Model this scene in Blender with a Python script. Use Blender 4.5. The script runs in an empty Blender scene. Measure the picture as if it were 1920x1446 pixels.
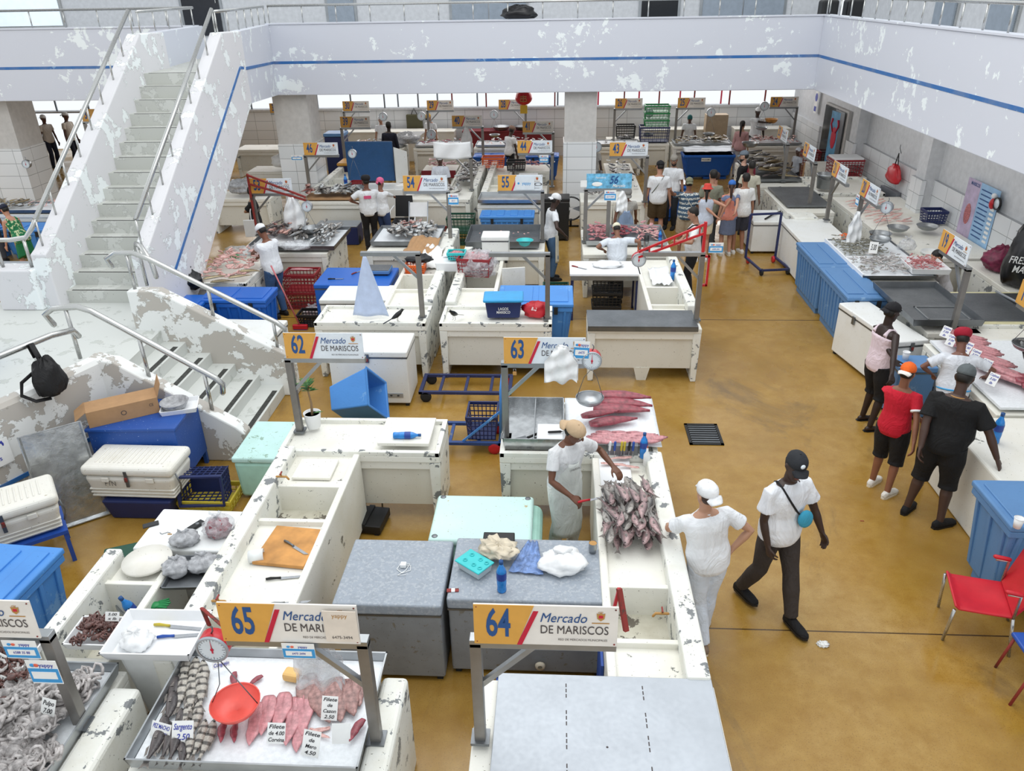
import bpy, bmesh, math, random
from math import sin, cos, pi, radians as rad
from mathutils import Vector, Matrix, noise
random.seed(7)
V = Vector
C = bpy.context.scene.collection
# ---------------------------------------------------------------- survey of the hall: camera and sight lines
CAM_H = 5.3
PITCH, YAW, ROLL, FPX = 0.47530502, 0.06214201, 0.01832093, 1450.98
def _axes():
    cp, sp, cy, sy = cos(PITCH), sin(PITCH), cos(YAW), sin(YAW)
    fw = V((-sy*cp, cy*cp, -sp)); rt = V((cy, sy, 0)); dn = fw.cross(rt)
    c, s = cos(ROLL), sin(ROLL)
    return rt*c + dn*s, dn*c - rt*s, fw
RT, DN, FW = _axes()
def _ray(px, py): return RT*((px-960)/FPX) + DN*((py-723)/FPX) + FW
def P(px, py, z=0.0):
    """point of the horizontal plane z seen at that place of the photograph"""
    d = _ray(px, py); t = (z-CAM_H)/d.z
    return V((d.x*t, d.y*t, z))
# ---------------------------------------------------------------- mesh builder
class MB:
    def __init__(s): s.v = []; s.f = []; s.m = []; s.sm = []
    def add(s, vs, fs, m=0, smooth=False, M=None):
        o = len(s.v)
        s.v += [(M @ V(p)) if M else V(p) for p in vs]
        for f in fs: s.f.append([i+o for i in f]); s.m.append(m); s.sm.append(smooth)
        return s
    def box(s, x0, x1, y0, y1, z0, z1, m=0, M=None, tx=0, ty=0):
        """axis box; tx, ty shrink the bottom"""
        vs = [(x0+tx,y0+ty,z0),(x1-tx,y0+ty,z0),(x1-tx,y1-ty,z0),(x0+tx,y1-ty,z0),(x0,y0,z1),(x1,y0,z1),(x1,y1,z1),(x0,y1,z1)]
        return s.add(vs, [(0,3,2,1),(4,5,6,7),(0,1,5,4),(1,2,6,5),(2,3,7,6),(3,0,4,7)], m, False, M)
    def cbox(s, c, sx, sy, sz, m=0, M=None, rz=0):
        T = Matrix.Translation(V(c)) @ Matrix.Rotation(rz, 4, 'Z')
        return s.box(-sx/2, sx/2, -sy/2, sy/2, -sz/2, sz/2, m, (M @ T) if M else T)
    def bar(s, a, b, w, h=None, m=0, M=None):
        """square bar from a to b"""
        a, b = V(a), V(b); h = h or w; d = (b-a); L = d.length; d.normalize()
        up = V((0,0,1)) if abs(d.z) < .95 else V((0,1,0))
        x = d.cross(up).normalized(); y = x.cross(d).normalized()
        T = Matrix(((x.x,y.x,d.x,a.x),(x.y,y.y,d.y,a.y),(x.z,y.z,d.z,a.z),(0,0,0,1)))
        return s.box(-w/2, w/2, -h/2, h/2, 0, L, m, (M @ T) if M else T)
    def secs(s, rings, m=0, smooth=True, caps=True, M=None):
        n = len(rings[0]); vs = [p for r in rings for p in r]; fs = []
        for i in range(len(rings)-1):
            for j in range(n):
                k = (j+1) % n
                fs.append((i*n+j, i*n+k, (i+1)*n+k, (i+1)*n+j))
        if caps: fs.append(tuple(range(n))[::-1]); fs.append(tuple((len(rings)-1)*n+j for j in range(n)))
        return s.add(vs, fs, m, smooth, M)
    def loft(s, secs, n=12, m=0, caps=True, M=None, smooth=True):
        """secs: (centre, axis x, axis y, rx, ry)"""
        rings = []
        for c, ax, ay, rx, ry in secs:
            c, ax, ay = V(c), V(ax), V(ay)
            rings.append([c + ax*(rx*cos(2*pi*j/n)) + ay*(ry*sin(2*pi*j/n)) for j in range(n)])
        return s.secs(rings, m, smooth, caps, M)
    def tube(s, pts, r, n=8, m=0, M=None, ref=None, caps=True, flat=1.0, rnd=False):
        pts = [V(p) for p in pts]
        if not hasattr(r, '__len__'): r = [r]*len(pts)
        r = list(r)
        if rnd:
            d0 = (pts[0]-pts[1]).normalized(); d1 = (pts[-1]-pts[-2]).normalized()
            pts = [pts[0]+d0*r[0]*.75] + pts + [pts[-1]+d1*r[-1]*.75]; r = [r[0]*.55] + r + [r[-1]*.55]
        secs = []; px = None
        for i, p in enumerate(pts):
            t = (pts[min(i+1, len(pts)-1)] - pts[max(i-1, 0)]).normalized()
            if px is None:
                q = V(ref) if ref else (V((0,0,1)) if abs(t.z) < .9 else V((1,0,0)))
                px = (q - t*q.dot(t)).normalized()
            else: px = (px - t*px.dot(t)).normalized()
            secs.append((p, px, t.cross(px), r[i], r[i]*flat))
        return s.loft(secs, n, m, caps, M)
    def lathe(s, prof, n=20, c=(0,0,0), m=0, M=None, caps=False, sx=1, sy=1, smooth=True):
        rings = [[V((c[0]+sx*r*cos(2*pi*j/n), c[1]+sy*r*sin(2*pi*j/n), c[2]+z)) for j in range(n)] for r, z in prof]
        return s.secs(rings, m, smooth, caps, M)
    def prism(s, poly, z0, z1, m=0, M=None):
        n = len(poly); vs = [(p[0],p[1],z0) for p in poly] + [(p[0],p[1],z1) for p in poly]
        fs = [tuple(range(n))[::-1], tuple(range(n,2*n))] + [(i,(i+1)%n,n+(i+1)%n,n+i) for i in range(n)]
        return s.add(vs, fs, m, False, M)
    def slab(s, quad, t, m=0):
        """thick sheet: quad (any 3-D polygon) pushed t along its own normal"""
        q = [V(p) for p in quad]; nn = (q[1]-q[0]).cross(q[2]-q[0]).normalized()*t; n = len(q)
        return s.add(q+[p+nn for p in q], [tuple(range(n))[::-1], tuple(range(n,2*n))]+[(i,(i+1)%n,n+(i+1)%n,n+i) for i in range(n)], m)
    def ball(s, c, rx, ry=None, rz=None, n=12, k=8, m=0, M=None):
        ry = rx if ry is None else ry; rz = rx if rz is None else rz
        prof = [(max(sin(pi*i/k), .02), -cos(pi*i/k)) for i in range(k+1)]
        rings = [[V((c[0]+rx*r*cos(2*pi*j/n), c[1]+ry*r*sin(2*pi*j/n), c[2]+rz*z)) for j in range(n)] for r, z in prof]
        return s.secs(rings, m, True, True, M)
    def sheet(s, nx, ny, fn, m=0, M=None, smooth=True):
        vs = [fn(i/nx, j/ny) for j in range(ny+1) for i in range(nx+1)]
        fs = [(j*(nx+1)+i, j*(nx+1)+i+1, (j+1)*(nx+1)+i+1, (j+1)*(nx+1)+i) for j in range(ny) for i in range(nx)]
        return s.add(vs, fs, m, smooth, M)
    def mesh(s, name, mats):
        me = bpy.data.meshes.new(name); me.from_pydata([tuple(p) for p in s.v], [], s.f)
        for mt in (mats if isinstance(mats, (list, tuple)) else [mats]): me.materials.append(mt)
        me.polygons.foreach_set('material_index', s.m); me.polygons.foreach_set('use_smooth', s.sm)
        bm = bmesh.new(); bm.from_mesh(me); bmesh.ops.recalc_face_normals(bm, faces=bm.faces); bm.to_mesh(me); bm.free()
        me.update(); return me
    def build(s, name, mats, parent=None, loc=None, rz=None, bev=0, solid=0, remesh=0, sub=0, seg=2):
        o = bpy.data.objects.new(name, s.mesh(name, mats)); C.objects.link(o); o.parent = parent
        if loc is not None: o.location = loc
        if rz is not None: o.rotation_euler = (0, 0, rz)
        if solid: d = o.modifiers.new('t', 'SOLIDIFY'); d.thickness = solid; d.offset = 0
        if remesh:
            d = o.modifiers.new('r', 'REMESH'); d.mode = 'VOXEL'; d.voxel_size = remesh; d.use_smooth_shade = True
            d = o.modifiers.new('s', 'SMOOTH'); d.factor = .5; d.iterations = 4
        if bev:
            d = o.modifiers.new('b', 'BEVEL'); d.width = bev; d.segments = seg; d.limit_method = 'ANGLE'; d.angle_limit = rad(40); d.harden_normals = False
        if sub: d = o.modifiers.new('u', 'SUBSURF'); d.levels = sub; d.render_levels = sub
        return o
def empty(name, loc=(0,0,0), rz=0, parent=None):
    o = bpy.data.objects.new(name, None); C.objects.link(o); o.location = loc; o.rotation_euler = (0,0,rz); o.parent = parent
    o.empty_display_size = .1
    return o
def tag(o, label, cat, group=None, kind=None):
    o['label'] = label; o['category'] = cat
    if group: o['group'] = group
    if kind: o['kind'] = kind
    return o
def thing(name, label, cat, loc=(0,0,0), rz=0, group=None):
    return tag(empty(name, loc, rz), label, cat, group)
def struct(o): o['kind'] = 'structure'; return o
KIDS = {}
def kids(o):
    return [c for c in bpy.data.objects if c.parent is o]
def dup(o, loc=None, rz=None, label=None, group=None, parent=None, scale=None, rot=None):
    c = o.copy(); C.objects.link(c)
    if parent is not None: c.parent = parent
    if loc is not None: c.location = loc
    if rz is not None: c.rotation_euler = (0, 0, rz)
    if rot is not None: c.rotation_euler = rot
    if scale is not None: c.scale = (scale,)*3
    if label: c['label'] = label
    if group: c['group'] = group
    if o.name not in KIDS: KIDS[o.name] = [k for k in bpy.data.objects if k.parent is o]
    for k in KIDS[o.name]: dup(k, parent=c)
    return c
# ---------------------------------------------------------------- materials
def srgb(h):
    if not isinstance(h, str): return tuple(h)[:3]
    h = h.lstrip('#'); c = [int(h[i:i+2], 16)/255 for i in (0, 2, 4)]
    return tuple(((x+.055)/1.055)**2.4 if x > .04 else x/12.92 for x in c)
class NT:
    def __init__(s, name):
        s.mat = bpy.data.materials.new(name); s.mat.use_nodes = True; s.t = s.mat.node_tree; s.n = s.t.nodes; s.l = s.t.links
        s.b = s.n['Principled BSDF']
    def node(s, ty, **kw):
        n = s.n.new(ty)
        for k, v in kw.items():
            if k.startswith('i_'): n.inputs[k[2:].replace('_', ' ')].default_value = v
            else: setattr(n, k, v)
        return n
    def link(s, a, b): s.l.new(a, b)
    def coord(s, kind='Object', scale=(1,1,1)):
        tc = s.node('ShaderNodeTexCoord'); mp = s.node('ShaderNodeMapping'); mp.inputs['Scale'].default_value = scale
        s.link(tc.outputs[kind], mp.inputs['Vector']); return mp.outputs['Vector']
    def noise(s, vec, scale, detail=4, rough=.55, dist=0):
        n = s.node('ShaderNodeTexNoise'); n.inputs['Scale'].default_value = scale; n.inputs['Detail'].default_value = detail
        n.inputs['Roughness'].default_value = rough; n.inputs['Distortion'].default_value = dist
        s.link(vec, n.inputs['Vector']); return n.outputs['Fac']
    def ramp(s, fac, stops, interp='LINEAR'):
        r = s.node('ShaderNodeValToRGB'); r.color_ramp.interpolation = interp; e = r.color_ramp.elements
        while len(e) < len(stops): e.new(.5)
        for i, (p, c) in enumerate(stops):
            e[i].position = p; c = (c, c, c) if isinstance(c, (int, float)) else srgb(c); e[i].color = (*c, 1)
        s.link(fac, r.inputs['Fac']); return r.outputs['Color']
    def mix(s, fac, a, b, mode='MIX'):
        m = s.node('ShaderNodeMix', data_type='RGBA', blend_type=mode)
        for sock, v in ((m.inputs[0], fac), (m.inputs[6], a), (m.inputs[7], b)):
            if hasattr(v, 'is_linked') or hasattr(v, 'links'): s.link(v, sock)
            elif isinstance(v, (int, float)): sock.default_value = v if sock is m.inputs[0] else (v, v, v, 1)
            else: sock.default_value = (*srgb(v), 1)
        return m.outputs[2]
    def math(s, op, a, b=0):
        m = s.node('ShaderNodeMath', operation=op)
        for i, v in enumerate((a, b)):
            if isinstance(v, (int, float)): m.inputs[i].default_value = v
            else: s.link(v, m.inputs[i])
        return m.outputs[0]
    def bump(s, h, strength=.3, dist=.01):
        b = s.node('ShaderNodeBump'); b.inputs['Strength'].default_value = strength; b.inputs['Distance'].default_value = dist
        s.link(h, b.inputs['Height']); s.link(b.outputs['Normal'], s.b.inputs['Normal'])
    def col(s, c):
        if isinstance(c, (str, tuple)): s.b.inputs['Base Color'].default_value = (*srgb(c), 1)
        else: s.link(c, s.b.inputs['Base Color'])
    def setv(s, **kw):
        for k, v in kw.items():
            i = s.b.inputs[k.replace('_', ' ')]
            if hasattr(v, 'links'): s.link(v, i)
            else: i.default_value = v
MATS = {}
def flat(name, c, r=.5, metal=0, spec=.5, var=.06, sc=8, bump=0, em=0, alpha=1):
    """plain surface with a slight procedural variation"""
    key = (name, c, r, metal)
    if key in MATS: return MATS[key]
    t = NT(name); v = t.coord(); n = t.noise(v, sc, 3)
    c1 = srgb(c); lo = tuple(x*(1-var*1.6) for x in c1); hi = tuple(min(1, x*(1+var)) for x in c1)
    t.col(t.ramp(n, [(.3, lo), (.7, hi)])); t.setv(Roughness=r, Metallic=metal); t.b.inputs['Specular IOR Level'].default_value = spec
    if bump: t.bump(t.noise(v, sc*4, 4), bump, .005)
    if em: t.b.inputs['Emission Color'].default_value = (*c1, 1); t.b.inputs['Emission Strength'].default_value = em
    if alpha < 1: t.b.inputs['Alpha'].default_value = alpha
    MATS[key] = t.mat; return t.mat
def worn(name, base, chip, amount=.42, sc=3.0, chip2=None, rough=.55, grime='#b9b29a', gr=.35, edge=.02, bump=.25, fine=40):
    """paint worn through in ragged patches"""
    t = NT(name); v = t.coord()
    big = t.noise(v, sc, 7, .62, .15); fn = t.noise(v, fine, 3, .6)
    f = t.math('ADD', big, t.math('MULTIPLY', t.math('SUBTRACT', fn, .5), .12))
    mask = t.ramp(f, [(amount-edge, 1.0), (amount, 0.0)])
    g = t.ramp(t.noise(v, sc*.6, 5), [(.45, 0.0), (.8, gr)])
    c = t.mix(g, base, grime); sp = t.ramp(t.noise(v, 55, 2, .5), [(.26, 1.0), (.29, 0.0)])
    c = t.mix(sp, c, chip2 or chip); c = t.mix(mask, c, chip)
    t.col(c); t.setv(Roughness=rough)
    t.bump(t.math('SUBTRACT', fn, t.math('MULTIPLY', mask, 1.2)), bump, .004)
    return t.mat
def metal(name, c, r=.35, sc=3, bump=.05, var=.2, m=.9, streak=(1, 1, 12)):
    t = NT(name); v = t.coord(); n = t.noise(v, sc, 5); s2 = t.noise(t.coord(scale=streak), 30, 3)
    c1 = srgb(c); t.col(t.ramp(n, [(.3, tuple(x*(1-var) for x in c1)), (.7, tuple(min(1, x*(1+var*.6)) for x in c1))]))
    t.setv(Metallic=m, Roughness=t.math('ADD', t.math('MULTIPLY', s2, .25), r-.12)); t.bump(n, bump, .01)
    return t.mat
def film(name, c='#eef2f6', a=.45, r=.15, bump=.6):
    """thin crumpled plastic film"""
    t = NT(name); v = t.coord(); n = t.noise(v, 14, 5, .6, .8)
    t.col(t.ramp(n, [(.35, tuple(x*.75 for x in srgb(c))), (.6, c)])); t.setv(Roughness=r)
    t.link(t.ramp(n, [(.3, a*.6), (.62, min(1, a*1.5))]), t.b.inputs['Alpha']); t.bump(n, bump, .02)
    return t.mat
# --- surfaces of the building
def floor_mat():
    t = NT('amber_wet_concrete'); v = t.coord()
    n1 = t.noise(v, .55, 6, .6, .3); n2 = t.noise(v, 5, 6, .7); n3 = t.noise(v, 90, 2, .7)
    c = t.ramp(n1, [(.3, '#8f6d26'), (.5, '#a6823c'), (.72, '#b39357')])
    c = t.mix(t.ramp(n2, [(.35, .55), (.62, 0.0)]), c, '#8f671f')
    c = t.mix(t.ramp(n3, [(.30, .7), (.43, 0.0)]), c, '#6e5227')
    dk = t.ramp(t.noise(t.coord(scale=(1, .45, 1)), .8, 7, .7, .6), [(.30, .75), (.42, 0.0)])
    c = t.mix(dk, c, '#6a5330')
    sx = t.node('ShaderNodeSeparateXYZ'); t.link(v, sx.inputs[0])
    jt = None
    for y in (5.42, 12.9):
        a = t.math('LESS_THAN', t.math('ABSOLUTE', t.math('SUBTRACT', sx.outputs['Y'], y)), .008 if y < 10 else .012)
        jt = a if jt is None else t.math('MAXIMUM', jt, a)
    a = t.math('LESS_THAN', t.math('ABSOLUTE', t.math('SUBTRACT', sx.outputs['X'], 4.55)), .006)
    jt = t.math('MAXIMUM', jt, t.math('MULTIPLY', a, 0.0))
    c = t.mix(jt, c, '#4a3412')
    t.col(c)
    wet = t.ramp(t.noise(v, .7, 5, .6, .5), [(.38, .12), (.62, .48)])
    t.setv(Roughness=wet); t.b.inputs['Specular IOR Level'].default_value = .55
    t.bump(t.noise(v, 60, 4, .7), .12, .004)
    return t.mat
def parapet_mat():
    t = NT('flaking_white_paint'); v = t.coord()
    pz = t.node('ShaderNodeSeparateXYZ'); t.link(v, pz.inputs[0])
    n = t.noise(v, 2.6, 8, .68, .2); reg = t.noise(v, .5, 3)
    f = t.math('ADD', n, t.math('MULTIPLY', t.math('SUBTRACT', reg, .5), .5))
    m = t.ramp(f, [(.60, 0.0), (.615, 1.0)])
    c = t.mix(m, '#d3d7e1', '#f1f8fa'); t.col(c); t.setv(Roughness=.6); t.bump(m, .25, .006); return t.mat
def stair_mat(name, a, b, thr=.5, sc=2.2, dark=None):
    t = NT(name); v = t.coord(); n = t.noise(v, sc, 8, .66, .25)
    m = t.ramp(n, [(thr-.012, 0.0), (thr, 1.0)]); c = t.mix(m, a, b)
    e = t.ramp(n, [(thr-.02, 0.0), (thr-.008, .6), (thr, 0.0)]); c = t.mix(e, c, '#8d8f8d')
    if dark:
        d = t.ramp(t.noise(v, 7, 7, .75), [(.30, 1.0), (.335, 0.0)]); c = t.mix(d, c, dark)
    t.col(c); t.setv(Roughness=.6); t.bump(m, .25, .006); return t.mat
def tile_mat(name='white_wall_tiles', w=.62, h=.31, c1='#e9ebed', c2='#dfe3e6'):
    t = NT(name); tc = t.node('ShaderNodeTexCoord'); sx = t.node('ShaderNodeSeparateXYZ'); t.link(tc.outputs['Object'], sx.inputs[0])
    cb = t.node('ShaderNodeCombineXYZ'); t.link(t.math('ADD', sx.outputs['X'], sx.outputs['Y']), cb.inputs[0]); t.link(sx.outputs['Z'], cb.inputs[1])
    b = t.node('ShaderNodeTexBrick'); b.offset = 0; t.link(cb.outputs[0], b.inputs['Vector'])
    b.inputs['Scale'].default_value = 1; b.inputs['Brick Width'].default_value = w; b.inputs['Row Height'].default_value = h
    b.inputs['Mortar Size'].default_value = .006; b.inputs['Color1'].default_value = (*srgb(c1), 1); b.inputs['Color2'].default_value = (*srgb(c2), 1); b.inputs['Mortar'].default_value = (*srgb('#9fa3a5'), 1)
    t.col(b.outputs['Color']); t.setv(Roughness=.25); return t.mat
def striped_fish():
    t = NT('striped_fish_skin'); v = t.coord(); w = t.node('ShaderNodeTexWave', bands_direction='X'); t.link(v, w.inputs['Vector'])
    w.inputs['Scale'].default_value = 4.6; w.inputs['Distortion'].default_value = 3.5; w.inputs['Detail'].default_value = 2
    c = t.mix(t.ramp(w.outputs['Fac'], [(.55, 0.0), (.85, 1.0)]), '#bdb8ae', '#4c4b48'); c = t.mix(t.ramp(t.noise(v, 90, 2), [(.4, .4), (.6, 0.0)]), c, '#77716a')
    t.col(c); t.setv(Roughness=.28); return t.mat
def fish_skin(name, back, belly, z0=.0, sp='#5c5a58'):
    t = NT(name); v = t.coord('Object'); sx = t.node('ShaderNodeSeparateXYZ'); t.link(v, sx.inputs[0])
    f = t.math('ADD', sx.outputs['Y'], t.math('MULTIPLY', t.noise(v, 12, 3), .03))
    c = t.mix(t.ramp(t.math('MULTIPLY', t.math('ADD', f, .05), 8), [(.35, 0.0), (.75, 1.0)]), belly, back)
    c = t.mix(t.ramp(t.noise(v, 60, 3), [(.38, .5), (.5, 0.0)]), c, sp)
    t.col(c); t.setv(Roughness=.25, Metallic=.15); return t.mat
def fabric(name, c, r=.85, wr=.5, pat=None, scale=6):
    key = ('fab', name, c)
    if key in MATS: return MATS[key]
    t = NT(name); v = t.coord(); n = t.noise(t.coord(scale=(1, 1, .55)), scale, 4, .6, .8)
    c1 = srgb(c)
    base = t.ramp(n, [(.3, tuple(x*.8 for x in c1)), (.62, c1)])
    if pat == 'rows':
        w = t.node('ShaderNodeTexWave', bands_direction='Z'); t.link(v, w.inputs['Vector']); w.inputs['Scale'].default_value = 3.2; w.inputs['Distortion'].default_value = 1.5
        k = t.math('MULTIPLY', t.ramp(w.outputs['Fac'], [(.5, 0.0), (.6, 1.0)]), t.ramp(t.noise(v, 40, 3), [(.45, 0.0), (.5, 1.0)]))
        base = t.mix(k, base, '#d9dcd6')
    if pat == 'splash':
        base = t.mix(t.ramp(t.noise(v, 16, 4), [(.52, 0.0), (.55, 1.0)]), base, '#c9d6a8')
    if pat == 'panel':
        q = t.ramp(t.noise(v, 5, 1), [(.5, 0.0), (.53, 1.0)]); base = t.mix(q, base, '#d98b7a')
    t.col(base); t.setv(Roughness=r); t.bump(n, min(1, wr*1.8), .045); MATS[key] = t.mat; return t.mat
def skin(c):
    key = ('skin', c)
    if key in MATS: return MATS[key]
    t = NT('skin'); n = t.noise(t.coord(), 9, 3); c1 = srgb(c)
    t.col(t.ramp(n, [(.3, tuple(x*.88 for x in c1)), (.7, c1)])); t.setv(Roughness=.5); t.b.inputs['Subsurface Weight'].default_value = 0
    MATS[key] = t.mat; return t.mat
M = dict(
  floor=floor_mat(), parapet=parapet_mat(), tile=tile_mat(),
  wall=flat('painted_wall', '#d6d8db', .6), wallshade=flat('painted_wall_grey', '#c9c7c4', .6), slab=flat('soffit_white', '#cfd2d6', .7),
  stripe=worn('blue_band_paint', '#2f6cae', '#7fa3cc', .36, 4), stringer=stair_mat('stringer_paint', '#dcdcdf', '#f1f7f8', .56, 2.0), stringlow=stair_mat('peeling_stringer', '#bdb8b0', '#eef0ee', .5, 2.6, '#9b968c'),
  tread=stair_mat('stair_tread_paint', '#c4c6c0', '#d0d2cd', .55, 3, '#8d8f88'), lowtread=stair_mat('worn_tread_paint', '#cdd0cc', '#bfc3bd', .6, 3, '#5c604f'), nosing=flat('rubber_nosing', '#3c3d3a', .8, var=.4, sc=30),
  cnt=worn('cream_counter_paint', '#ecebe3', '#6f706c', .335, 3.2, '#77725f', .5, '#d3cdb6', .5), cntw=worn('chipped_counter_rim', '#e9eae4', '#7b7f81', .42, 6.5, '#6b6558', .5, '#cfcab4', .5, fine=60),
  cntv=worn('counter_side_paint', '#dedcd2', '#8d867a', .30, 2.6, '#6b655a', .55, '#cbc5b3', .6), basin=worn('worn_basin', '#d8d5c6', '#6d675c', .45, 5, '#4f4a3f', .5, '#a8a18a', .8),
  steel=metal('brushed_steel', '#a9adb0', .36), steeld=metal('dull_steel', '#7e8286', .42), steelw=metal('pale_steel_sheet', '#aeb4bb', .45, var=.08, m=.55), chrome=metal('rail_steel', '#c3c4c2', .25, var=.1), post=metal('sign_post_steel', '#8d8a86', .4, var=.25, m=.7),
  foil=metal('crumpled_foil', '#c3c6c8', .22, 9, .5, .25),
  bblue=worn('faded_blue_plastic', '#4a8ed8', '#6fa5de', .37, 2.5, '#2f62a5', .45, '#3a6fb4', .5), dblue=worn('bright_blue_plastic', '#1f63c0', '#5b95dc', .33, 3, '#1a4f9a', .35, '#1a55ab', .5), gblue=worn('grey_blue_plastic', '#5a87b8', '#7fa3c8', .35, 2.5, '#3f668f', .5, '#4a709a', .6),
  navy=flat('navy_plastic', '#1c2a5c', .45), royal=worn('royal_blue_enamel', '#1f4f9e', '#6f8fc4', .27, 5, '#8fa7cf', .4, '#1c4a94', .3), cobalt=flat('cobalt_plastic', '#2350a8', .4),
  white=flat('white_enamel', '#ecefef', .4, var=.03), frz=worn('freezer_enamel', '#eaecea', '#b4aea0', .30, 5, '#8a8172', .4, '#d8d5c8', .4), frzg=worn('grey_painted_freezer', '#8b8f93', '#7b776e', .38, 12, '#5d5a52', .55, '#767a7c', .6), frzt=worn('grey_freezer_lid', '#97a0ab', '#a5acb4', .46, 34, '#7d8288', .5, '#848b92', .6),
  cooler=worn('stained_cooler_plastic', '#e6e4dc', '#b9b2a0', .33, 6, '#9d9585', .5, '#cfcaba', .6), mint=worn('mint_fibreglass', '#c6e6e0', '#b9a67c', .33, 3.4, '#8f7f5c', .45, '#d9e6d8', .6),
  black=flat('black_plastic', '#17181a', .5), rubber=flat('black_rubber', '#202122', .8), dgreen=flat('dark_green_plastic', '#174a39', .5), green=flat('green_plastic', '#1f8a4c', .45), red=flat('red_plastic', '#c5202e', .4), dred=flat('dark_red_crate', '#8e1f28', .5), orange=flat('orange_plastic', '#e0621f', .45), yellow=flat('yellow_plastic', '#c9b53a', .5), cyan=flat('turquoise_plastic', '#35c5c8', .35), aqua=flat('sky_blue_lid', '#2fa0dd', .35),
  signy=flat('sign_amber', '#d9a24a', .5, var=.04), signw=flat('sign_cream', '#e8e4dd', .5, var=.04), signw2=flat('sign_white', '#dfe7ee', .5, var=.04), signr=flat('sign_red', '#c4183a', .5, var=.03), signb=flat('sign_blue', '#1e4f8a', .5, var=.03), ink=flat('dark_ink', '#4a4444', .6), inkb=flat('blue_marker', '#3a44a8', .6), inkk=flat('black_marker', '#26242a', .6), ybl=flat('sticker_blue', '#3d9bd8', .5), yor=flat('sticker_coral', '#e2654a', .5), paper=flat('paper_white', '#f1f2f0', .7, var=.03), gold=flat('crest_gold', '#b98a4a', .5),
  cardb=flat('cardboard', '#b08a63', .85, bump=.1), rust=worn('red_oxide_paint', '#8e2f2a', '#5a3a32', .42, 8, None, .6, '#702822', .4), cartb=worn('cart_blue_paint', '#2a4a86', '#6f7478', .36, 8, '#9a9690', .5, '#22396a', .5), cartn=worn('cart_navy_paint', '#25305e', '#5c5f68', .34, 9, '#8d8a86', .5, '#1e2747', .5),
  foam=flat('white_foam', '#eef0f2', .7, var=.02), ice=flat('crushed_ice', '#eff4f8', .3, var=.05, sc=30, bump=.5), bag=film('carrier_bag_film'), bagw=flat('white_carrier_bag', '#f1f3f4', .35, var=.06, sc=10, bump=.3), bagc=film('clear_bag_film', '#e6e9ee', .32, .1), bagg=flat('grey_wrap', '#aeb0b4', .25, var=.25, sc=18, bump=.5), blk=flat('black_bag', '#1a1b1e', .3, var=.3, sc=14, bump=.4),
  wood=flat('cutting_board_wood', '#c9904e', .6, sc=5, var=.2), bottle=flat('blue_bottle', '#2b86d6', .12, var=.15, sc=20), bottlel=flat('bottle_label', '#24459a', .4), cream=flat('cream_cloth', '#ddd2bc', .9, bump=.3),
  fil=flat('pink_fillet', '#c98d92', .3, var=.25, sc=22, bump=.3), filr=flat('dark_red_fillet', '#9a4a55', .3, var=.3, sc=18, bump=.3), filp=flat('pale_pink_flesh', '#e0b3ac', .3, var=.2, sc=25, bump=.3), meat=flat('pink_flesh', '#c9858a', .3, var=.35, sc=30, bump=.4), filb=flat('brownish_fillet', '#a57f7a', .3, var=.3, sc=35, bump=.4),
  octo=flat('pale_octopus', '#bdb8b6', .2, var=.4, sc=26, bump=.4), octod=flat('purple_brown_octopus', '#6f4f4a', .25, var=.4, sc=30, bump=.4), shr=flat('grey_shrimp', '#8f8d80', .3, var=.4, sc=60), shrp=flat('pink_shrimp', '#c4787a', .3, var=.35, sc=60), ffin=flat('fish_fin', '#77716c', .4, var=.3, sc=60), feye=flat('fish_eye', '#141414', .1),
  fsil=fish_skin('silver_fish_skin', '#5f6468', '#dfe3e4'), fgrey=fish_skin('grey_fish_skin', '#4c4a4a', '#b9b4ae'), fred=fish_skin('reddish_fish_skin', '#7d3a34', '#d3a69b'), fdark=fish_skin('dark_fish_skin', '#3a3638', '#6f6664'), fbeige=fish_skin('beige_fish_skin', '#7c6a4a', '#c9b78e'), fstr=striped_fish(), fpink=fish_skin('pinkish_fish_skin', '#4f484b', '#b39696'),
  leaf=flat('leaf_green', '#3f7a35', .5, var=.3, sc=20), bark=flat('plant_stem', '#8d7355', .8), soil=flat('potting_soil', '#3a2f26', .9), screen=flat('dark_screen', '#1b1e22', .15), glassd=flat('dark_window_glass', '#2a2d33', .15), frost=flat('grey_door_panel', '#9aa5b1', .35), knife=metal('knife_blade', '#b9bcc0', .25), grille=flat('black_iron', '#161616', .55), red2=flat('scale_red', '#c4202a', .3), dial=flat('scale_dial', '#d9e3ea', .3, var=.04), daywin=flat('daylight', '#fff6f2', .5, em=1.6, var=.01), hair=flat('black_hair', '#17130f', .6, var=.3, sc=60), hairb=flat('brown_hair', '#3a241a', .6, var=.3, sc=60), concrete=worn('rough_concrete', '#b8b4ac', '#8e877c', .45, 3, '#6f695f', .8, '#a09a8d', .5), maroon=flat('maroon_counter', '#7d1f2a', .4), tan=flat('tan_panel', '#b39f85', .6), postblue=worn('blue_post_paint', '#2f86d0', '#a9cbe8', .36, 4),
)
# ================================================================ the building
def sbox(name, b, m, **k): return struct(MB().box(*b).build(name, m, **k))
sbox('floor', (-20, 12, -1, 30, -.1, 0), M['floor'])
sbox('wall_back', (-15.6, 8.2, 28, 28.25, 0, 1.6), M['tile'])
sbox('wall_right', (8, 8.25, 3, 28.25, 0, 4.0), M['wall'])
sbox('trim_1', (7.93, 8.0, 3, 21.9, 0, 1.55), M['tile'])
sbox('trim_2', (7.93, 8.0, 24.9, 28, 0, 1.4), M['tile'])
sbox('wall_left', (-20.2, -20, -1, 28.25, 0, 6), M['wall'])
for i, y in enumerate((12.6, 16.9, 21.2)): 
    sbox('trim_3', (7.72, 8.0, y, y+.45, 0, 3.1), M['wall']); sbox('trim_4', (7.66, 7.75, y-.05, y+.5, 0, 1.55), M['tile'])
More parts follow.
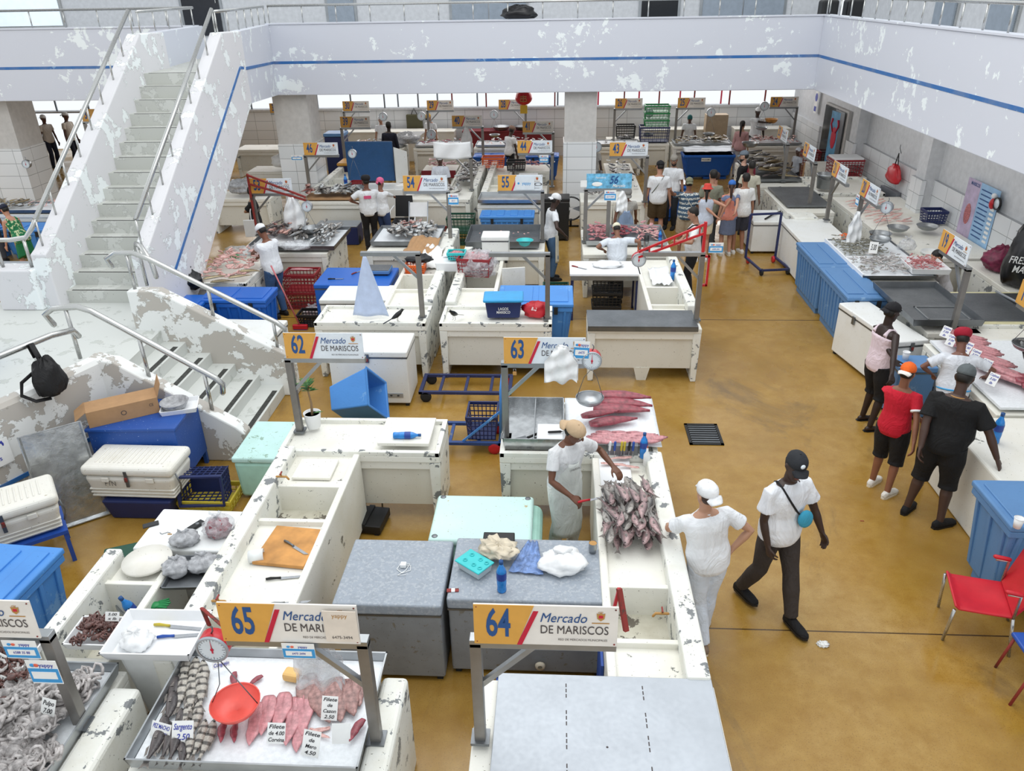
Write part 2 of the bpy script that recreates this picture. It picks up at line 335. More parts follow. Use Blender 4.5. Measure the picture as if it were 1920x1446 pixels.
# upper floor slabs (soffit at 3.1, walking level 4.0) and the parapets around the opening
sbox('ceiling', (-20, 8.25, 19.6, 28.25, 3.12, 4.0), M['slab'])
sbox('ceiling', (6.1, 8.25, 2, 19.6, 3.12, 4.0), M['slab'])
def parapet(name, x0, x1, y0, y1, z0=3.08, z1=4.62):
    o = MB().box(x0, x1, y0, y1, z0, z1).build(name, M['parapet'], bev=.015)
    MB().box(x0-.02, x1+.02, y0-.02, y1+.02, z1, z1+.03).build('capping', M['parapet'], o)
    s = MB()
    if x1-x0 > y1-y0: s.box(x0, x1, y0-.004, y0, 3.775, 3.835)
    else: s.box(x0-.004, x0, y0, y1, 3.775, 3.835)
    s.build('blue_band', M['stripe'], o); return struct(o)
parapet('wall_balcony_back', -6.75, 6.1, 19.4, 19.6)
parapet('wall_balcony_left', -20, -8.2, 18.8, 19.0)
parapet('wall_balcony_right', 5.9, 6.1, 2, 19.4)
sbox('ceiling', (-20, -8.2, 19.0, 19.6, 3.12, 4.0), M['slab'])
# columns: painted above, tiled below
for x0, x1, y0, y1 in ((.17, .94, 19.62, 20.4), (-6.95, -6.1, 19.62, 20.5), (-14.9, -13.4, 19.2, 20.2)):
    sbox('column', (x0, x1, y0, y1, 1.9, 3.12), M['wallshade']); sbox('column', (x0-.02, x1+.02, y0-.02, y1+.02, 0, 1.9), M['tile'])
# rear windows: an open strip with uprights, daylight outside
for i in range(24):
    x = -19 + i*1.18
    sbox('window_%d' % (i+1), (x, x+.045, 28.05, 28.1, 1.6, 3.12), M['rust'] if i > 12 else M['steeld'])
sbox('trim_5', (-20, 8, 27.95, 28.28, 1.58, 1.64), M['wall'])
sbox('trim_6', (-20, 8, 28.05, 28.09, 2.35, 2.375), M['steeld'])
# ---- upper storey wall, doors and windows
sbox('wall_upper_back', (-20, 9, 28, 28.2, 4.0, 7.2), M['wall'])
sbox('wall_upper_right', (9.3, 9.5, 2, 28.2, 4.0, 7.2), M['wall'])
sbox('ceiling', (8.25, 9.5, 2, 28.2, 3.9, 4.0), M['slab'])
def updoor(n, x0, x1, m, z1=6.1, leaves=1):
    o = MB().box(x0-.07, x1+.07, 27.96, 28, 4, z1+.07).build('door_%d' % n, M['steel']); struct(o)
    w = (x1-x0)/leaves
    for k in range(leaves): MB().box(x0+w*k+.02, x0+w*(k+1)-.02, 27.93, 27.96, 4.02, z1).build('door_leaf', m, o, bev=.006)
    MB().bar((x1-.1, 27.9, 5), (x1-.1, 27.9, 5.15), .025).build('door_handle', M['chrome'], o)
updoor(1, -7.6, -6.7, M['frost']); updoor(2, -3.5, -1.05, M['frost'], leaves=2); updoor(3, 2.65, 3.85, M['screen']); updoor(4, 4.6, 7.2, M['frost'], leaves=2)
updoor(5, -12.5, -11.2, M['glassd'])
o = struct(MB().box(-19.5, -16.6, 27.94, 28, 4.3, 6.4).build('window_30', M['chrome'])); MB().box(-19.4, -16.7, 27.92, 27.94, 4.4, 6.3).build('pane', flat('glowing_window_glass', '#dfeaf2', .1, em=.5), o)  # pane glows weakly in place of daylight behind it
for i, (y0, y1) in enumerate(((9.6, 11.6), (15.5, 17))):
    o = struct(MB().box(9.24, 9.3, y0, y1, 4.75, 6.2).build('window_3%d' % (i+1), M['chrome']))
    MB().box(9.22, 9.24, y0+.08, y1-.08, 4.85, 6.1).build('pane', flat('glowing_window_glass', '#dfeaf2', .1, em=.5) if i == 0 else M['glassd'], o)  # first pane has the same weak glow standing in for daylight
for y0, m in ((17.8, 'frost'), (20.5, 'frost')):
    o = struct(MB().box(9.24, 9.3, y0, y0+1.2, 4, 6.1).build('door_6', M['chrome'])); MB().box(9.2, 9.24, y0+.07, y0+1.13, 4.02, 6.05).build('door_leaf', M[m], o)
# ---- balcony railings
def railing(name, pts, zb, h, label, spacing=.8, r=.028, ends=True, ref=None):
    """handrail through pts (x, y, z of its base line) with uprights"""
    t = thing(name, label, 'railing')
    MB().tube([V(p)+V((0,0,h)) for p in pts], r, 10).build('handrail', M['chrome'], t)
    L = [0]
    for a, b in zip(pts, pts[1:]): L.append(L[-1]+(V(b)-V(a)).length)
    n = max(1, round(L[-1]/spacing))
    for i in range(n+1):
        d = L[-1]*i/n if ends else L[-1]*(i+.5)/(n+1)
        for j in range(len(pts)-1):
            if L[j]-1e-6 <= d <= L[j+1]+1e-6:
                p = V(pts[j]).lerp(V(pts[j+1]), (d-L[j])/max(L[j+1]-L[j], 1e-6)); break
        MB().tube([p, p+V((0,0,h-.01))], .015, 8).build('baluster', M['chrome'], t)
    return t
railing('balcony_railing', [(-6.7,19.5,4.65),(5.98,19.5,4.65)], 0, .36, 'long steel tube railing on top of the rear balcony wall')
railing('balcony_railing', [(6.0,19.4,4.65),(6.0,4,4.65)], 0, .36, 'steel railing along the right hand balcony wall', .7)
railing('balcony_railing', [(-16,18.9,4.65),(-8.2,18.9,4.65),(-7.85,15.6,4.65)], 0, .36, 'steel railing on the balcony wall left of the staircase head')
# ================================================================ staircase
SX0, SX1 = -7.6, -6.28
st = MB()
for i in range(15):
    y = 10.95+.278*i; z = 1.225+.1985*i
    st.box(SX0, SX1, y, y+.31 if i < 14 else 16, z-.2, z)
o = struct(st.build('stair_flight', M['tread'])); 
nz = MB()
for i in range(15):
    y = 10.95+.278*i; z = 1.225+.1985*i; nz.box(SX0+.1, SX1-.05, y+.02, y+.05, z, z+.004)
nz.build('nosing_strips', M['nosing'], o)
# carriage underside, hidden between the stringers
def prismX(x0, x1, prof):
    n = len(prof); m = MB(); vs = [(x0, y, z) for y, z in prof]+[(x1, y, z) for y, z in prof]
    return m.add(vs, [tuple(range(n)), tuple(range(n, 2*n))[::-1]]+[(i, (i+1) % n, n+(i+1) % n, n+i) for i in range(n)])
TOP = lambda y: 1.93+(y-10.85)*.6585
prof = [(10.72, .95), (10.72, 1.88), (10.85, 1.93), (15.0, TOP(15.0)), (15.95, 4.64), (15.95, 3.36), (12.2, .80), (11.6, .5)]
o = struct(prismX(-6.28, -6.06, prof).build('stair_stringer', M['stringer'], bev=.02))
MB().bar((-6.055, 11.5, 1.38), (-6.055, 15.6, 4.02), .008, .055).build('blue_band', M['stripe'], o)
MB().bar((-6.055, 15.6, 4.02), (-6.07, 15.95, 3.98), .008, .05).build('blue_band', M['stripe'], o)
o = struct(prismX(-7.82, -7.58, prof).build('stair_stringer', M['stringer'], bev=.02))
q = [(-6.06, 15.9), (-6.7, 19.45), (-6.9, 19.45), (-6.28, 15.9)]
o = struct(MB().add([(*q[0], 3.34), (*q[1], 3.09), (*q[2], 3.09), (*q[3], 3.34), (*q[0], 4.64), (*q[1], 4.62), (*q[2], 4.62), (*q[3], 4.64)],
   [(0,3,2,1),(4,5,6,7),(0,1,5,4),(1,2,6,5),(2,3,7,6),(3,0,4,7)]).build('wall_stair_head', M['parapet']))
MB().bar((-6.055, 15.9, 3.98), (-6.695, 19.42, 3.81), .008, .055).build('blue_band', M['stripe'], o)
q = [(-7.6, 15.2), (-8.05, 18.9), (-8.3, 18.9), (-7.82, 15.2)]
struct(MB().prism(q, 3.4, 4.64).build('wall_stair_head', M['parapet']))
struct(MB().prism([(-7.7, 15.3), (-6.2, 15.3), (-6.8, 19.7), (-8.3, 19.7)], 3.5, 4.0).build('stair_bridge', M['tread']))
railing('stair_railing', [(-7.7, 10.9, 1.96), (-7.7, 15.0, 4.64)], 0, .4, 'sloping steel handrail on the left side wall of the main stairs', .62, .035)
railing('stair_railing', [(-6.17, 10.9, 1.96), (-6.17, 15.0, 4.64)], 0, .4, 'sloping steel handrail on the right side wall of the main stairs', .62, .035)
railing('stair_railing', [(-6.17, 15.1, 4.64), (-6.3, 16.4, 4.64), (-6.8, 19.5, 4.64)], 0, .36, 'short steel railing turning from the stairs onto the balcony', .7)
# landing, left pedestal, lower flight
LZ = 1.03
lp = [(-12, 2.5), (-7.4, 2.5), (-6.35, 6.1), (-5.55, 8.2), (-5.62, 9.95), (-5.95, 10.95), (-8.6, 10.95), (-12, 10.95)]
struct(MB().prism(lp, LZ-.22, LZ).build('stair_landing', M['lowtread']))
struct(MB().box(-8.45, -7.8, 10.62, 11.0, LZ, 1.66).build('landing_pedestal', M['stringer'], bev=.02))
st = MB(); nz = MB()
for k in range(5):
    z = .857-.171*k; xn = -5.29+.33*k
    st.box(xn-.36, xn, 8.3, 9.9, 0 if k > 2 else z-.4, z); nz.box(xn-.1, xn-.03, 8.5, 9.7, z, z+.004)
o = struct(st.build('lower_flight', M['lowtread'], bev=.008)); nz.build('nosing_strips', M['nosing'], o)
def prismY(y0, y1, prof):
    n = len(prof); vs = [(x, y0, z) for x, z in prof]+[(x, y1, z) for x, z in prof]
    return MB().add(vs, [tuple(range(n)), tuple(range(n, 2*n))[::-1]]+[(i, (i+1) % n, n+(i+1) % n, n+i) for i in range(n)])
struct(prismY(9.88, 10.08, [(-5.98, .9), (-5.98, 1.62), (-5.55, 1.62), (-3.78, .62), (-3.78, 0), (-4.15, 0), (-5.5, .8)]).build('lower_stringer', M['stringlow'], bev=.02))
struct(prismY(8.1, 8.3, [(-5.62, .35), (-5.62, 1.42), (-5.3, 1.38), (-3.95, .5), (-3.85, .4), (-3.85, 0), (-4.4, 0), (-4.9, .35)]).build('lower_stringer', M['stringlow'], bev=.02))
# low wall beside the landing, flowing into the near stringer
wl = [(-5.5, 8.3), (-5.66, 7.9), (-5.95, 7.15), (-6.35, 6.3), (-7.1, 4.6)]
vs = []; 
for i, (x, y) in enumerate(wl):
    d = V((wl[min(i+1, 4)][0]-wl[max(i-1, 0)][0], wl[min(i+1, 4)][1]-wl[max(i-1, 0)][1], 0)).normalized(); nn = V((-d.y, d.x, 0))*.1
    vs.append((V((x, y, 0))-nn, V((x, y, 0))+nn))
rings = [[a+V((0,0,.3)), a+V((0,0,1.36)), a.lerp(b,.15)+V((0,0,1.41)), b.lerp(a,.15)+V((0,0,1.41)), b+V((0,0,1.36)), b+V((0,0,.3))] for a, b in vs]
o = struct(MB().secs(rings, smooth=False).build('landing_wall', M['stringlow']))
m = MB()
out = [b if b.x > a.x else a for a, b in vs]
for a, b in zip(out, out[1:]): m.bar(a+V((.006,0,.52)), b+V((.006,0,.52)), .01, .05)
m.build('blue_band', M['stripe'], o)
struct(MB().box(-8.7, -6.9, 8.3, 10.5, 0, .8).build('wall_under_landing', M['wallshade'])); struct(MB().box(-7.6, -6.95, 5.2, 6.4, 0, .8).build('wall_under_landing', M['wallshade']))
def curve_rail(label, pts, posts, r=.036):
    t = thing('handrail', label, 'handrail'); MB().tube(pts, r, 12, rnd=True).build('tube', M['chrome'], t)
    for a, b in posts: MB().tube([a, b], .024, 10).build('upright', M['chrome'], t)
    return t
y = 8.2
curve_rail('near steel handrail of the short lower flight, beside the blue freezer', [(-5.95,y,1.82),(-6.02,y,1.95),(-5.9,y,2.03),(-5.6,y,2.05),(-5.45,y,2.0),(-4.12,y,1.13),(-4.05,y,1.05),(-4.07,y,.93)],
   [((-5.75,y,1.38),(-5.75,y,2.03)),((-4.95,y,1.12),(-4.95,y,1.68)),((-4.25,y,.68),(-4.25,y,1.22))])
y = 9.98
curve_rail('far steel handrail of the short lower flight, ending near sign 62', [(-6.15,y,1.95),(-6.2,y,2.06),(-6.05,y,2.14),(-5.8,y,2.14),(-5.6,y,2.06),(-3.95,y,1.12),(-3.85,y,1.03),(-3.86,y,.9)],
   [((-5.9,y,1.62),(-5.9,y,2.14)),((-4.85,y,1.2),(-4.85,y,1.64)),((-4.0,y,.72),(-4.0,y,1.15))])
curve_rail('steel rail on the landing wall that the black backpack hangs from', [(-5.62,8.1,1.72),(-5.6,8.0,1.84),(-5.7,7.75,1.88),(-5.95,7.15,1.88),(-6.35,6.3,1.88),(-7.1,4.6,1.88)],
   [((-5.8,7.55,1.4),(-5.8,7.55,1.86)),((-6.25,6.5,1.4),(-6.25,6.5,1.86)),((-6.8,5.3,1.4),(-6.8,5.3,1.86))])
curve_rail('short level steel rail on the pedestal at the foot of the main stairs', [(-8.6,10.85,2.06),(-8.1,10.8,2.08),(-7.85,10.8,2.12),(-7.75,10.85,2.25),(-7.7,10.95,2.38)], [((-8.35,10.8,1.66),(-8.35,10.8,2.06)),((-7.9,10.8,1.66),(-7.9,10.8,2.1))])
curve_rail('curved steel rail end where the lower flight meets the right stair wall', [(-6.1,10.6,1.95),(-6.05,10.55,2.1),(-5.9,10.4,2.1),(-5.75,10.3,1.9),(-5.7,10.25,1.7)], [((-5.98,10.45,1.5),(-5.98,10.45,2.08)),((-6.12,10.75,1.4),(-6.12,10.75,1.98))])
tag(MB().box(-7.75, -7.42, 8.55, 8.9, 1.03, 3.0).build('square_post', M['postblue'], bev=.02), 'blue painted square post standing on the landing at the left edge', 'post')
# drain grate set in the floor
t = thing('floor_drain', 'black iron drain grate set into the wet aisle floor', 'drain', (1.97, 8.92, 0))
m = MB(); m.box(-.22,.22,-.27,-.23,0,.012); m.box(-.22,.22,.23,.27,0,.012); m.box(-.22,-.18,-.27,.27,0,.012); m.box(.18,.22,-.27,.27,0,.012); m.build('frame', M['grille'], t)
MB().box(-.19,.19,-.24,.24,.0005,.003).build('pit', flat('pit_shade_black', '#050505', .9), t)  # flat black sheet, paints the darkness of the hole below the bars
m = MB()
for i in range(8): m.box(-.19,.19,-.215+i*.057,-.19+i*.057,.002,.012)
m.build('bars', M['steeld'], t)
# ================================================================ lettering
FC = {}
def text_mesh(s, bold=0, shear=0, sp=1.0):
    k = (s, bold, shear, sp)
    if k not in FC:
        cu = bpy.data.curves.new('lettering', 'FONT'); cu.body = s; cu.size = 1; cu.align_x = 'CENTER'; cu.align_y = 'CENTER'; cu.extrude = .004; cu.offset = bold; cu.shear = shear; cu.space_character = sp; cu.resolution_u = 3; cu.space_line = .9
        o = bpy.data.objects.new('t', cu); C.objects.link(o); bpy.context.view_layer.update()
        me = bpy.data.meshes.new_from_object(o.evaluated_get(bpy.context.evaluated_depsgraph_get())); bpy.data.objects.remove(o); FC[k] = me
    return FC[k]
def txt(s, m, parent, loc, size=.1, xs=1.0, bold=0, shear=0, rot=(pi/2,0,0), name='lettering', sp=1.0, width=None):
    """lettering standing in the local xz plane and facing -y"""
    me = text_mesh(s, bold, shear, sp).copy(); me.materials.clear(); me.materials.append(m)
    o = bpy.data.objects.new(name, me); C.objects.link(o); o.parent = parent; o.location = loc; o.rotation_euler = rot
    if width:
        w = max(v.co.x for v in me.vertices)-min(v.co.x for v in me.vertices); xs = width/(w*size)
    o.scale = (size*xs, size, size*.3); return o
def crest(parent, loc, s, rot=(pi/2,0,0)):
    m = MB(); m.prism([(-.5,.55),(-.42,-.25),(0,-.6),(.42,-.25),(.5,.55),(.25,.42),(0,.6),(-.25,.42)], 0, .02)
    for i in range(6): m.cbox((-.3+.2*(i % 3)+.1*(i//3), .62+.1*(i//3), .01), .08, .1, .02)
    o = m.build('crest', M['gold'], parent); o.location = loc; o.rotation_euler = rot; o.scale = (s, s, s)
    r = MB(); r.cbox((0,.05,.03), .5, .4, .02); r = r.build('shield', M['signr'], o)
    return o
def sticker(parent, loc, w, h, kind='yappy', num=None, rot=0):
    """payment sticker hanging on a sign: board, wave dots, the name and a hand-written number"""
    b = MB().cbox((0,0,0), w, .004, h).build('payment_sticker', M['paper'], parent); b.location = loc; b.rotation_euler = (0, rot, 0)
    for dx, mm in ((-.3, 'ybl'), (-.18, 'yor')): MB().ball((dx*w, -.004, h*.3), h*.09, .004, h*.07).build('wave_dot', M[mm], b)
    txt('yappy', M['inkb'], b, (w*.14, -.004, h*.3), h*.22, .95, .01)
    q = MB(); q.cbox((0,-.003,-.14*h), w*.98, .003, h*.6); q.build('blue_panel', M['ybl'], b); q = MB(); q.cbox((0,-.006,-.12*h), w*.8, .003, h*.3); q.build('number_field', M['paper'], b)
    if num: txt(num, M['inkb'], b, (0,-.009,-.12*h), h*.2, .8, .01, .2)
    return b
def sign(num, x, y, side, label, rz=0, zb=1.83, base=.9, w=.84, h=.29, pale=False, beam=True, board=True, cover=0, post_h=None, word2='DE MARISCOS', detail=True, redx=.42):
    """stall sign: post on one side, beam, brace and the board on the beam. side: -1 post left, 1 post right"""
    t = thing('stall_sign', label, 'sign', (x, y, 0), rz, 'numbered stall signs on steel posts' if num else 'bare steel sign frames')
    W = M['signw2'] if pale else M['signw']; s = side
    MB().box(-.035, .035, -.035, .035, base, zb-.03).build('post', M['post'], t, bev=.003)
    x1 = 0 if s > 0 else w; x0 = x1-w
    if beam: MB().box(x0-.035 if s < 0 else x0, x1+.035 if s > 0 else x1, -.035, .035, zb-.06, zb-.0).build('beam', M['steel'], t, bev=.003)
    MB().bar((0, 0, zb-.42), (-s*.36, 0, zb-.05), .035).build('brace', M['steel'], t)
    MB().box(-.06, .06, -.06, .06, base-.01, base+.012).build('foot_plate', M['steeld'], t)
    if not board: return t
    b = MB().box(0, w, -.012, .0, 0, h).build('board', W, t, bev=.002); b.location = (x0-.0, -.04, zb); b.rotation_euler = (rad(-3), 0, 0)
    f = -.014; n = MB(); n.prism([(0,0),(w*.30,0),(w*redx,h),(0,h)], 0, .003); n = n.build('number_panel', M['signy'], b); n.location = (0, f+.001, 0); n.rotation_euler = (pi/2, 0, 0)
    r = MB(); r.prism([(w*.30,0),(w*.335,0),(w*.45,h*.86),(w*.415,h*.86)], 0, .004); r = r.build('red_stripe', M['signr'], b); r.location = (0, f+.001, 0); r.rotation_euler = (pi/2, 0, 0)
    txt(num, M['signb'], b, (w*.17, f-.004, h*.52), h*.98, .52, .02, 0, name='number')
    if detail:
        txt('Mercado', M['signb'], b, (w*.62, f-.002, h*.70), h*.33, .8, 0, .3, name='upper_word')
        txt(word2, M['ink'], b, (w*.70, f-.002, h*.40), h*.3, .8, 0, 0, width=w*.47, name='lower_words')
        txt('RED DE MERCADOS MUNICIPALES', M['ink'], b, (w*.76, f-.002, h*.16), h*.075, .9, 0, 0, width=w*.34, name='small_words')
        crest(b, (w*.88, f-.002, h*.76), h*.17)
        MB().cbox((w*.88, f-.001, h*.6), w*.12, .002, h*.02).build('crest_caption', M['gold'], b)
    k = MB()
    for px in (.02, .98):
        for pz in (.06, .94): k.ball((w*px, f, h*pz), .006, .004, .006, 6, 4)
    k.build('screws', M['rust'], b)
    return t
# ================================================================ concrete market furniture
def bench(x0, x1, y0, y1, label, z=.88, rim=.05, top='cnt', panel=True, foot=True, group=None, lw=.12, back=False):
    t = thing('stall_counter', label, 'counter', ((x0+x1)/2, (y0+y1)/2, 0), 0, group); X, Y = (x1-x0)/2, (y1-y0)/2
    MB().box(-X, X, -Y, Y, z-.1, z-.02).build('tabletop', M[top], t, bev=.01)
    if rim:
        m = MB(); r = .055; m.box(-X,X,-Y,-Y+r,z-.03,z+rim-.02); m.box(-X,X,Y-r,Y,z-.03,z+rim-.02); m.box(-X,-X+r,-Y,Y,z-.03,z+rim-.021); m.box(X-r,X,-Y,Y,z-.03,z+rim-.021)
        m.build('raised_rim', M['cntw'], t, bev=.008)
    for s in (-1, 1): MB().box(-X if s < 0 else X-lw, -X+lw if s < 0 else X, -Y+.004, Y-.004, 0, z-.1, tx=.02).build('side_panel', M['cntw'], t, bev=.012)
    if panel:
        m = MB(); m.box(-X+lw-.01, X-lw+.01, -Y+.06, -Y+.1, .2, z-.1)
        if foot: m.box(-.12, .12, -Y+.05, -Y+.1, 0, .21, tx=.05)
        m.build('front_panel', M['cntv'], t)
        MB().box(-X+lw-.01, X-lw+.01, -Y+.02, -Y+.09, z-.2, z-.1).build('apron_beam', M['cnt'], t, bev=.01)
    if back: MB().box(-X+lw-.01, X-lw+.01, Y-.1, Y-.06, .1, z-.1).build('back_panel', M['cntv'], t)
    return t
def siderun(x0, x1, y0, y1, outer, cells, label, z=.88, oh=.97, ow=.16, group=None):
    """long side unit: tall outer wall, inner kerb, cells = (from y, to y, floor level)"""
    t = thing('side_counter', label, 'counter', ((x0+x1)/2, (y0+y1)/2, 0), 0, group); X, Y = (x1-x0)/2, (y1-y0)/2; cy = (y0+y1)/2
    s = outer
    MB().box(*((X-ow, X) if s > 0 else (-X, -X+ow)), -Y, Y, 0, oh).build('outer_wall', M['cntw'], t, bev=.02)
    MB().box(*((-X, -X+.07) if s > 0 else (X-.07, X)), -Y, Y, .05, z).build('inner_wall', M['cnt'], t, bev=.015)
    a, b = (-X+.06, X-ow+.01) if s > 0 else (-X+ow-.01, X-.06)
    for k, (c0, c1, zf) in enumerate(cells):
        MB().box(a, b, c0-cy, c1-cy, zf-.08, zf).build('basin_floor', M['basin' if zf < .75 else 'cnt'], t)
        if zf < .75:
            [MB().box(a, b, q, q+.05, zf-.08, z-.005).build('basin_wall', M['cnt'], t, bev=.008) for q in (c0-cy-.05, c1-cy)]
    return t
def solid_block(x0, x1, y0, y1, z, label, bev=.04, m='cntw', name='concrete_plinth', cat='plinth'):
    return tag(MB().box(-(x1-x0)/2, (x1-x0)/2, -(y1-y0)/2, (y1-y0)/2, 0, z).build(name, M[m], None, ((x0+x1)/2, (y0+y1)/2, 0), bev=bev, seg=3), label, cat)
def tray(w, d, h, loc, label, rz=0, mat='steel', fl=.02, floor=None, name='steel_tray', cat='tray', group=None, tilt=(0,0), thick=.012):
    m = MB(); X, Y = w/2, d/2
    m.box(-X+fl, X-fl, -Y+fl, Y-fl, 0, thick)
    for sx in (-1, 1):
        m.add([(sx*(X-fl),-Y+fl,0),(sx*(X-fl),Y-fl,0),(sx*X,Y,h),(sx*X,-Y,h),(sx*(X-fl-.012),-Y+fl,.006),(sx*(X-fl-.012),Y-fl,.006),(sx*(X-.012),Y,h),(sx*(X-.012),-Y,h)],[(0,1,2,3),(5,4,7,6),(3,2,6,7),(0,3,7,4),(1,5,6,2)])
        m.add([(-X+fl,sx*(Y-fl),0),(X-fl,sx*(Y-fl),0),(X,sx*Y,h),(-X,sx*Y,h),(-X+fl,sx*(Y-fl-.012),.006),(X-fl,sx*(Y-fl-.012),.006),(X,sx*(Y-.012),h),(-X,sx*(Y-.012),h)],[(0,1,2,3),(5,4,7,6),(3,2,6,7),(0,3,7,4),(1,5,6,2)])
    t = tag(m.build(name, M[mat], None, loc, rz), label, cat, group)
    if floor: MB().box(-X+fl+.01, X-fl-.01, -Y+fl+.01, Y-fl-.01, thick, thick+.02).build('ice_bed' if floor == 'ice' else 'liner', M[floor], t)
    t.rotation_euler = (tilt[0], tilt[1], rz); return t
def freezer(w, d, h, loc, label, rz=0, body='frz', lid='frz', latch=True, vent=True, group=None, lidh=.09, open_=False, name='chest_freezer', cat='freezer', plug=False):
    t = thing(name, label, cat, loc, rz, group); X, Y = w/2, d/2
    MB().box(-X+.01, X-.01, -Y+.01, Y-.01, .05, h-lidh).build('cabinet', M[body], t, bev=.015)
    MB().box(-X, X, -Y, Y, h-lidh+.008, h).build('lid', M[lid], t, bev=.02, seg=3)
    MB().box(-X+.005, X-.005, -Y+.004, Y-.005, h-lidh-.008, h-lidh+.01).build('gasket', M['steeld'], t)
    if latch: 
        l = MB().cbox((0,-Y-.008,h-lidh), .05, .02, .13).build('latch', M['steeld'], t, bev=.004); MB().cbox((0,-Y-.02,h-lidh-.02), .025, .02, .04).build('padlock', M['rust'], l)
    if vent:
        v = MB().cbox((X*.62,-Y+.008,.18), .22, .012, .07).build('control_panel', M['steelw'], t, bev=.004)
        for k in (-.06, .04): MB().ball((X*.62+k,-Y,.18), .018, .01, .012).build('dial_knob', M['black'], v)
    m = MB()
    for sx in (-1,1):
        for sy in (-1,1): m.cbox((sx*(X-.06), sy*(Y-.06), .025), .05, .05, .05)
    m.build('feet', M['rubber'], t); return t
def bulk_bin(w, d, h, loc, label, rz=0, mat='bblue', lid=True, ribs=7, group=None, lidmat=None, taper=.05, name='insulated_bin', lidribs=True):
    t = thing(name, label, 'bin', loc, rz, group); X, Y = w/2, d/2; tp = taper
    b = MB(); b.box(-X+.03, X-.03, -Y+.03, Y-.03, .1, h-.08, tx=tp, ty=tp); b.build('tub', M[mat], t, bev=.03, seg=3)
    m = MB()
    for i in range(ribs):
        u = -X+.12+(w-.24)*i/(ribs-1)
        for sy in (-1, 1): m.bar((u*.92, sy*(Y-.03-tp), .14), (u, sy*(Y-.025), h-.14), .045, .03)
    for i in range(max(3, int(ribs*d/w))):
        n = max(3, int(ribs*d/w)); u = -Y+.12+(d-.24)*i/(n-1)
        for sx in (-1, 1): m.bar((sx*(X-.03-tp), u*.92, .14), (sx*(X-.025), u, h-.14), .03, .045)
    m.build('ribs', M[mat], t, bev=.008)
    MB().box(-X+.005, X-.005, -Y+.005, Y-.005, h-.15, h-.08).build('collar', M[mat], t, bev=.012)
    m = MB()
    m.box(-X+.1+tp, X-.1-tp, -Y+.1+tp, Y-.1-tp, .06, .12)
    for sx in (-1, 0, 1): m.cbox((sx*(X-.16-tp), 0, .05), .2, d-.2-2*tp, .11)
    m.build('pallet_feet', M[mat], t, bev=.01)
    if lid:
        l = MB().box(-X-.01, X+.01, -Y-.01, Y+.01, h-.075, h-.01).build('lid', M[lidmat or mat], t, bev=.02, seg=3)
        m = MB()
        if lidribs:
            for i in range(4): u = -X+.14+(w-.28)*i/3; m.cbox((u, 0, h-.005), w*.14, d*.82, .025)
        else: m.cbox((-X*.48,0,h-.005), w*.4, d*.8, .02); m.cbox((X*.48,0,h-.005), w*.4, d*.8, .02)
        m.build('lid_panels', M[lidmat or mat], l, bev=.01)
        for sx in (-1, 1):
            MB().cbox((sx*X*.55, -Y-.012, h-.12), .06, .03, .12).build('latch_strap', M['rubber'], t)
    return t
def cooler(w, d, h, loc, label, rz=0):
    t = thing('ice_chest', label, 'cooler', loc, rz); X, Y = w/2, d/2
    MB().box(-X, X, -Y, Y, 0, h*.68, tx=.05, ty=.05).build('tub', M['cooler'], t, bev=.05, seg=4)
    m = MB()
    for k in range(3): m.box(-X+.03-k*.004, X-.03+k*.004, -Y+.028-k*.004, Y-.028+k*.004, .04+k*.045, .06+k*.045)
    m.build('skirt_ribs', M['cooler'], t, bev=.008)
    l = MB().box(-X-.012, X+.012, -Y-.012, Y+.012, h*.70, h*.97).build('lid', M['cooler'], t, bev=.05, seg=4)
    m = MB()
    for i in range(15): u = -X+.13+(w-.26)*i/14; m.cbox((u, 0, h*.975), .018, d*.62, .02)
    m.build('lid_ridges', M['cooler'], l, bev=.006)
    for s in (-1, 1): MB().cbox((s*X*.5, -Y-.004, h*.62), .09, .02, .06).build('moulded_catch', M['cooler'], t, bev=.008)
    a = MB().cbox((0, -Y-.012, h*.66), .035, .015, .2).build('metal_hasp', M['steeld'], t); MB().cbox((0, -Y-.024, h*.66), .03, .02, .05).build('padlock', M['rust'], a)
    MB().tube([(X+.01,-Y+.08,h*.72),(X+.03,-Y+.1,h*.4),(X,-Y+.12,h*.12)], .01, 6).build('chain', M['steeld'], t)
    return t
def crate(w, d, h, loc, label, rz=0, mat='navy', nx=7, ny=5, nz=4, group=None, rot=None, name='plastic_crate', bar=.012, lid=False):
    t = thing(name, label, 'crate', loc, rz, group); X, Y = w/2, d/2; tp = .02
    m = MB(); m.box(-X+tp, X-tp, -Y+tp, Y-tp, 0, .012)
    m.build('base', M[mat], t)
    def side(ax, s, n):
        m = MB()
        for i in range(n+1):
            u = -1+2*i/n
            if ax == 'x': m.bar((u*(X-tp), s*(Y-tp), 0), (u*X, s*Y, h-.03), bar, bar*.7)
            else: m.bar((s*(X-tp), u*(Y-tp), 0), (s*X, u*Y, h-.03), bar*.7, bar)
        for j in range(1, nz+1):
            k = j/(nz+1); q = tp*(1-k); z = h*k
            if ax == 'x': m.box(-X+q, X-q, s*(Y-q)-bar*.35, s*(Y-q)+bar*.35, z-bar*.6, z+bar*.6)
            else: m.box(s*(X-q)-bar*.35, s*(X-q)+bar*.35, -Y+q, Y-q, z-bar*.6, z+bar*.6)
        m.build('lattice_wall', M[mat], t)
    side('x', -1, nx); side('x', 1, nx); side('y', -1, ny); side('y', 1, ny)
    m = MB()
    for s in (-1, 1): m.box(-X-.008, X+.008, s*Y-.012, s*Y+.012, h-.045, h); m.box(s*X-.012, s*X+.012, -Y-.008, Y+.008, h-.045, h)
    m.build('rim', M[mat], t, bev=.004)
    if rot: t.rotation_euler = rot
    return t
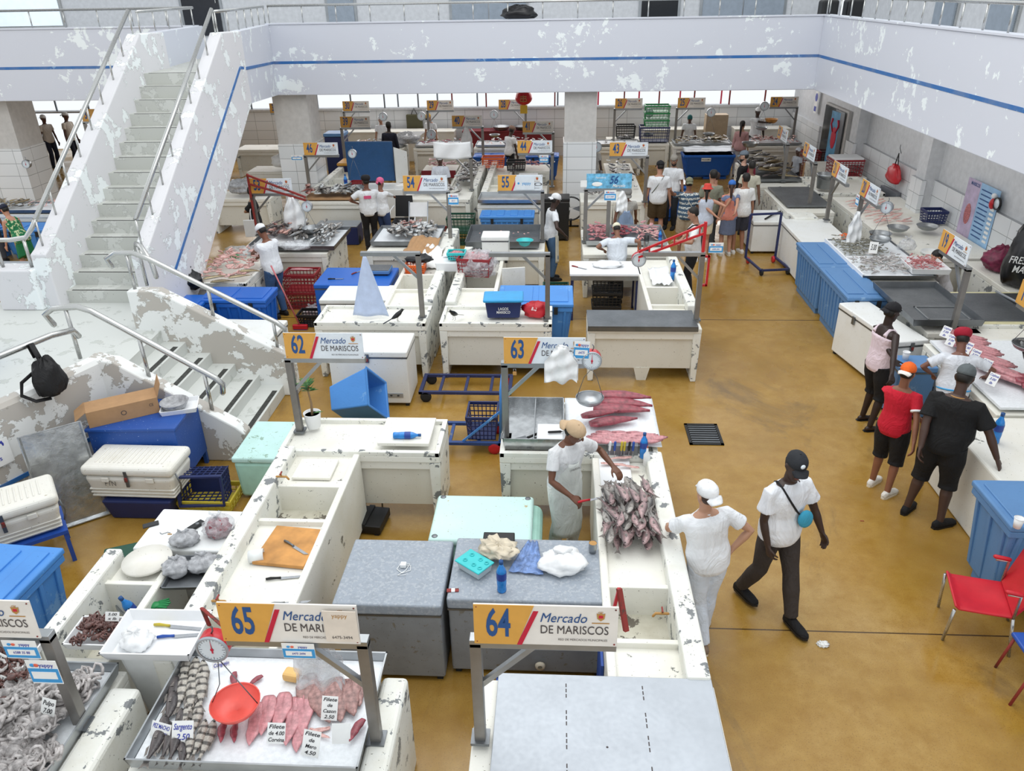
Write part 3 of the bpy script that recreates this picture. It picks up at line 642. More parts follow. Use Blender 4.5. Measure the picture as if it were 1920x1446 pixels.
def scale(loc, label, rz=0, cold='steel', bowl='steel', drop=.62, bowl_r=.17, wire=True, dial_r=.1, bowl_off=(0,0), sq=1.0, group='round hanging market scales', tilt=0):
    """hanging scale, loc = hook point"""
    t = thing('hanging_scale', label, 'scale', loc, rz, group); R = dial_r
    MB().tube([(0,0,0),(.015,0,-.02),(.012,0,-.05),(0,0,-.07)], .006, 6).build('hook', M['steeld'], t)
    A = Matrix.Translation((0,0,-.07-R)) @ Matrix.Rotation(pi/2, 4, 'X')
    MB().lathe([(.02,-.05),(R,-.05),(R,.03),(R*.97,.035)], 28, M=A, caps=True).build('housing', M[cold], t)
    MB().lathe([(R*.86,.036),(R*1.02,.03),(R*1.04,.04),(R*.98,.05),(R*.88,.045)], 28, M=A).build('bezel', M['steelw'], t)
    d = MB().lathe([(.001,.0385),(R*.9,.0385)], 28, M=A, caps=False).build('dial', M['dial'], t)
    m = MB()
    for k in range(24):
        a = 2*pi*k/24; r0 = R*(.72 if k % 6 else .62); m.bar(A @ V((r0*cos(a), r0*sin(a), .0395)), A @ V((R*.82*cos(a), R*.82*sin(a), .0395)), .0028, .001)
    m.build('tick_marks', M['inkk'], d)
    m = MB(); m.add([A @ V(p) for p in ((-.006,-R*.3,.042),(.006,-R*.3,.042),(.001,R*.72,.042),(-.001,R*.72,.042))], [(0,1,2,3)]); m.ball(A @ V((0,0,.042)), .012, .004, .012); m.build('pointer', M['signr'], d)
    if wire:
        zb = -.07-2*R-drop; ox, oy = bowl_off; m = MB()
        top = V((0,0,-.08-2*R)); m.tube([(0,0,-.06-2*R),(0,0,-.1-2*R)], .005, 6)
        for s in (-1, 1): m.tube([top, V((ox+s*bowl_r*.45,oy,zb+drop*.62)), V((ox+s*bowl_r*.96,oy,zb+.05))], .0035, 6)
        m.build('bail_wire', M['steeld'], t)
        MB().lathe([(bowl_r*.98,.055),(bowl_r*1.02,.06),(bowl_r,.05),(bowl_r*.86,.01),(bowl_r*.55,-.02),(.002,-.024)], 28, (ox,oy,zb), sx=1, sy=sq).build('weighing_pan', M[bowl], t, solid=.004)
    return t
def bowl(r, h, loc, label, mat='steel', name='mixing_bowl', cat='bowl', group=None, rot=None):
    o = MB().lathe([(.002,.004),(r*.6,.0),(r*.85,h*.35),(r,h*.95),(r*1.04,h),(r*.99,h*.97),(r*.83,h*.37),(r*.58,.012),(.002,.014)], 24).build(name, M[mat], None, loc)
    if rot: o.rotation_euler = rot
    return tag(o, label, cat, group)
def bucket(r, h, loc, label, mat='white', full=None):
    t = thing('bucket', label, 'bucket', loc)
    MB().lathe([(.002,0),(r*.86,0),(r,h*.85),(r*1.05,h*.86),(r*1.05,h),(r*.98,h),(r*.84,.01),(.002,.01)], 24).build('pail', M[mat], t)
    MB().tube([(-r,0,h*.9),(-r*.9,-r*.6,h*.75),(0,-r*1.12,h*.62),(r*.9,-r*.6,h*.75),(r,0,h*.9)], .004, 6).build('handle', M['steeld'], t)
    return t
def bottle(loc, label, s=1.0, rot=None, group='blue plastic bottles'):
    t = thing('plastic_bottle', label, 'bottle', loc, 0, group)
    MB().lathe([(.002,0),(.036,0),(.04,.015),(.037,.05),(.041,.09),(.041,.2),(.036,.225),(.018,.265),(.015,.29),(.002,.29)], 18).build('body', M['bottle'], t)
    MB().lathe([(.0415,.13),(.0425,.135),(.0425,.195),(.0415,.2)], 18).build('label', M['bottlel'], t); MB().lathe([(.002,.285),(.018,.285),(.018,.315),(.002,.318)], 12).build('cap', M['signb'], t)
    t.scale = (s,)*3
    if rot: t.rotation_euler = rot
    return t
def knife(loc, rz, label, mat='red', L=.22, tilt=0, group=None):
    t = thing('kitchen_knife', label, 'knife', loc, rz, group)
    MB().add([(0,-.016,0),(L*.85,-.014,0),(L,.012,0),(0,.014,0),(0,-.016,.003),(L*.85,-.014,.003),(L,.012,.003),(0,.014,.004)], [(0,3,2,1),(4,5,6,7),(0,1,5,4),(1,2,6,5),(2,3,7,6),(3,0,4,7)]).build('blade', M['knife'], t)
    MB().tube([(-.12,-.004,.008),(-.08,0,.01),(-.03,0,.008),(.005,0,.006)], [.012,.014,.011,.012], 8, flat=.8).build('handle', M[mat], t)
    t.rotation_euler = (0, tilt, rz); return t
def card(loc, w, h, lines, label, rz=0, tilt=rad(40), mat='inkk', pick=False, sizes=None):
    """hand-written price card leaning back"""
    t = thing('price_card', label, 'price card', loc, rz, 'hand-written price cards'); t.rotation_euler = (-(pi/2-tilt) if tilt < 1.5 else 0, 0, rz)
    MB().box(-w/2, w/2, 0, .003, 0, h).build('card', M['paper'], t)
    n = len(lines)
    for i, l in enumerate(lines):
        if l: txt(l, M[mat], t, (0, -.002, h*(1-(i+.6)/(n+.2))), h/(n+.2)*(.85 if not sizes else sizes[i]), .8, .015, .25, width=min(w*.86, w*.16*len(l)), name='handwriting')
    if pick: MB().tube([(0,.004,-.06),(0,.004,.02)], .004, 6).build('pick', M['white'], t)
    return t
def blob_mesh(name, mats, r=(.15,.12,.08), seed=0, amp=.35, n=26, k=16, flatb=True, knot=False, fr=3.2, pleat=.1):
    m = MB(); rings = []
    for i in range(k+1):
        th = pi*i/k; ring = []
        for j in range(n):
            ph = 2*pi*j/n; d = V((sin(th)*cos(ph), sin(th)*sin(ph), -cos(th)))
            a = 1+amp*noise.noise(d*fr*.6+V((seed*7.3,0,0)))+amp*.45*noise.noise(d*fr*2+V((0,seed*3.1,0)))+pleat*sin(ph*9+seed)*max(0, -cos(th))**2
            p = V((d.x*r[0]*a, d.y*r[1]*a, d.z*r[2]*a))
            if flatb and p.z < -r[2]*.6: p.z = -r[2]*.6
            ring.append(p+V((0,0,r[2]*.6)))
        rings.append(ring)
    m.secs(rings)
    if knot:
        zt = r[2]*1.55
        for s in (-1, 1): m.tube([(0,0,zt*.95),(s*r[0]*.08,0,zt*1.1),(s*r[0]*.3,r[1]*.1*s,zt*1.3),(s*r[0]*.42,r[1]*.1,zt*1.28)], [r[0]*.12,r[0]*.05,r[0]*.13,r[0]*.04], 8, flat=.5)
    return m
def bag(loc, r, label, mat='bagw', seed=1, knot=True, amp=.3, name='plastic_bag', cat='bag', rz=0, inner=None, group=None, rot=None):
    o = blob_mesh(name, None, r, seed, amp, knot=knot).build(name, M[mat], None, loc, rz)
    if inner: blob_mesh('contents', None, tuple(x*.82 for x in r), seed+5, amp, knot=False, fr=5).build('contents', M[inner], o, (0,0,.004))
    if rot: o.rotation_euler = rot
    return tag(o, label, cat, group)
def hung_bags(loc, w, h, label, mat='bagw', rz=0, n=3, name='hanging_bags', cat='bags'):
    """sheaf of carrier bags hung from a hook"""
    def fn(u, v):
        s = .25+.75*min(1, v*2.2); x = (u-.5)*w*s; y = .02*sin(u*14+v*3)*(.4+v)+.015*sin(v*17+u*5); return (x, y, -v*h+(.02*sin(u*9) if v > .95 else 0))
    m = MB().sheet(18, 18, fn); m.sheet(18, 18, lambda u, v: tuple(V(fn(u, v))+V((.01, .035, .01))))
    o = m.build(name, M[mat], None, loc, rz, solid=.004); return tag(o, label, cat)
def drape(pts, mat, name, label, cat, amp=.02, nx=16, ny=10, parent=None, fr=6):
    """cloth or sheet stretched between four corners with folds"""
    a, b, c, d = [V(p) for p in pts]; nn = (b-a).cross(d-a).normalized()
    o = MB().sheet(nx, ny, lambda u, v: a.lerp(b, u).lerp(d.lerp(c, u), v)+nn*(amp*noise.noise(V((u*fr, v*fr*.6, hash(name) % 7*0+len(label)))))).build(name, M[mat] if isinstance(mat, str) else mat, parent, solid=.004)
    return tag(o, label, cat) if label else o
# ================================================================ catch of the day
def fish_mesh(name, skinm, L=.3, Wd=.1, T=.045, tail=.07, bend=.0, n=12):
    m = MB(); prof = [(0,.12),(.06,.45),(.16,.78),(.3,1),(.48,.95),(.65,.7),(.8,.38),(.9,.24),(.94,.26)]
    def cl(u): return V((L*(u-.5), bend*sin(pi*u), 0))
    secs = [(cl(u)+V((0,0,T*.5)), (0,1,0), (0,0,1), Wd*.5*w, T*.5*(w**.7)) for u, w in prof]
    m.loft(secs, n, 0)
    e = cl(.94)+V((0,0,T*.5))
    m.add([e+V((-.01,-Wd*.12,0)), e+V((-.01,Wd*.12,0)), e+V((tail,Wd*.42,.004)), e+V((tail*.6,0,0)), e+V((tail,-Wd*.42,.004)), e+V((0,0,.008))], [(0,1,5),(1,2,3,5),(0,5,3,4)], 1)
    for s, a, b, h in ((1,.3,.72,.22),(-1,.55,.78,.2)):
        p0, p1 = cl(a)+V((0,s*Wd*.46,T*.5)), cl(b)+V((0,s*Wd*.30,T*.5)); m.add([p0, p1, p1+V((.02,s*Wd*h*.8,0)), p0.lerp(p1,.3)+V((0,s*Wd*h,0))], [(0,1,2,3)], 1)
    g = cl(.27)+V((0,-Wd*.05,T*.98)); m.add([g, g+V((.045,-.02,.004)), g+V((.05,.008,.006))], [(0,1,2)], 1)
    for s in (0, 1): m.ball(cl(.09)+V((0,Wd*.12,T*.5+(.5-s)*T*.62)), .008*L/.3, .008*L/.3, .004, 8, 5, 2)
    return m.mesh(name, [skinm, M['ffin'], M['feye']])
def fillet_mesh(name, mm, L=.3, Wd=.08, T=.03, ridge=True, seed=0):
    m = MB(); secs = []
    for i in range(13):
        u = i/12; w = (sin(pi*min(1, (u*.9+.1)))**.55)*(1-.45*u) if u < 1 else .05; w = max(w, .06)
        secs.append((V((L*(u-.5), .012*sin(u*5+seed), T*.45)), (0,1,0), (0,0,1), Wd*.62*w*(1+.06*sin(u*19+seed)), T*.5*max(.3, w)))
    m.loft(secs, 10)
    if ridge: m.tube([(L*(u/8-.45), .006, T*.95*(1-.5*u/8)) for u in range(8)], .004, 5)
    return m.mesh(name, [mm])
def octopus_mesh(name, mm, r=.05, arms=8, L=.24, seed=0, curl=5.0):
    rnd = random.Random(seed); m = MB(); m.ball((0,0,r*.6), r*1.0, r*.75, r*.6, 14, 9)
    m.ball((r*1.0,0,r*.5), r*.55, r*.5, r*.4, 10, 6)
    for k in range(arms):
        a = (k+.5)/arms*4.6-2.3+rnd.uniform(-.15,.15); p = V((r*1.1+cos(a)*r*.3, sin(a)*r*.4, r*.3)); pts = [p.copy()]; rr = []
        da = rnd.choice((-1,1))*rnd.uniform(1.5, curl)/6; n = 9
        for i in range(n):
            p = p+V((cos(a), sin(a), 0))*(L/n); p.z = r*.25+.018*sin(i*1.3+k)+(.012 if i % 2 else 0); pts.append(p.copy()); a += da*(1+i*.22)
        m.tube(pts, [r*.29*(1-.07*i) for i in range(n+1)], 7, rnd=True)
    return m.mesh(name, [mm])
def squidpiece(name, mm, seed=0, L=.12, r=.012, fl=.6):
    rnd = random.Random(seed); m = MB(); a = 0; p = V((0,0,r)); pts = [p.copy()]
    for i in range(6): a += rnd.uniform(-.7,.7); p = p+V((cos(a), sin(a), rnd.uniform(-.1,.12)))*(L/6); p.z = max(p.z, r*.7); pts.append(p.copy())
    m.tube(pts, [r*.7,r,r*1.1,r,r*.9,r*.7,r*.3], 7, flat=fl, rnd=True); return m.mesh(name, [mm])
def shrimp_mesh(name, mm, L=.06):
    m = MB(); pts = [V((L*.5*cos(a), L*.42*sin(a), L*.1)) for a in [(-.2+i*.5) for i in range(7)]]
    m.tube(pts, [L*.03,L*.11,L*.12,L*.11,L*.09,L*.06,L*.05], 7, rnd=True); m.tube([pts[0], pts[0]+V((L*.5,-L*.3,.002)), pts[0]+V((L*.9,-L*.1,.002))], L*.012, 3)
    return m.mesh(name, [mm])
def put(name, me, loc, rot, label, cat, group=None, s=1.0, kind=None):
    o = bpy.data.objects.new(name, me); C.objects.link(o); o.location = loc; o.rotation_euler = rot if hasattr(rot, '__len__') else (0, 0, rot)
    o.scale = (s,)*3 if not hasattr(s, '__len__') else s
    return tag(o, label, cat, group, kind)
def pile(name, meshes, rect, z, n, ang, spread, label, cat, group, s=(.85, 1.15), layer=.018, rows=None, seed=1, heap=.03, tilt=.15, frame=None, flip=True):
    """n separate pieces laid over a rectangle (x0, x1, y0, y1 in frame = (x, y, rz)), heaped towards the middle"""
    rnd = random.Random(seed); x0, x1, y0, y1 = rect; asp = max((x1-x0)/max(y1-y0, .01), .05)
    nx = max(1, round(math.sqrt(n*asp))); ny = max(1, math.ceil(n/nx)); k = 0
    cx, cy, rz = frame or (0, 0, 0)
    cells = [(i, j) for j in range(ny) for i in range(nx)]; rnd.shuffle(cells)
    for i, j in cells[:n]:
        u, v = (i+.5+rnd.uniform(-.38,.38))/nx, (j+.5+rnd.uniform(-.38,.38))/ny
        x, y = x0+(x1-x0)*u, y0+(y1-y0)*v; h = heap*(1-(2*u-1)**2)*(1-(2*v-1)**2)
        X, Y = cx+x*cos(rz)-y*sin(rz), cy+x*sin(rz)+y*cos(rz)
        a = ang+rz+rnd.uniform(-spread, spread)+(pi if flip and rnd.random() < .3 else 0)
        put(name, meshes[k % len(meshes)], (X, Y, z+h+layer*rnd.random()*(1+k % 3)), (rnd.uniform(-tilt, tilt), rnd.uniform(-tilt, tilt), a), label, cat, group, rnd.uniform(*s)); k += 1
FM = dict(sil=fish_mesh('silver_fish', M['fsil']), grey=fish_mesh('grey_fish', M['fgrey'], .34, .1), red=fish_mesh('red_fish', M['fred'], .3, .12), dark=fish_mesh('dark_fish', M['fdark'], .32, .09, bend=.02), beige=fish_mesh('beige_fish', M['fbeige'], .5, .13, .06, bend=.05), strp=fish_mesh('striped_fish', M['fstr'], .36, .085, .05, bend=.012), pink=fish_mesh('pink_fish', M['fpink'], .3, .09, bend=-.02), round=fish_mesh('round_fish', M['fsil'], .24, .13, .05),
  fil=fillet_mesh('fillet', M['fil'], .3, .11, .035), filb=fillet_mesh('brown_fillet', M['filb'], .24, .12, .045, seed=2), filr=fillet_mesh('red_fillet', M['filr'], .3, .1, .06, False, 3), filp=fillet_mesh('pale_fillet', M['filp'], .34, .06, .025, seed=1), loin=fillet_mesh('loin', M['filr'], .55, .16, .09, False, 5), strip=fillet_mesh('strip', M['fil'], .45, .1, .05, True, 7),
  octo=[octopus_mesh('octopus_shape', M['octo'], .05, seed=i) for i in range(4)], octod=[octopus_mesh('dark_octopus_shape', M['octod'], .035, 6, .14, seed=i+9) for i in range(3)], bit=[squidpiece('squid_piece', M['octo'], i) for i in range(5)], gut=[squidpiece('offal', M['filp'], i+20, .14, .016) for i in range(4)],
  shr=[shrimp_mesh('shrimp_shape', M['shr'], .065), shrimp_mesh('shrimp_shape', M['shr'], .055)], shrp=[shrimp_mesh('shrimp_shape', M['shrp'], .05)], meat=[fillet_mesh('piece', M['meat'], .13, .06, .04, False, i) for i in range(3)], bone=fillet_mesh('fish_steak', M['filp'], .12, .09, .05, False, 1))
# ================================================================ people
def two_bone(a, b, l1, l2, hint):
    d = b-a; D = min(d.length, (l1+l2)*.999); d = d.normalized(); q = (l1*l1-l2*l2+D*D)/(2*D); h = math.sqrt(max(l1*l1-q*q, 0))
    hv = V(hint); hv = hv-d*hv.dot(d); hv = hv.normalized() if hv.length > 1e-4 else V((0,0,1))
    return a+d*q+hv*h, a+d*D
def person(x, y, rz, h, label, sk='#6b4634', shirt='#eceff2', sleeve=.55, pants='#15161a', plen='long', shoe='#1c1c1e', hat=None, hair='hair', hairlen=0, lean=0, side=0, twist=0, look=(0,0), L=None, R=None, feet=None, sit=None, build=1.0, belly=0, fem=False, vox=.012, z=0, shirt_mesh=None, hem=-.1, beard=False, hands=True, loose=1.0, extras=None, tank=False, barefoot=False, kneehint=(0,1,0), skirt=False, collar=False, cat='person'):
    """a standing, walking or sitting figure; local +y is where it faces. L, R: wrist targets with elbow hints"""
    root = thing('person', label, cat, (x, y, z), rz); K = h/1.765; root.scale = (K, K, K)
    b = build; pz = sit if sit else .95
    U = V((sin(side), sin(lean), cos(lean)*cos(side))).normalized(); X0 = V((1,0,0)); X0 = (X0-U*X0.dot(U)).normalized()
    tw = Matrix.Rotation(twist, 3, U); X1 = tw @ X0; F0 = U.cross(X0); F1 = U.cross(X1)
    Pz = V((0,0,pz)); sp = lambda t: Pz+U*t
    def blend(t): w = min(max(t/.4, 0), 1); v = X0.lerp(X1, w).normalized(); return v, U.cross(v)
    hw = 1.06 if fem else 1.0; sw = .9 if fem else 1.0
    T = [(-.10,.13*hw,.10,0),(-.05,.160*hw,.12,0),(.02,.168*hw,.122+belly*.3,belly*.3),(.1,.154*b+.0,.110+belly,belly),(.2,.150*sw*b+belly*.35,.104+belly*.9,belly*.8),(.30,.158*sw*b,.112+belly*.3,.004+belly*.3),(.38,.178*sw*b,.11,.0),(.44,.178*sw*b,.095,-.004),(.485,.13*sw,.075,-.008),(.52,.07,.062,-.004)]
    def torso(m, t0, t1, g, gz=0):
        s = []
        for t, rx, ry, yo in T:
            if t0-1e-3 <= t <= t1+1e-3: a, f = blend(t); s.append((sp(t)+f*yo, a, f, rx+g, ry+g))
        if s[0][0] != sp(t0): pass
        m.loft(s, 20)
    # head
    yaw, pit = look; Uh = (Matrix.Rotation(-pit, 3, X1) @ U.lerp(V((0,0,1)), .6).normalized()).normalized(); Fh = Matrix.Rotation(yaw, 3, Uh) @ (F1-Uh*F1.dot(Uh)).normalized(); Xh = Fh.cross(Uh)
    N = sp(.52); HC = N+U*.03+Uh*.145
    hd = lambda px, py, pz_: HC+Xh*px+Fh*py+Uh*pz_
    body = MB(); torso(body, -.10, .52, 0)
    body.loft([(N-U*.04, X1, F1, .062, .062), (N+U*.02, Xh, Fh, .054, .056), (HC-Uh*.07-Fh*.008, Xh, Fh, .052, .056), (HC-Uh*.03, Xh, Fh, .05, .055)], 14)
    hp = [(-.118,.022,.024,.045),(-.105,.043,.045,.032),(-.075,.058,.068,.014),(-.035,.068,.083,.004),(.01,.074,.091,0),(.055,.076,.095,-.004),(.09,.066,.083,-.006),(.113,.045,.058,-.006),(.126,.015,.02,-.006)]
    body.loft([(hd(0, yo, zz), Xh, Fh, rx, ry) for zz, rx, ry, yo in hp], 18)
    body.tube([hd(0,.088,.018), hd(0,.104,-.014), hd(0,.108,-.026), hd(0,.092,-.032)], [.009,.013,.017,.012], 8, rnd=True)
    for s in (-1, 1): body.loft([(hd(s*.074,-.008,-.04), Fh, Uh, .008, .01), (hd(s*.082,-.012,-.01), Fh, Xh, .018, .008), (hd(s*.082,-.014,.018), Fh, Xh, .016, .007)], 8)
    # arms
    arms = {}
    for s, spec in ((-1, L), (1, R)):
        sh = N-U*.075+X1*(s*.175*sw*(.5+.5*b))
        if spec is None: wr_t = sh+V((s*.09, .04, -.53)); hint = V((s*.2, -1, 0)); pal = V((-s, .2, 0)); cu = .5; hdv = None
        else:
            wr_t = V(spec[0]); hint = V(spec[1]) if len(spec) > 1 else V((s*.3,-1,-.3)); pal = V(spec[2]) if len(spec) > 2 else V((0,0,-1)); cu = spec[3] if len(spec) > 3 else .7; hdv = V(spec[4]) if len(spec) > 4 else None
        el, wr = two_bone(sh, wr_t, .285, .25, hint); arms[s] = (sh, el, wr)
        bb = .85 if fem else (.9+.25*(b-1)*2)
        body.tube([sh-X1*(s*.05), sh-X1*(s*.002), sh.lerp(el,.35), sh.lerp(el,.8), el, el.lerp(wr,.3), el.lerp(wr,.7), wr], [.042*bb,.050*bb,.048*bb,.041*bb,.038*bb,.041*bb,.032*bb,.026*bb], 12, rnd=True)
        d = (hdv.normalized() if hdv else (wr-el).normalized()); pn = pal-d*pal.dot(d); pn = pn.normalized() if pn.length > .01 else d.orthogonal().normalized(); ac = d.cross(pn)*s
        hh = .92 if fem else 1.05
        body.loft([(wr-d*.015, ac, pn, .026*hh, .02*hh), (wr+d*.02, ac, pn, .034*hh, .017*hh), (wr+d*.06*hh, ac, pn, .041*hh, .016*hh), (wr+d*.092*hh, ac, pn, .038*hh, .014*hh)], 12)
        if hands:
            for q, ln in ((-.03,.062),(-.0105,.076),(.0105,.08),(.03,.07)):
                p = wr+d*.085*hh+ac*(q*hh); pts = [p]; dd = d.copy()
                for k in range(3):
                    dd = (dd*cos(cu*.55)+pn*sin(cu*.55)).normalized(); pp = dd-pn*0; pts.append(pts[-1]+dd*(ln*hh*(.42,.32,.26)[k]))
                    d2 = dd
                body.tube(pts, [.0098*hh,.0092*hh,.0085*hh,.0072*hh], 7, rnd=True)
            tp = wr+d*.028*hh+ac*(.03*hh); td = (ac*.75+d*.75+pn*.25*cu).normalized()
            body.tube([tp, tp+td*.032*hh, tp+td*.032*hh+(td*.6+d*.7+pn*.3*cu).normalized()*.03*hh, tp+td*.032*hh+(td*.3+d*.8+pn*.6*cu).normalized()*.052*hh], [.014*hh,.0115*hh,.0105*hh,.008*hh], 7, rnd=True)
    # legs
    feet = feet or (((-.1,0,.08), 0), ((.1,0,.08), 0)); legs = {}
    for s, (ft, fy) in zip((-1, 1), feet):
        hp_ = Pz+X0*(s*.092)-V((0,0,.03)); kn, an = two_bone(hp_, V(ft), .43, .425, kneehint); legs[s] = (hp_, kn, an, fy)
        body.tube([hp_, hp_.lerp(kn,.3), hp_.lerp(kn,.75), kn, kn.lerp(an,.3), kn.lerp(an,.7), an], [.085*hw*(.6+.4*b),.08*(.6+.4*b),.06,.053,.055*(.7+.3*b),.042,.036], 14, rnd=True)
        fd = V((sin(-fy), cos(fy), 0)); fx = V((cos(fy), sin(fy), 0)); hl = V((an.x, an.y, max(an.z-.08, 0)))
        body.loft([(hl-fd*.06+V((0,0,.03)), fx, V((0,0,1)), .022, .026), (hl-fd*.03+V((0,0,.04)), fx, V((0,0,1)), .032, .036), (hl+fd*.05+V((0,0,.035)), fx, V((0,0,1)), .036, .034), (hl+fd*.13+V((0,0,.022)), fx, V((0,0,1)), .043, .021), (hl+fd*.19+V((0,0,.016)), fx, V((0,0,1)), .03, .014)], 12)
    bo = body.build('body', skin(sk), root, remesh=vox)
    # face marks
    if abs(rz) > .01 or look != (0,0):
        for s in (-1, 1):
            e = MB().ball(hd(s*.029,.083,.012), .0115, .008, .008, 10, 6).build('eye', M['white'], bo); MB().ball(hd(s*.029,.0905,.012), .005, .003, .005, 8, 5).build('iris', M['screen'], bo)
            MB().tube([hd(s*.014,.094,.03), hd(s*.03,.093,.034), hd(s*.045,.085,.029)], [.003,.004,.002], 6).build('eyebrow', M[hair or 'hair'], bo)
        MB().tube([hd(-.022,.083,-.062), hd(0,.092,-.06), hd(.022,.083,-.062)], [.003,.007,.003], 8, rnd=True).build('mouth', flat('lip', '#7a4238', .5), bo)
    if beard: MB().loft([(hd(0,.05,-.122), Xh, Fh, .02, .025), (hd(0,.036,-.108), Xh, Fh, .047, .05), (hd(0,.02,-.08), Xh, Fh, .061, .071), (hd(0,.012,-.055), Xh, Fh, .064, .074)], 14).build('beard', M['hair'], root)
    # clothing
    g = .012*loose
    if shirt:
        sm = shirt_mesh or fabric('shirt_cloth', shirt)
        m = MB(); s = []
        for t, rx, ry, yo in T[:-1]:
            if t < hem-.001: continue
            a, f = blend(t); k = 1.0 if t < .45 else .6; fl = (.012*loose if t < .15 else 0)
            s.append((sp(t)+f*yo, a, f, rx+g*k+fl, ry+g*k+fl))
        if tank: s = s[:-2]
        s += [(sp(.497), *blend(.5), .1*sw, .074), (sp(.515)+U*.004, *blend(.5), .07, .068)] if not tank else [(sp(.455), *blend(.5), .12, .07)]
        m.loft(s, 22)
        if tank:
            for q in (-1, 1): m.tube([sp(.40)+X1*(q*.10)+F1*.09, sp(.48)+X1*(q*.095)+F1*.03, sp(.49)+X1*(q*.095)-F1*.03, sp(.42)+X1*(q*.10)-F1*.095], [.03,.024,.024,.03], 8)
        elif sleeve:
            for q in (-1, 1):
                sh, el, wr = arms[q]
                if sleeve <= 1: pts = [sh-X1*(q*.06), sh-X1*(q*.004), sh.lerp(el, .3), sh.lerp(el, sleeve)]; rr = [.062,.067,.064*(.7+.3*b),.064*loose**.5*(.7+.3*b)]
                else: pts = [sh-X1*(q*.06), sh-X1*(q*.004), sh.lerp(el,.5), el, el.lerp(wr,.5), el.lerp(wr,min(sleeve-1,.95))]; rr = [.062,.067,.058,.052,.046,.04]
                m.tube(pts, rr, 14)
        so = m.build('shirt', sm, root, remesh=max(vox, .009))
        if collar: MB().tube([sp(.50)+X1*(.072*cos(a))+F1*(.062*sin(a))-F1*.004 for a in [2*pi*i/14 for i in range(15)]], .009, 6, flat=1.6).build('collar', sm if collar is True else M[collar], so)
    if pants:
        m = MB(); s = []; pm = fabric('trouser_cloth', pants) if not pants.startswith('@') else M[pants[1:]]
        for t, rx, ry, yo in [(-.10,.14*hw,.112,0)]+T[1:4]:
            a, f = blend(t); s.append((sp(t)+f*yo, a, f, rx+.009, ry+.009))
        m.loft(s, 20)
        lo = {'long': 1.9, 'knee': 1.12, 'short': .62, 'mid': .92}[plen]; wd = {'long': 1.0, 'knee': 1.2, 'short': 1.12, 'mid': 1.2}[plen]
        if skirt: m.loft([(Pz+V((0,0,-.02)), X0, F0, .17, .13), (Pz+V((0,0,-.2)), X0, F0, .185, .15), (Pz+V((0,0,-.42)), X0, F0, .2, .165)], 20)
        else:
            for q in (-1, 1):
                hp_, kn, an, fy = legs[q]; B = .6+.4*b
                if lo > 1: pts = [hp_+V((0,0,.02)), hp_.lerp(kn,.35), hp_.lerp(kn,.8), kn, kn.lerp(an,.15 if lo < 1.5 else .35)]+([kn.lerp(an,.7), kn.lerp(an,.97)] if lo > 1.5 else []); rr = [.1*hw*B*wd**.5,.094*B*wd,.078*wd,.074*wd,.077*wd]+([.066,.062] if lo > 1.5 else [])
                else: pts = [hp_+V((0,0,.02)), hp_.lerp(kn,.35), hp_.lerp(kn,lo)]; rr = [.1*hw*B,.098*B*wd,.092*B*wd]
                m.tube(pts, rr, 16)
        m.build('trousers' if plen == 'long' else 'shorts', pm, root, remesh=max(vox, .009))
    if shoe:
        for q in (-1, 1):
            hp_, kn, an, fy = legs[q]; fd = V((sin(-fy), cos(fy), 0)); fx = V((cos(fy), sin(fy), 0)); hl = V((an.x, an.y, max(an.z-.08, 0))); Z = V((0,0,1))
            so = MB().loft([(hl-fd*.075+Z*.04, fx, Z, .025, .03), (hl-fd*.06+Z*.045, fx, Z, .036, .042), (hl-fd*.0+Z*.055, fx, Z, .042, .055), (hl+fd*.06+Z*.045, fx, Z, .045, .045), (hl+fd*.14+Z*.034, fx, Z, .05, .032), (hl+fd*.2+Z*.028, fx, Z, .04, .024), (hl+fd*.22+Z*.024, fx, Z, .02, .014)], 14).build('shoe', fabric('shoe_upper', shoe), root)
            MB().loft([(hl-fd*.08+Z*.008, fx, fd, .001, .001), (hl-fd*.08+Z*.001, fx, fd, .01, .01)], 8) if 0 else None
            sl = MB(); sl.prism([(hl+fd*a+fx*c).xy for a, c in ((-.08,-.02),(-.08,.02),(-.04,.04),(.06,.046),(.14,.054),(.21,.035),(.235,0),(.21,-.035),(.14,-.054),(.06,-.046),(-.04,-.04))], hl.z, hl.z+.022)
            sl.build('sole', M['black'] if shoe in ('#1c1c1e', '#111114') else M['cream'], so)
    if barefoot:
        for q in (-1, 1):
            hp_, kn, an, fy = legs[q]; fd = V((sin(-fy), cos(fy), 0)); fx = V((cos(fy), sin(fy), 0)); hl = V((an.x, an.y, 0))
            m = MB(); m.prism([(hl+fd*a+fx*c).xy for a, c in ((-.08,-.02),(-.08,.02),(-.04,.042),(.06,.046),(.14,.056),(.21,.035),(.24,0),(.21,-.035),(.14,-.056),(.06,-.046),(-.04,-.042))], -.004, .012)
            m.tube([hl+fd*.06-fx*.05+V((0,0,.01)), hl+fd*.13+V((0,0,.06)), hl+fd*.06+fx*.05+V((0,0,.01))], .008, 6); m.build('flip_flop', M['screen'], root)
    # hair
    if hair:
        hm = M[hair]; m = MB(); m.loft([(hd(0,-.022-.01*(zz < .03),zz), Xh, Fh, rx, ry) for zz, rx, ry in (((-.045,.058,.06),(-.02,.07,.074),(.02,.078,.084),(.04,.07,.08),(.05,.05,.06)) if hat else ((-.045,.058,.06),(-.02,.07,.074),(.02,.08,.086),(.06,.083,.097),(.095,.073,.09),(.122,.05,.062),(.134,.015,.02)))], 18)
        if hairlen: m.tube([hd(0,-.09,.03), hd(0,-.115,-.05), hd(0,-.12,-.05-hairlen*.5), hd(0,-.12,-.05-hairlen)], [.03,.036,.03,.012], 10, rnd=True)
        m.build('hair', hm, root)
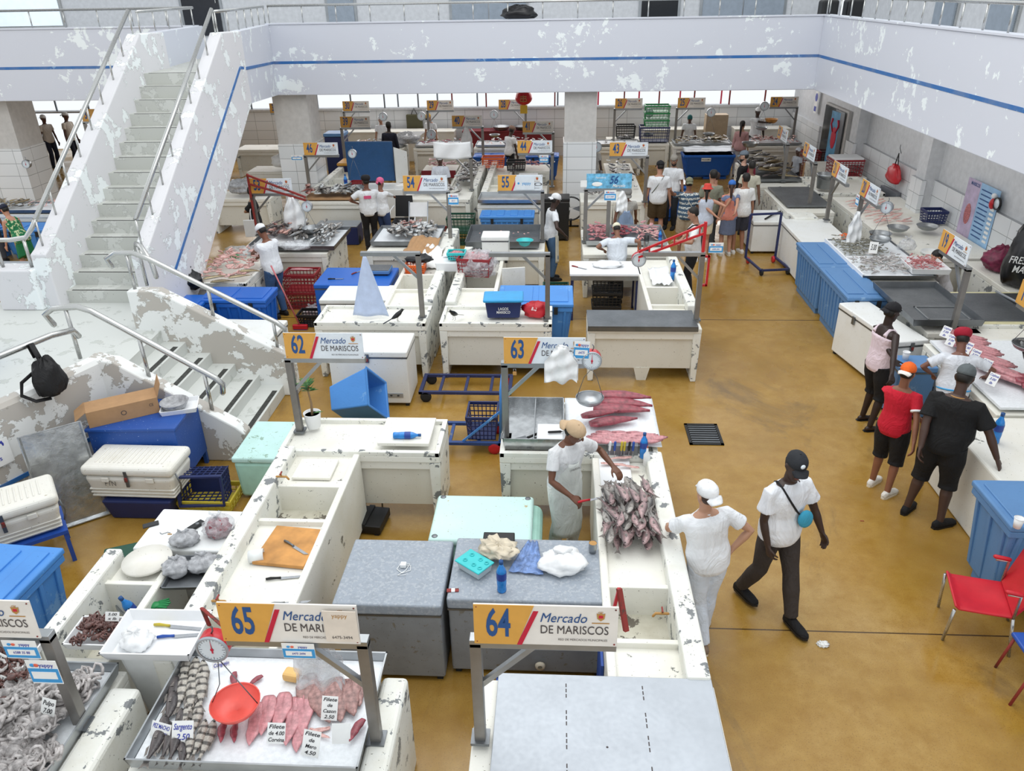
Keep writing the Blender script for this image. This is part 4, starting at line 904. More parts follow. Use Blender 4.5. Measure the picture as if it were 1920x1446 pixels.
    if hat:
        kind, c = hat[0], hat[1]; cm = fabric('hat_cloth', c, wr=.3)
        if kind in ('cap', 'backcap'):
            m = MB(); m.loft([(hd(0,-.008,zz), Xh, Fh, rx, ry) for zz, rx, ry in ((.035,.084,.104),(.06,.086,.106),(.09,.08,.1),(.118,.06,.076),(.136,.03,.038),(.14,.006,.008))], 20)
            c0 = m.build('cap', cm, root); s = 1 if kind == 'cap' else -1
            b2 = MB().sheet(10, 5, lambda u, v: tuple(hd((u-.5)*.15*(1-.25*v*v), s*(.085+.085*v*(1-(2*u-1)**2*.45))-.008, .048-.03*v-.025*(2*u-1)**2)))
            b2.build('brim', fabric('brim_cloth', hat[2]) if len(hat) > 2 else cm, c0, solid=.005); MB().ball(hd(0,-.008,.142), .008, .008, .005, 8, 4).build('button', cm, c0)
            if len(hat) > 3: e = MB().ball(hd(0,.088,.085), .024, .012, .02, 12, 6).build('round_badge', M[hat[3]], c0)
            if kind == 'backcap': MB().tube([hd(-.05,.088,.05), hd(0,.099,.055), hd(.05,.088,.05)], .006, 6).build('strap', cm, c0)
        elif kind == 'bucket':
            m = MB(); m.loft([(hd(0,-.008,zz), Xh, Fh, rx, ry) for zz, rx, ry in ((.02,.13,.15),(.03,.12,.14),(.05,.088,.108),(.1,.082,.1),(.13,.07,.085),(.136,.02,.03))], 22); m.build('bucket_hat', cm, root)
        elif kind == 'puff':
            m = MB(); m.loft([(hd(0,-.015,zz), Xh, Fh, rx, ry) for zz, rx, ry in ((.03,.082,.1),(.05,.098,.115),(.085,.108,.125),(.125,.1,.115),(.15,.07,.08),(.158,.02,.03))], 22); m.build('cloth_hat', cm, root)
        elif kind == 'scarf':
            m = MB(); m.loft([(hd(0,-.018,zz), Xh, Fh, rx, ry) for zz, rx, ry in ((-.04,.066,.07),(0,.08,.088),(.04,.088,.104),(.08,.084,.102),(.115,.064,.078),(.138,.02,.03))], 20); m.ball(hd(0,-.125,.0), .035, .03, .035, 10, 6); m.build('head_scarf', cm, root)
    if extras: extras(root, dict(sp=sp, X1=X1, F1=F1, U=U, hd=hd, arms=arms, legs=legs, N=N, Pz=Pz, T=T, K=K, body=bo, X0=X0, F0=F0))
    return root
def apron(col='white', length=.95, top=.34, w=.17):
    def fn(root, q):
        sp, X, F = q['sp'], q['X1'], q['F1']
        def f(u, v):
            t = top-(top+.0)*min(v*2.4, 1) if v < .42 else 0; ww = (.10+.09*min(1, v*3)) if v < .3 else .20
            a = (u-.5)*2*1.25
            if v < .42: c = sp(top*(1-v/.42)); ry = .135; rx = ww*.95
            else: c = sp(0)-V((0,0,(v-.42)/.58*(length-top*.6))); ry = .15+.03*(v-.42); rx = .2
            return tuple(c+X*(rx*sin(a))+F*(ry*cos(a)*(1 if v < .42 else 1)+.012))
        MB().sheet(14, 18, f).build('apron', fabric('apron_cloth', col, wr=.35), root, solid=.005)
        MB().tube([sp(top)+X*.09+F*.12, sp(.49)+X*.075, sp(.53)-F*.06, sp(.49)-X*.075, sp(top)-X*.09+F*.12], .006, 6).build('apron_strap', fabric('apron_cloth', col, wr=.35), root)
    return fn
def crossbag(col, pouch, s=1, low=.12, strap='#16161a'):
    def fn(root, q):
        sp, X, F = q['sp'], q['X1'], q['F1']
        pts = [sp(.515)-X*(s*.10)-F*.03, sp(.50)-X*(s*.105)+F*.05, sp(.42)-X*(s*.08)+F*.135, sp(.3)+X*(s*.0)+F*.15, sp(.2)+X*(s*.09)+F*.14, sp(.13)+X*(s*.15)+F*.08]
        bk = [sp(.515)-X*(s*.10)-F*.03, sp(.46)-X*(s*.07)-F*.10, sp(.3)+X*(s*.04)-F*.13, sp(.15)+X*(s*.14)-F*.10, sp(.13)+X*(s*.16)+F*.06]
        st = MB().tube(pts, .013, 6, flat=.35, ref=(0,0,1)).tube(bk, .013, 6, flat=.35, ref=(0,0,1)).build('strap', fabric('strap_web', strap), root)
        if pouch:
            c = sp(.2)+X*(s*.1)+F*.165; a = Matrix((X, F, q['U'])).transposed().to_4x4(); a.translation = c
            MB().ball((0,0,0), .075, .035, .10, 16, 10, M=a @ Matrix.Rotation(rad(-25*s), 4, 'Y')).build('pouch', fabric('pouch_cloth', col), root)
    return fn
# ================================================================ foreground stalls
def Q(nl, nr, bl, z):
    """plan of a box from three corners of its top: near left, near right, back left -> centre, width, depth, angle"""
    A, B, D = P(*nl, z), P(*nr, z), P(*bl, z); w = (B-A).length; u = (B-A).normalized(); n = V((-u.y, u.x, 0)); d = (D-A).dot(n)
    c = (A+B)/2+n*d/2; return c, w, d, math.atan2(u.y, u.x)
def at0(c, z=0): return (c.x, c.y, z)
# ---- stall 64
siderun(.40, 1.12, 3.95, 6.94, 1, [(3.9,4.36,.82),(4.40,4.96,.58),(5.0,5.5,.82),(5.5,6.94,.82)], 'long chipped side counter with sink in stall 64, beside the open aisle', ow=.17)
bench(-.58, 1.10, 6.95, 8.1, 'white chipped counter of stall 63 holding the foil tray and red fillets', foot=False)
bench(-.52, 1.14, 2.7, 3.94, 'counter under the grey steel sheet, bottom centre, carrying sign 64', rim=0, z=.92, foot=False)
o = MB().box(-.74,.76,-.63,.63,0,.02).build('steel_sheet', M['steelw'], None, (.36, 3.33, .93), bev=.004); tag(o, 'large pale grey steel sheet covering the counter at the bottom centre', 'sheet')
m = MB()
for sx in (-.26,.27):
    for k in range(26):
        if k % 9 not in (0, 4, 5): m.cbox((sx, .58-k*.045, .0205), .008, .03, .001)
m.ball((0.0,.05,.02), .008, .008, .002); m.build('seam_marks', M['ink'], o)
sign('64', -.46, 3.42, -1, 'sign 64 with cream board, nearest sign at bottom centre', zb=1.84, base=.95)
sign('65', -1.15, 3.42, 1, 'sign 65 with cream board, above the red hanging bowl', zb=1.80, base=.9, redx=.42)
sign('66', -3.18, 3.45, 1, 'partly cut off sign at the bottom left corner with yappy stickers below', zb=1.74, base=.9)
sign('62', -2.86, 7.38, -1, 'sign 62 over the white counter with the potted plant', zb=1.82, base=.9, pale=True)
sign('63', -.53, 7.3, -1, 'sign 63 with white bags hung over its board', zb=1.82, base=.9, pale=True)
t65 = bpy.data.objects['stall_sign.001']; t66 = bpy.data.objects['stall_sign.002']; t63 = bpy.data.objects['stall_sign.004']
sticker(t66, (-.14,-.07,1.66), .22, .15, num='6588 35 88'); sticker(t66, (-.04,-.08,1.48), .2, .2)
sticker(t65, (-.38,-.07,1.75), .2, .12, num='6475 3494')
b = MB().cbox((0,0,0), .2, .004, .24).build('payment_sticker', flat('faded_sticker', '#e3d9cc', .6), t65); b.location = (-.1,-.062,1.95); txt('yappy', M['gold'], b, (.0,-.004,.085), .045, .9); txt('6475-3494', M['ink'], b, (0,-.004,-.085), .032, .9)
sticker(t63, (.80,-.06,1.98), .16, .2, num='6475', rot=.05)
# grey painted freezers and what lies on them
freezer(.9, .84, .86, (-1.35, 5.12, 0), 'grey painted freezer with empty textured lid and a white cable on top', body='frzg', lid='frzt', latch=False, vent=False, lidh=.12)
freezer(1.32, .80, .86, (-.21, 5.19, 0), 'grey painted freezer covered with bags, cloth and a blue bottle', body='frzg', lid='frzt', latch=False, vent=False, lidh=.12)
o = MB().lathe([(.002,-.0),(.03,0),(.045,.012),(.04,.03),(.02,.035)], 12).build('drain_bung', M['cream'], None, (-.1, 4.78, .16)); o.rotation_euler = (pi/2,0,0); tag(o, 'round drain bung low on the front of the grey freezer', 'drain plug')
t = thing('charger_cable', 'white charger with tangled white cable on the grey freezer lid', 'cable', at0(P(756,1066,.86), .862))
MB().cbox((0,.02,.02), .05, .05, .035).build('plug', M['white'], t, bev=.006)
MB().tube([(.0,.02,.02),(.06,.03,.006),(.07,-.03,.006),(0,-.07,.006),(-.05,-.02,.006),(-.03,.05,.008),(.05,.05,.006),(.03,-.03,.006),(-.03,-.1,.006),(.04,-.09,.006)], .0035, 6).build('cable', M['white'], t)
t = thing('storage_box', 'clear plastic box with turquoise lid on the grey freezer', 'box', at0(P(890,1062,.9), .862), rad(-38))
MB().box(-.13,.13,-.09,.09,0,.08,tx=.012,ty=.012).build('tub', flat('clear_box_plastic', '#b9c7cb', .2), t, bev=.01); l = MB().box(-.14,.14,-.1,.1,.08,.095).build('lid', M['cyan'], t, bev=.006)
for sx in (-.07,.03,.1):
    for sy in (-.04,.045): MB().lathe([(.012,.0955),(.02,.0955),(.02,.1),(.012,.1)], 14, (sx,sy,0)).build('lid_ring', M['cyan'], l)
t = thing('cash_box', 'black cash box at the back edge of the grey freezer', 'box', at0(P(935,1018,.9), .862)); MB().box(-.14,.14,-.1,.1,0,.08).build('case', M['black'], t, bev=.008); MB().box(-.05,.05,-.02,.0,.08,.09).build('handle', M['steeld'], t)
tag(blob_mesh('c', None, (.17,.12,.06), 3, .5, fr=5, pleat=.3).build('cream_cloth', M['cream'], None, at0(P(935,1040,.9), .93), rad(-20)), 'crumpled cream cloth lying over the turquoise box', 'cloth')
o = MB().sheet(14, 18, lambda u, v: ((u-.5)*(.1+.2*v), .22-.42*v, .012+.025*abs(sin(u*9+v*2))*(1-v*.5))).build('blue_apron', film('blue_vinyl', '#7f9fd8', .75, .25), None, at0(P(992,1048,.87), .862), rad(-6), solid=.003); tag(o, 'folded translucent blue plastic apron on the grey freezer', 'apron')
bottle(at0(P(941,1108,.86), .862), 'blue water bottle standing on the front edge of the grey freezer', 1.0)
bag(at0(P(1055,1060,.88), .862), (.2,.15,.09), 'white carrier bag with blue print, full and knotted, on the grey freezer', 'bagw', 4)
t = thing('steel_tumbler', 'small steel tumbler on the back right corner of the grey freezer', 'tumbler', at0(P(1111,1036,.86), .862)); MB().lathe([(.002,0),(.03,0),(.038,.05),(.034,.1),(.036,.105)], 16).build('cup', M['steel'], t); MB().lathe([(.002,.1),(.034,.1)], 16).build('lid', M['gold'], t)
t = thing('leather_patch', 'brown and white wallet on the left front corner of the freezer lid', 'wallet', at0(P(849,1108,.86), .862), .1); MB().box(-.05,.05,-.02,.02,0,.008).build('cover', M['rust'], t, bev=.003); MB().box(-.012,.018,-.0202,.0202,.0005,.0085).build('band', M['white'], t)
tag(MB().box(-.01,.01,-.2,.2,0,.68).build('blue_board', M['cobalt'], None, (.385, 4.5, 0)), 'narrow blue board standing between the grey freezer and the side counter', 'board')
# mint coloured box
t = thing('insulated_box', 'mint green fibreglass box with stained white lid behind the grey freezers', 'ice box', (-.66, 6.12, 0))
MB().box(-.5,.56,-.36,.38,.03,.62,tx=.04,ty=.04).build('tub', flat('mint_plastic', '#a9d6c8', .45), t, bev=.1, seg=4); l = MB().box(-.52,.46,-.38,.36,.62,.70).build('lid', M['mint'], t, bev=.035, seg=4)
for a, b_ in ((-.46,.31),(.4,.31),(-.46,-.32)): MB().ball((a,b_,.70), .03, .03, .008).build('lid_plug', M['steeld'], l)
# platform scale on the floor between the benches
t = thing('platform_scale', 'black platform scale on the floor left of the mint box', 'scale', at0(P(692,982,0)), rad(-6))
MB().box(-.2,.2,-.2,.17,.02,.12).build('platform', M['black'], t, bev=.01); MB().box(-.03,.03,-.2,.17,.12,.135).build('centre_rib', M['black'], t); MB().tube([(-.1,.2,.05),(-.1,.22,.22),(.1,.22,.22),(.1,.2,.05)], .012, 8).build('handle', M['chrome'], t)
m = MB(); [m.cbox((sx*.15, sy*.15-.02, .015), .05,.05,.03) for sx in (-1,1) for sy in (-1,1)]; m.build('feet', M['rubber'], t)
# catch and tools of stall 63/64
pile('dark_pink_fish', [FM['pink'], FM['grey'], FM['pink']], (.48,.93,5.5,6.25), .86, 95, pi/2, .5, 'slim dark pink-grey fish in the pile on the aisle side counter', 'fish', 'slim fish heaped on the side counter by the butcher', (.7,.95), .07, seed=3, heap=.09)
o = MB().box(-.17,.17,-.5,.5,0,.03).build('cutting_board', M['foam'], None, (.62, 6.52, .83), bev=.006); tag(o, 'long white cutting board in front of the butcher', 'cutting board')
pile('pale_fillet', [FM['filp']], (.52,.78,6.75,6.92), .87, 3, .1, .2, 'pale pink fillet lying on the butcher board', 'fillet', 'fillets on the butcher board', (.7,.8), .01, seed=5, heap=0)
put('thin_fillet', FM['filp'], (.70,6.25,.868), rad(100), 'single thin pink strip hanging off the butcher hand', 'fillet', None, .8)
tray(.66,.95,.14, (-.22,7.5,.9), 'foil lined steel tray of stall 63, left part', mat='foil', rz=0); MB().box(-.005,.005,-.46,.46,0,.13).build('divider', M['steel'], bpy.data.objects['steel_tray'])
tag(MB().box(-.17,.17,-.16,.16,0,.05).build('foam_rack', M['foam'], None, (-.02,7.3,.93), bev=.008), 'white ribbed foam slab in the foil tray', 'foam slab')
t = thing('cleaver', 'dark handled cleaver lying in the foil tray corner', 'cleaver', (-.38,7.18,.93), .5); MB().box(-.02,.1,-.05,.05,0,.006).build('blade', M['steeld'], t); MB().tube([(.1,0,.005),(.24,.02,.01)], .014, 8).build('handle', M['black'], t)
t = thing('sharpening_steel', 'sharpening steel with black handle on the foam slab', 'sharpener', (-.06,7.24,.99), .12); MB().tube([(0,0,.012),(.13,0,.012)], .014, 8, rnd=True).build('handle', M['black'], t); MB().tube([(.13,0,.012),(.4,0,.012)], .005, 8).build('rod', M['steel'], t)
tag(drape([(.12,7.05,.99),(1.14,7.05,.95),(1.14,8.08,.98),(.12,8.08,.97)], 'ice', 'ice_sheet', 'white plastic sheet on the bench corner under the red fillets', 'sheet', .015), 'white plastic sheet on the bench corner under the red fillets', 'sheet')
for i, (px, py, a, me, s) in enumerate(((1150,795,.25,'loin',1.0),(1165,775,-.1,'loin',1.15),(1175,765,-.2,'loin',1.05),(1125,785,.3,'loin',.8),(1170,755,-.12,'loin',1.1))):
    put('tuna_loin', FM[me], at0(P(px,py,1.0), 1.0+.012*i), (0,0,a), 'thick dark red fish loin on the far corner of stall 63', 'fillet', 'dark red loins on stall 63', s)
for i in range(11):
    p = P(1130+i*9, 828-3*(i % 3), 1.0); put('pink_strip', FM['strip'], at0(p, .985+.012*(i % 3)), (0,0,rad(-8+i*1.5)), 'long pink fillet strip in the row at the near edge of the sheet', 'fillet', 'row of long pink fillets on stall 63', (.8,1.25,1.4))
tag(MB().box(-.16,.16,-.04,.04,0,.12).build('knife_rack', M['steeld'], None, (.72,6.99,.9), bev=.004), 'steel rack holding coloured knives behind the cutting board', 'rack')
for i, (dx, c) in enumerate(((-.14,'white'),(-.09,'cobalt'),(-.02,'yellow'),(.01,'yellow'),(.06,'black'),(.1,'cobalt'))):
    t = thing('rack_knife', ['white','first blue','left yellow','right yellow','black','second blue'][i]+' handled knife standing in the knife rack', 'knife', (.72+dx,6.93,.98)); MB().tube([(0,0,0),(.004,-.01,.1)], .013, 8, rnd=True).build('handle', M[c], t); MB().box(-.002,.002,-.01,.01,-.1,0).build('blade', M['knife'], t)
bottle((.93,6.92,.9), 'blue water bottle beside the knife rack', .95)
t = thing('spray_bottle', 'small white squeeze bottle beside the knife rack', 'bottle', (.95,6.78,.9)); MB().lathe([(.002,0),(.035,0),(.035,.12),(.012,.16),(.01,.2),(.002,.2)], 14).build('body', M['white'], t); MB().lathe([(.002,.2),(.006,.2),(.003,.23)], 8).build('nozzle', M['orange'], t)
scale((.38,7.28,2.03), 'red backed scale hanging from the right end of sign 63', cold='red2', drop=.48, bowl_r=.15, bowl_off=(-.0,.15))
hung_bags((.06,7.2,2.03), .34, .4, 'sheaf of white carrier bags hung over the middle of sign 63')
def padlock(p, label):
    t = thing('padlock', label, 'padlock', p); MB().box(-.02,.02,-.01,.01,-.05,-.01).build('case', M['gold'], t, bev=.004); MB().tube([(-.012,0,-.01),(-.012,0,.02),(.012,0,.02),(.012,0,-.01)], .004, 6).build('shackle', M['steel'], t)
padlock((-.42,7.24,1.74), 'pair of keys and padlock hanging under sign 63')
def faucet(p, rz, label):
    t = thing('water_tap', label, 'tap', p, rz); MB().tube([(0,0,0),(.05,0,.0),(.1,0,.0),(.12,0,-.03)], .011, 8, rnd=True).build('spout', M['gold'], t); MB().tube([(.05,0,.0),(.05,0,.035)], .008, 8).build('stem', M['gold'], t); MB().bar((.05,-.03,.04),(.05,.03,.04), .012).build('lever', M['rust'], t)
faucet((.93,4.75,.8), pi, 'small tap over the sink in the side counter of stall 64')
t = thing('rusty_bracket', 'rusty red bracket arm beside the right end of sign 64', 'bracket', (.42,3.8,1.9)); MB().bar((0,0,0),(.05,-.1,-.26), .03).build('arm', M['rust'], t); MB().bar((0,0,0),(-.03,0,-.2), .02).build('strut', M['red2'], t)
crate(.32,.3,.3, (-.28,4.35,0), 'small blue crate on the floor between stalls, behind the post of sign 64', mat='cobalt')
bucket(.13,.32, at0(P(1050,1262,.3), .0), 'white bucket hidden behind the steel sheet of stall 64').location = (.12, 4.25, .0)
# ---- stall 62 / 65
bench(-2.97, -1.22, 6.93, 7.66, 'white counter under sign 62 with recessed grey front', foot=False)
tag(MB().box(-.28,.28,-.28,.28,0,.04).build('board', M['cnt'], None, (-1.62,7.3,.93), bev=.006), 'square white board on the right half of the counter under sign 62', 'board').name = 'white_board'
bottle((-1.74,7.12,.975+.03), 'blue water bottle lying on its side on the counter under sign 62', .95, rot=(pi/2,0,pi/2+.05))
t = thing('potted_plant', 'small green plant in a white pot on the corner under sign 62', 'plant', (-2.72,7.45,.91))
MB().lathe([(.002,0),(.075,0),(.095,.17),(.1,.18),(.09,.18),(.085,.15),(.002,.15)], 20).build('pot', M['foam'], t); MB().lathe([(.002,.15),(.085,.15)], 16).build('soil', M['soil'], t)
MB().tube([(0,0,.15),(.01,0,.3),(-.01,.01,.45),(.01,0,.52)], [.016,.013,.01,.008], 8).build('stem', M['bark'], t)
rnd = random.Random(4); m = MB()
for i in range(26):
    a = rnd.uniform(0, 2*pi); z = rnd.choice((.5,.55,.45,.22)); L = rnd.uniform(.1,.17); e = rnd.uniform(.2,1.0); b0 = V((0,0,z if z > .3 else .17)); d = V((cos(a)*cos(e), sin(a)*cos(e), sin(e))); s = V((-sin(a), cos(a), 0))*.02
    m.add([b0, b0+d*L*.5+s, b0+d*L-V((0,0,.02)), b0+d*L*.5-s], [(0,1,2,3)], 0, True)
m.build('leaves', M['leaf'], t)
siderun(-2.92, -2.08, 3.95, 6.95, -1, [(3.9,4.05,.82),(4.08,4.5,.6),(4.55,5.75,.82),(5.8,6.32,.58),(6.36,7.0,.84)], 'long chipped side counter with two sinks behind sign 65', ow=.15)
tag(MB().box(-.2,.2,-.18,.18,0,.03).build('board', M['cnt'], None, (-2.48,6.65,.85), bev=.006), 'square white lid at the far end of the side counter, behind the sink', 'board').name = 'white_board'
tag(MB().box(-.24,.24,-.26,.26,0,.035).build('cutting_board', M['wood'], None, (-2.37,5.42,.83), rad(-6), bev=.006), 'worn orange wooden cutting board with a knife on it', 'cutting board')
knife((-2.33,5.4,.868), rad(-35), 'grey handled knife lying on the orange board', 'steeld', .2); knife((-2.33,5.02,.83), rad(10), 'black handled knife between the white cup and the sink', 'black', .18); knife((-2.2,4.72,.83), rad(8), 'long bare blade knife lying near the sink rim behind sign 65', 'steeld', .22)
t = thing('plastic_jug', 'white plastic cup lying on its side on the side counter', 'cup', at0(P(482,1045,.86), .875), rad(15)); t.rotation_euler = (0, pi/2, rad(15)); MB().lathe([(.002,-.07),(.055,-.07),(.06,.06),(.055,.06),(.05,-.06)], 18).build('cup', M['white'], t); MB().tube([(.06,0,.04),(.09,0,.02),(.09,0,-.03),(.06,0,-.05)], .008, 6).build('handle', M['white'], t)
faucet((-2.78,6.35,.97), 0, 'rusty tap on the wall of the side counter, near sign 62'); faucet((-2.72,4.58,.97), 0, 'brown tap on the wall of the side counter, left of sign 65')
bench(-2.72, -1.23, 3.0, 3.94, 'counter carrying the iced fish display under sign 65', rim=0, foot=False)
solid_block(-1.22, -1.03, 3.0, 3.95, .9, 'rounded white end wall right of the iced display under sign 65')
tray(1.5,.95,.1, (-1.95,3.6,.9), 'wide steel display tray with ice sheet under sign 65', floor='ice')
def lay(meshkey, name, cat, label, group, items, z=.94, jitter=0):
    me = FM[meshkey]
    for i, it in enumerate(items):
        px, py, a, s = it; put(name, me[i % len(me)] if isinstance(me, list) else me, at0(P(px, py, z), z+.006*(i % 3)), (0, 0, rad(a)), label, cat, group, s)
lay('strp','striped_fish','fish','black and silver striped fish at the left of the iced display','striped fish under sign 65', [(345,1262,-72,0.84),(362,1268,-76,0.89),(380,1275,-70,0.89),(340,1300,-74,0.94),(358,1308,-70,1.00),(376,1300,-66,0.97),(350,1340,-80,0.81),(368,1352,-76,0.81),(375,1390,-84,0.81),(388,1392,-86,0.89),(355,1400,-70,0.74)])
lay('dark','dark_fish','fish','dark slim fish in the front left corner of the iced display','dark fish under sign 65', [(322,1300,-78,0.91),(318,1330,-76,0.91),(300,1380,-80,0.91),(312,1392,-76,0.91),(325,1398,-74,0.85),(290,1400,-84,0.91),(333,1360,-80,0.78),(340,1420,-70,0.65)])
lay('filr','red_fillet','fillet','small red fillet behind the red bowl','red fillets behind the bowl', [(440,1278,-70,.5),(478,1280,-130,.42),(418,1378,-80,.55),(440,1378,-75,.5)])
lay('fil','pink_fillet','fillet','pink corvina fillet in the middle row of the iced display','corvina fillets', [(480,1360,-80,1.12),(500,1345,-78,1.06),(528,1340,-80,1.06),(548,1345,-76,1.01),(570,1345,-72,1.10),(545,1370,-80,0.90),(560,1380,-74,0.90)])
lay('filb','brown_fillet','fillet','brownish ribbed fillet in the back right group of the display','cazon fillets', [(578,1300,-76,1.21),(602,1318,-70,1.26),(628,1310,-74,1.21),(646,1308,-80,1.10),(660,1315,-74,1.26),(640,1330,-80,1.10),(672,1300,-76,1.10),(612,1335,-66,0.99)])
lay('filp','pale_fillet','fillet','pale pink fillet behind the mero price card','mero fillets', [(590,1372,-160,.6),(600,1378,-20,.5)])
lay('filr','red_chunk','fillet','dark red fish chunk beside the blank card','red chunk', [(668,1372,-110,.6)], .96)
o = tag(MB().cbox((0,0,.04), .12,.09,.07).build('sponge', M['filp'], None, at0(P(549,1272,.94), .935), rad(-10), bev=.02), 'yellow pink sponge block at the back of the iced display', 'sponge'); o.data.materials[0] = flat('sponge_yellow', '#e8c07c', .8)
card(at0(P(298,1385,.95),.95), .15,.1, ['PEZ MACHO','3.00'], 'price card reading PEZ MACHO 3.00', rad(-14), rad(55), 'inkb'); card(at0(P(342,1395,.95),.955), .14,.14, ['Sargento','2.50'], 'price card reading Sargento 2.50', rad(4), rad(55), 'inkb')
card(at0(P(517,1396,.95),.955), .12,.13, ['Filete','de 4.00','Corvina'], 'price card reading Filete de Corvina 4.00', 0, rad(55)); card(at0(P(617,1355,.95),.97), .11,.155, ['Filete','de','Cazon','2.50'], 'price card reading Filete de Cazon 2.50', rad(-2), rad(55)); card(at0(P(580,1420,.95),.955), .12,.16, ['Filete','de','Mero','4.50'], 'price card reading Filete de Mero 4.50', rad(-10), rad(55)); card(at0(P(640,1396,.95),.955), .12,.13, [''], 'blank price card beside the red chunk', rad(4), rad(60))
scale((-2.2,3.6,1.69), 'red and steel scale with red plastic bowl beside sign 65', cold='red2', bowl='red', drop=.36, bowl_r=.16, dial_r=.105, bowl_off=(.1,-.10), group=None); bpy.data.objects['weighing_pan.001'].data.materials[0] = flat('coral_plastic', '#f0655a', .35)
t = thing('rusty_bracket', 'rusty bracket arm that carries the red bowl scale', 'bracket', (-2.2,3.6,1.69)); MB().tube([(0,0,0),(.02,-.06,.2),(.22,-.17,.12)], .016, 6, flat=.5).build('arm', M['rust'], t)
hung_bags((-1.48,3.44,1.76), .3, .42, 'clear bags with yappy sticker hung under sign 65', 'bagc')
# ---- stall 66 and the clutter at the left
siderun(-3.92, -3.3, 4.0, 5.2, -1, [(3.9,4.0,.82),(4.05,4.85,.5),(4.9,5.2,.84)], 'chipped sink counter at the left, holding a steel basin and a bottle', ow=.14)
bench(-4.5, -3.13, 2.5, 3.95, 'counter under the octopus tray at the bottom left', rim=0, foot=False)
solid_block(-3.16, -2.93, 2.5, 3.78, .9, 'rounded white end wall right of the octopus tray')
tray(1.1,1.4,.1, (-3.68,3.2,.9), 'large steel tray full of pale octopus at the bottom left', floor='ice')
pile('pale_octopus', FM['octo'], (-4.12,-3.28,2.6,3.72), .95, 150, 0, 3.1, 'pale grey octopus in the steel tray at the bottom left', 'octopus', 'pale octopus in the steel tray', (1.0,1.4), .05, seed=8, heap=.05, tilt=.2)
for i, (c, w_, d_, n) in enumerate(((P(20,1245,1.0),.34,.5,10),(P(5,1310,1.0),.3,.36,8),(P(186,1182,1.0),.42,.3,14))):
    tray(w_, d_, .07, at0(c, 1.0 if i < 2 else .93), ['white tray of brown octopus behind the bottom left sign','white tray of dark octopus at the left edge','white tray of brown octopus beside the 5.00 card'][i], mat='foam', name='plastic_tray', thick=.01)
    pile('brown_octopus', FM['octod'], (c.x-w_*.33,c.x+w_*.33,c.y-d_*.33,c.y+d_*.33), (1.02 if i < 2 else .95), n, 0, 3, ['small brown octopus in the tray behind the bottom left sign','dark octopus in the tray at the left edge','small brown octopus in the tray by the 5.00 card'][i], 'octopus', 'brown octopus in white trays', (.8,1.1), .05, seed=i+2, heap=.03)
card(at0(P(88,1342,1.09),1.09), .11,.11, ['Pulpo','7.00'], 'price card reading Pulpo 7.00 in the octopus tray', rad(-12), rad(60), 'inkk', True); card(at0(P(210,1165,1.06),1.06), .11,.07, ['5.00','x lb'], 'price card reading 5.00 over the brown octopus', 0, rad(60)); card(at0(P(8,1260,1.0),1.08), .09,.07, ['7.00'], 'small price card reading 7.00 at the left edge', -.4, rad(60))
card(at0(P(10,1300,1.0),1.05), .09,.08, ['7.00','2 lb'], 'small price card with 2 lb at the left edge', -.3, rad(60)); card(at0(P(418,1262,.95),1.0), .12,.05, ['Congrejo'], 'small blue lettered card behind the red bowl scale', .4, rad(55), 'inkb')
c, w_, d_, r_ = Q((196,1222),(350,1225),(232,1148), 1.08)
tag(MB().box(-w_*.42,w_*.42,-d_*.42,d_*.42,0,1.0,tx=.08,ty=.08).build('tall_bin', M['white'], None, at0(c), r_, bev=.04, seg=3), 'tall tapered white bin left of the display under sign 65', 'bin')
tray(w_+.06, d_+.06, .09, at0(c, 1.0), 'white plastic tray with knives on top of the tall white bin', rz=r_, mat='foam', name='plastic_tray', thick=.012, fl=.03)
knife((c.x+.02,c.y+.12,1.02), rad(-4), 'yellow handled knife in the white tray', 'yellow', .3); knife((c.x+.1,c.y+.02,1.02), rad(8), 'blue handled knife in the white tray', 'cobalt', .28)
bag((c.x-.14,c.y-.06,1.015), (.12,.1,.07), 'white plastic bag bundle with green net in the white tray', 'bagw', 9); 
tag(MB().lathe([(.002,0),(.16,0),(.21,.12),(.2,.12),(.155,.01),(.002,.01)], 24).build('steel_basin', M['steel'], None, at0(P(268,1128,.6), .52)), 'round steel basin in the sink at the left', 'basin')
bottle((at0(P(258,1140,.75), .62)), 'blue water bottle in the steel basin at the left', 1.0, rot=(.2,-.25,0))
t = thing('rubber_glove', 'dark green rubber glove in the sink at the left', 'glove', at0(P(290,1135,.8), .78), rad(15))
MB().ball((0,0,.02), .05, .04, .02).build('palm', M['green'], t)
for i in range(5): MB().tube([(.03,-.03+i*.016,.02),(.1+.01*(2-abs(i-2)),-.05+i*.026,.02)], [.011,.008], 7, rnd=True).build('finger', M['green'], t)
c, w_, d_, r_ = Q((247,1028),(440,1035),(297,953), .88)
freezer(w_, d_, .88, at0(c), 'white freezer covered with a phone, keys and a bag of red fish', rz=r_, latch=False, body='frz', lid='white')
t = thing('mobile_phone', 'black phone lying on the white freezer', 'phone', at0(P(283,985,.88), .883), rad(30)); MB().box(-.07,.07,-.035,.035,0,.01).build('body', M['black'], t, bev=.006); MB().box(-.064,.064,-.03,.03,.01,.0105).build('screen', M['screen'], t)
t = thing('keys', 'ring of keys lying on the white freezer', 'keys', at0(P(300,1000,.88), .883)); MB().tube([(0,0,.004),(.03,-.02,.004),(.07,.01,.004),(.1,0,.004)], .003, 5).build('lanyard', M['steeld'], t); MB().box(.08,.12,-.02,-.01,0,.004).build('key', M['gold'], t)
t = thing('calculator', 'small black radio beside the bag of red fish', 'radio', at0(P(366,990,.88), .883), rad(60)); MB().box(-.09,.09,-.03,.03,0,.03).build('case', M['black'], t, bev=.005); MB().ball((.03,0,.03), .018, .018, .004).build('speaker', M['steeld'], t)
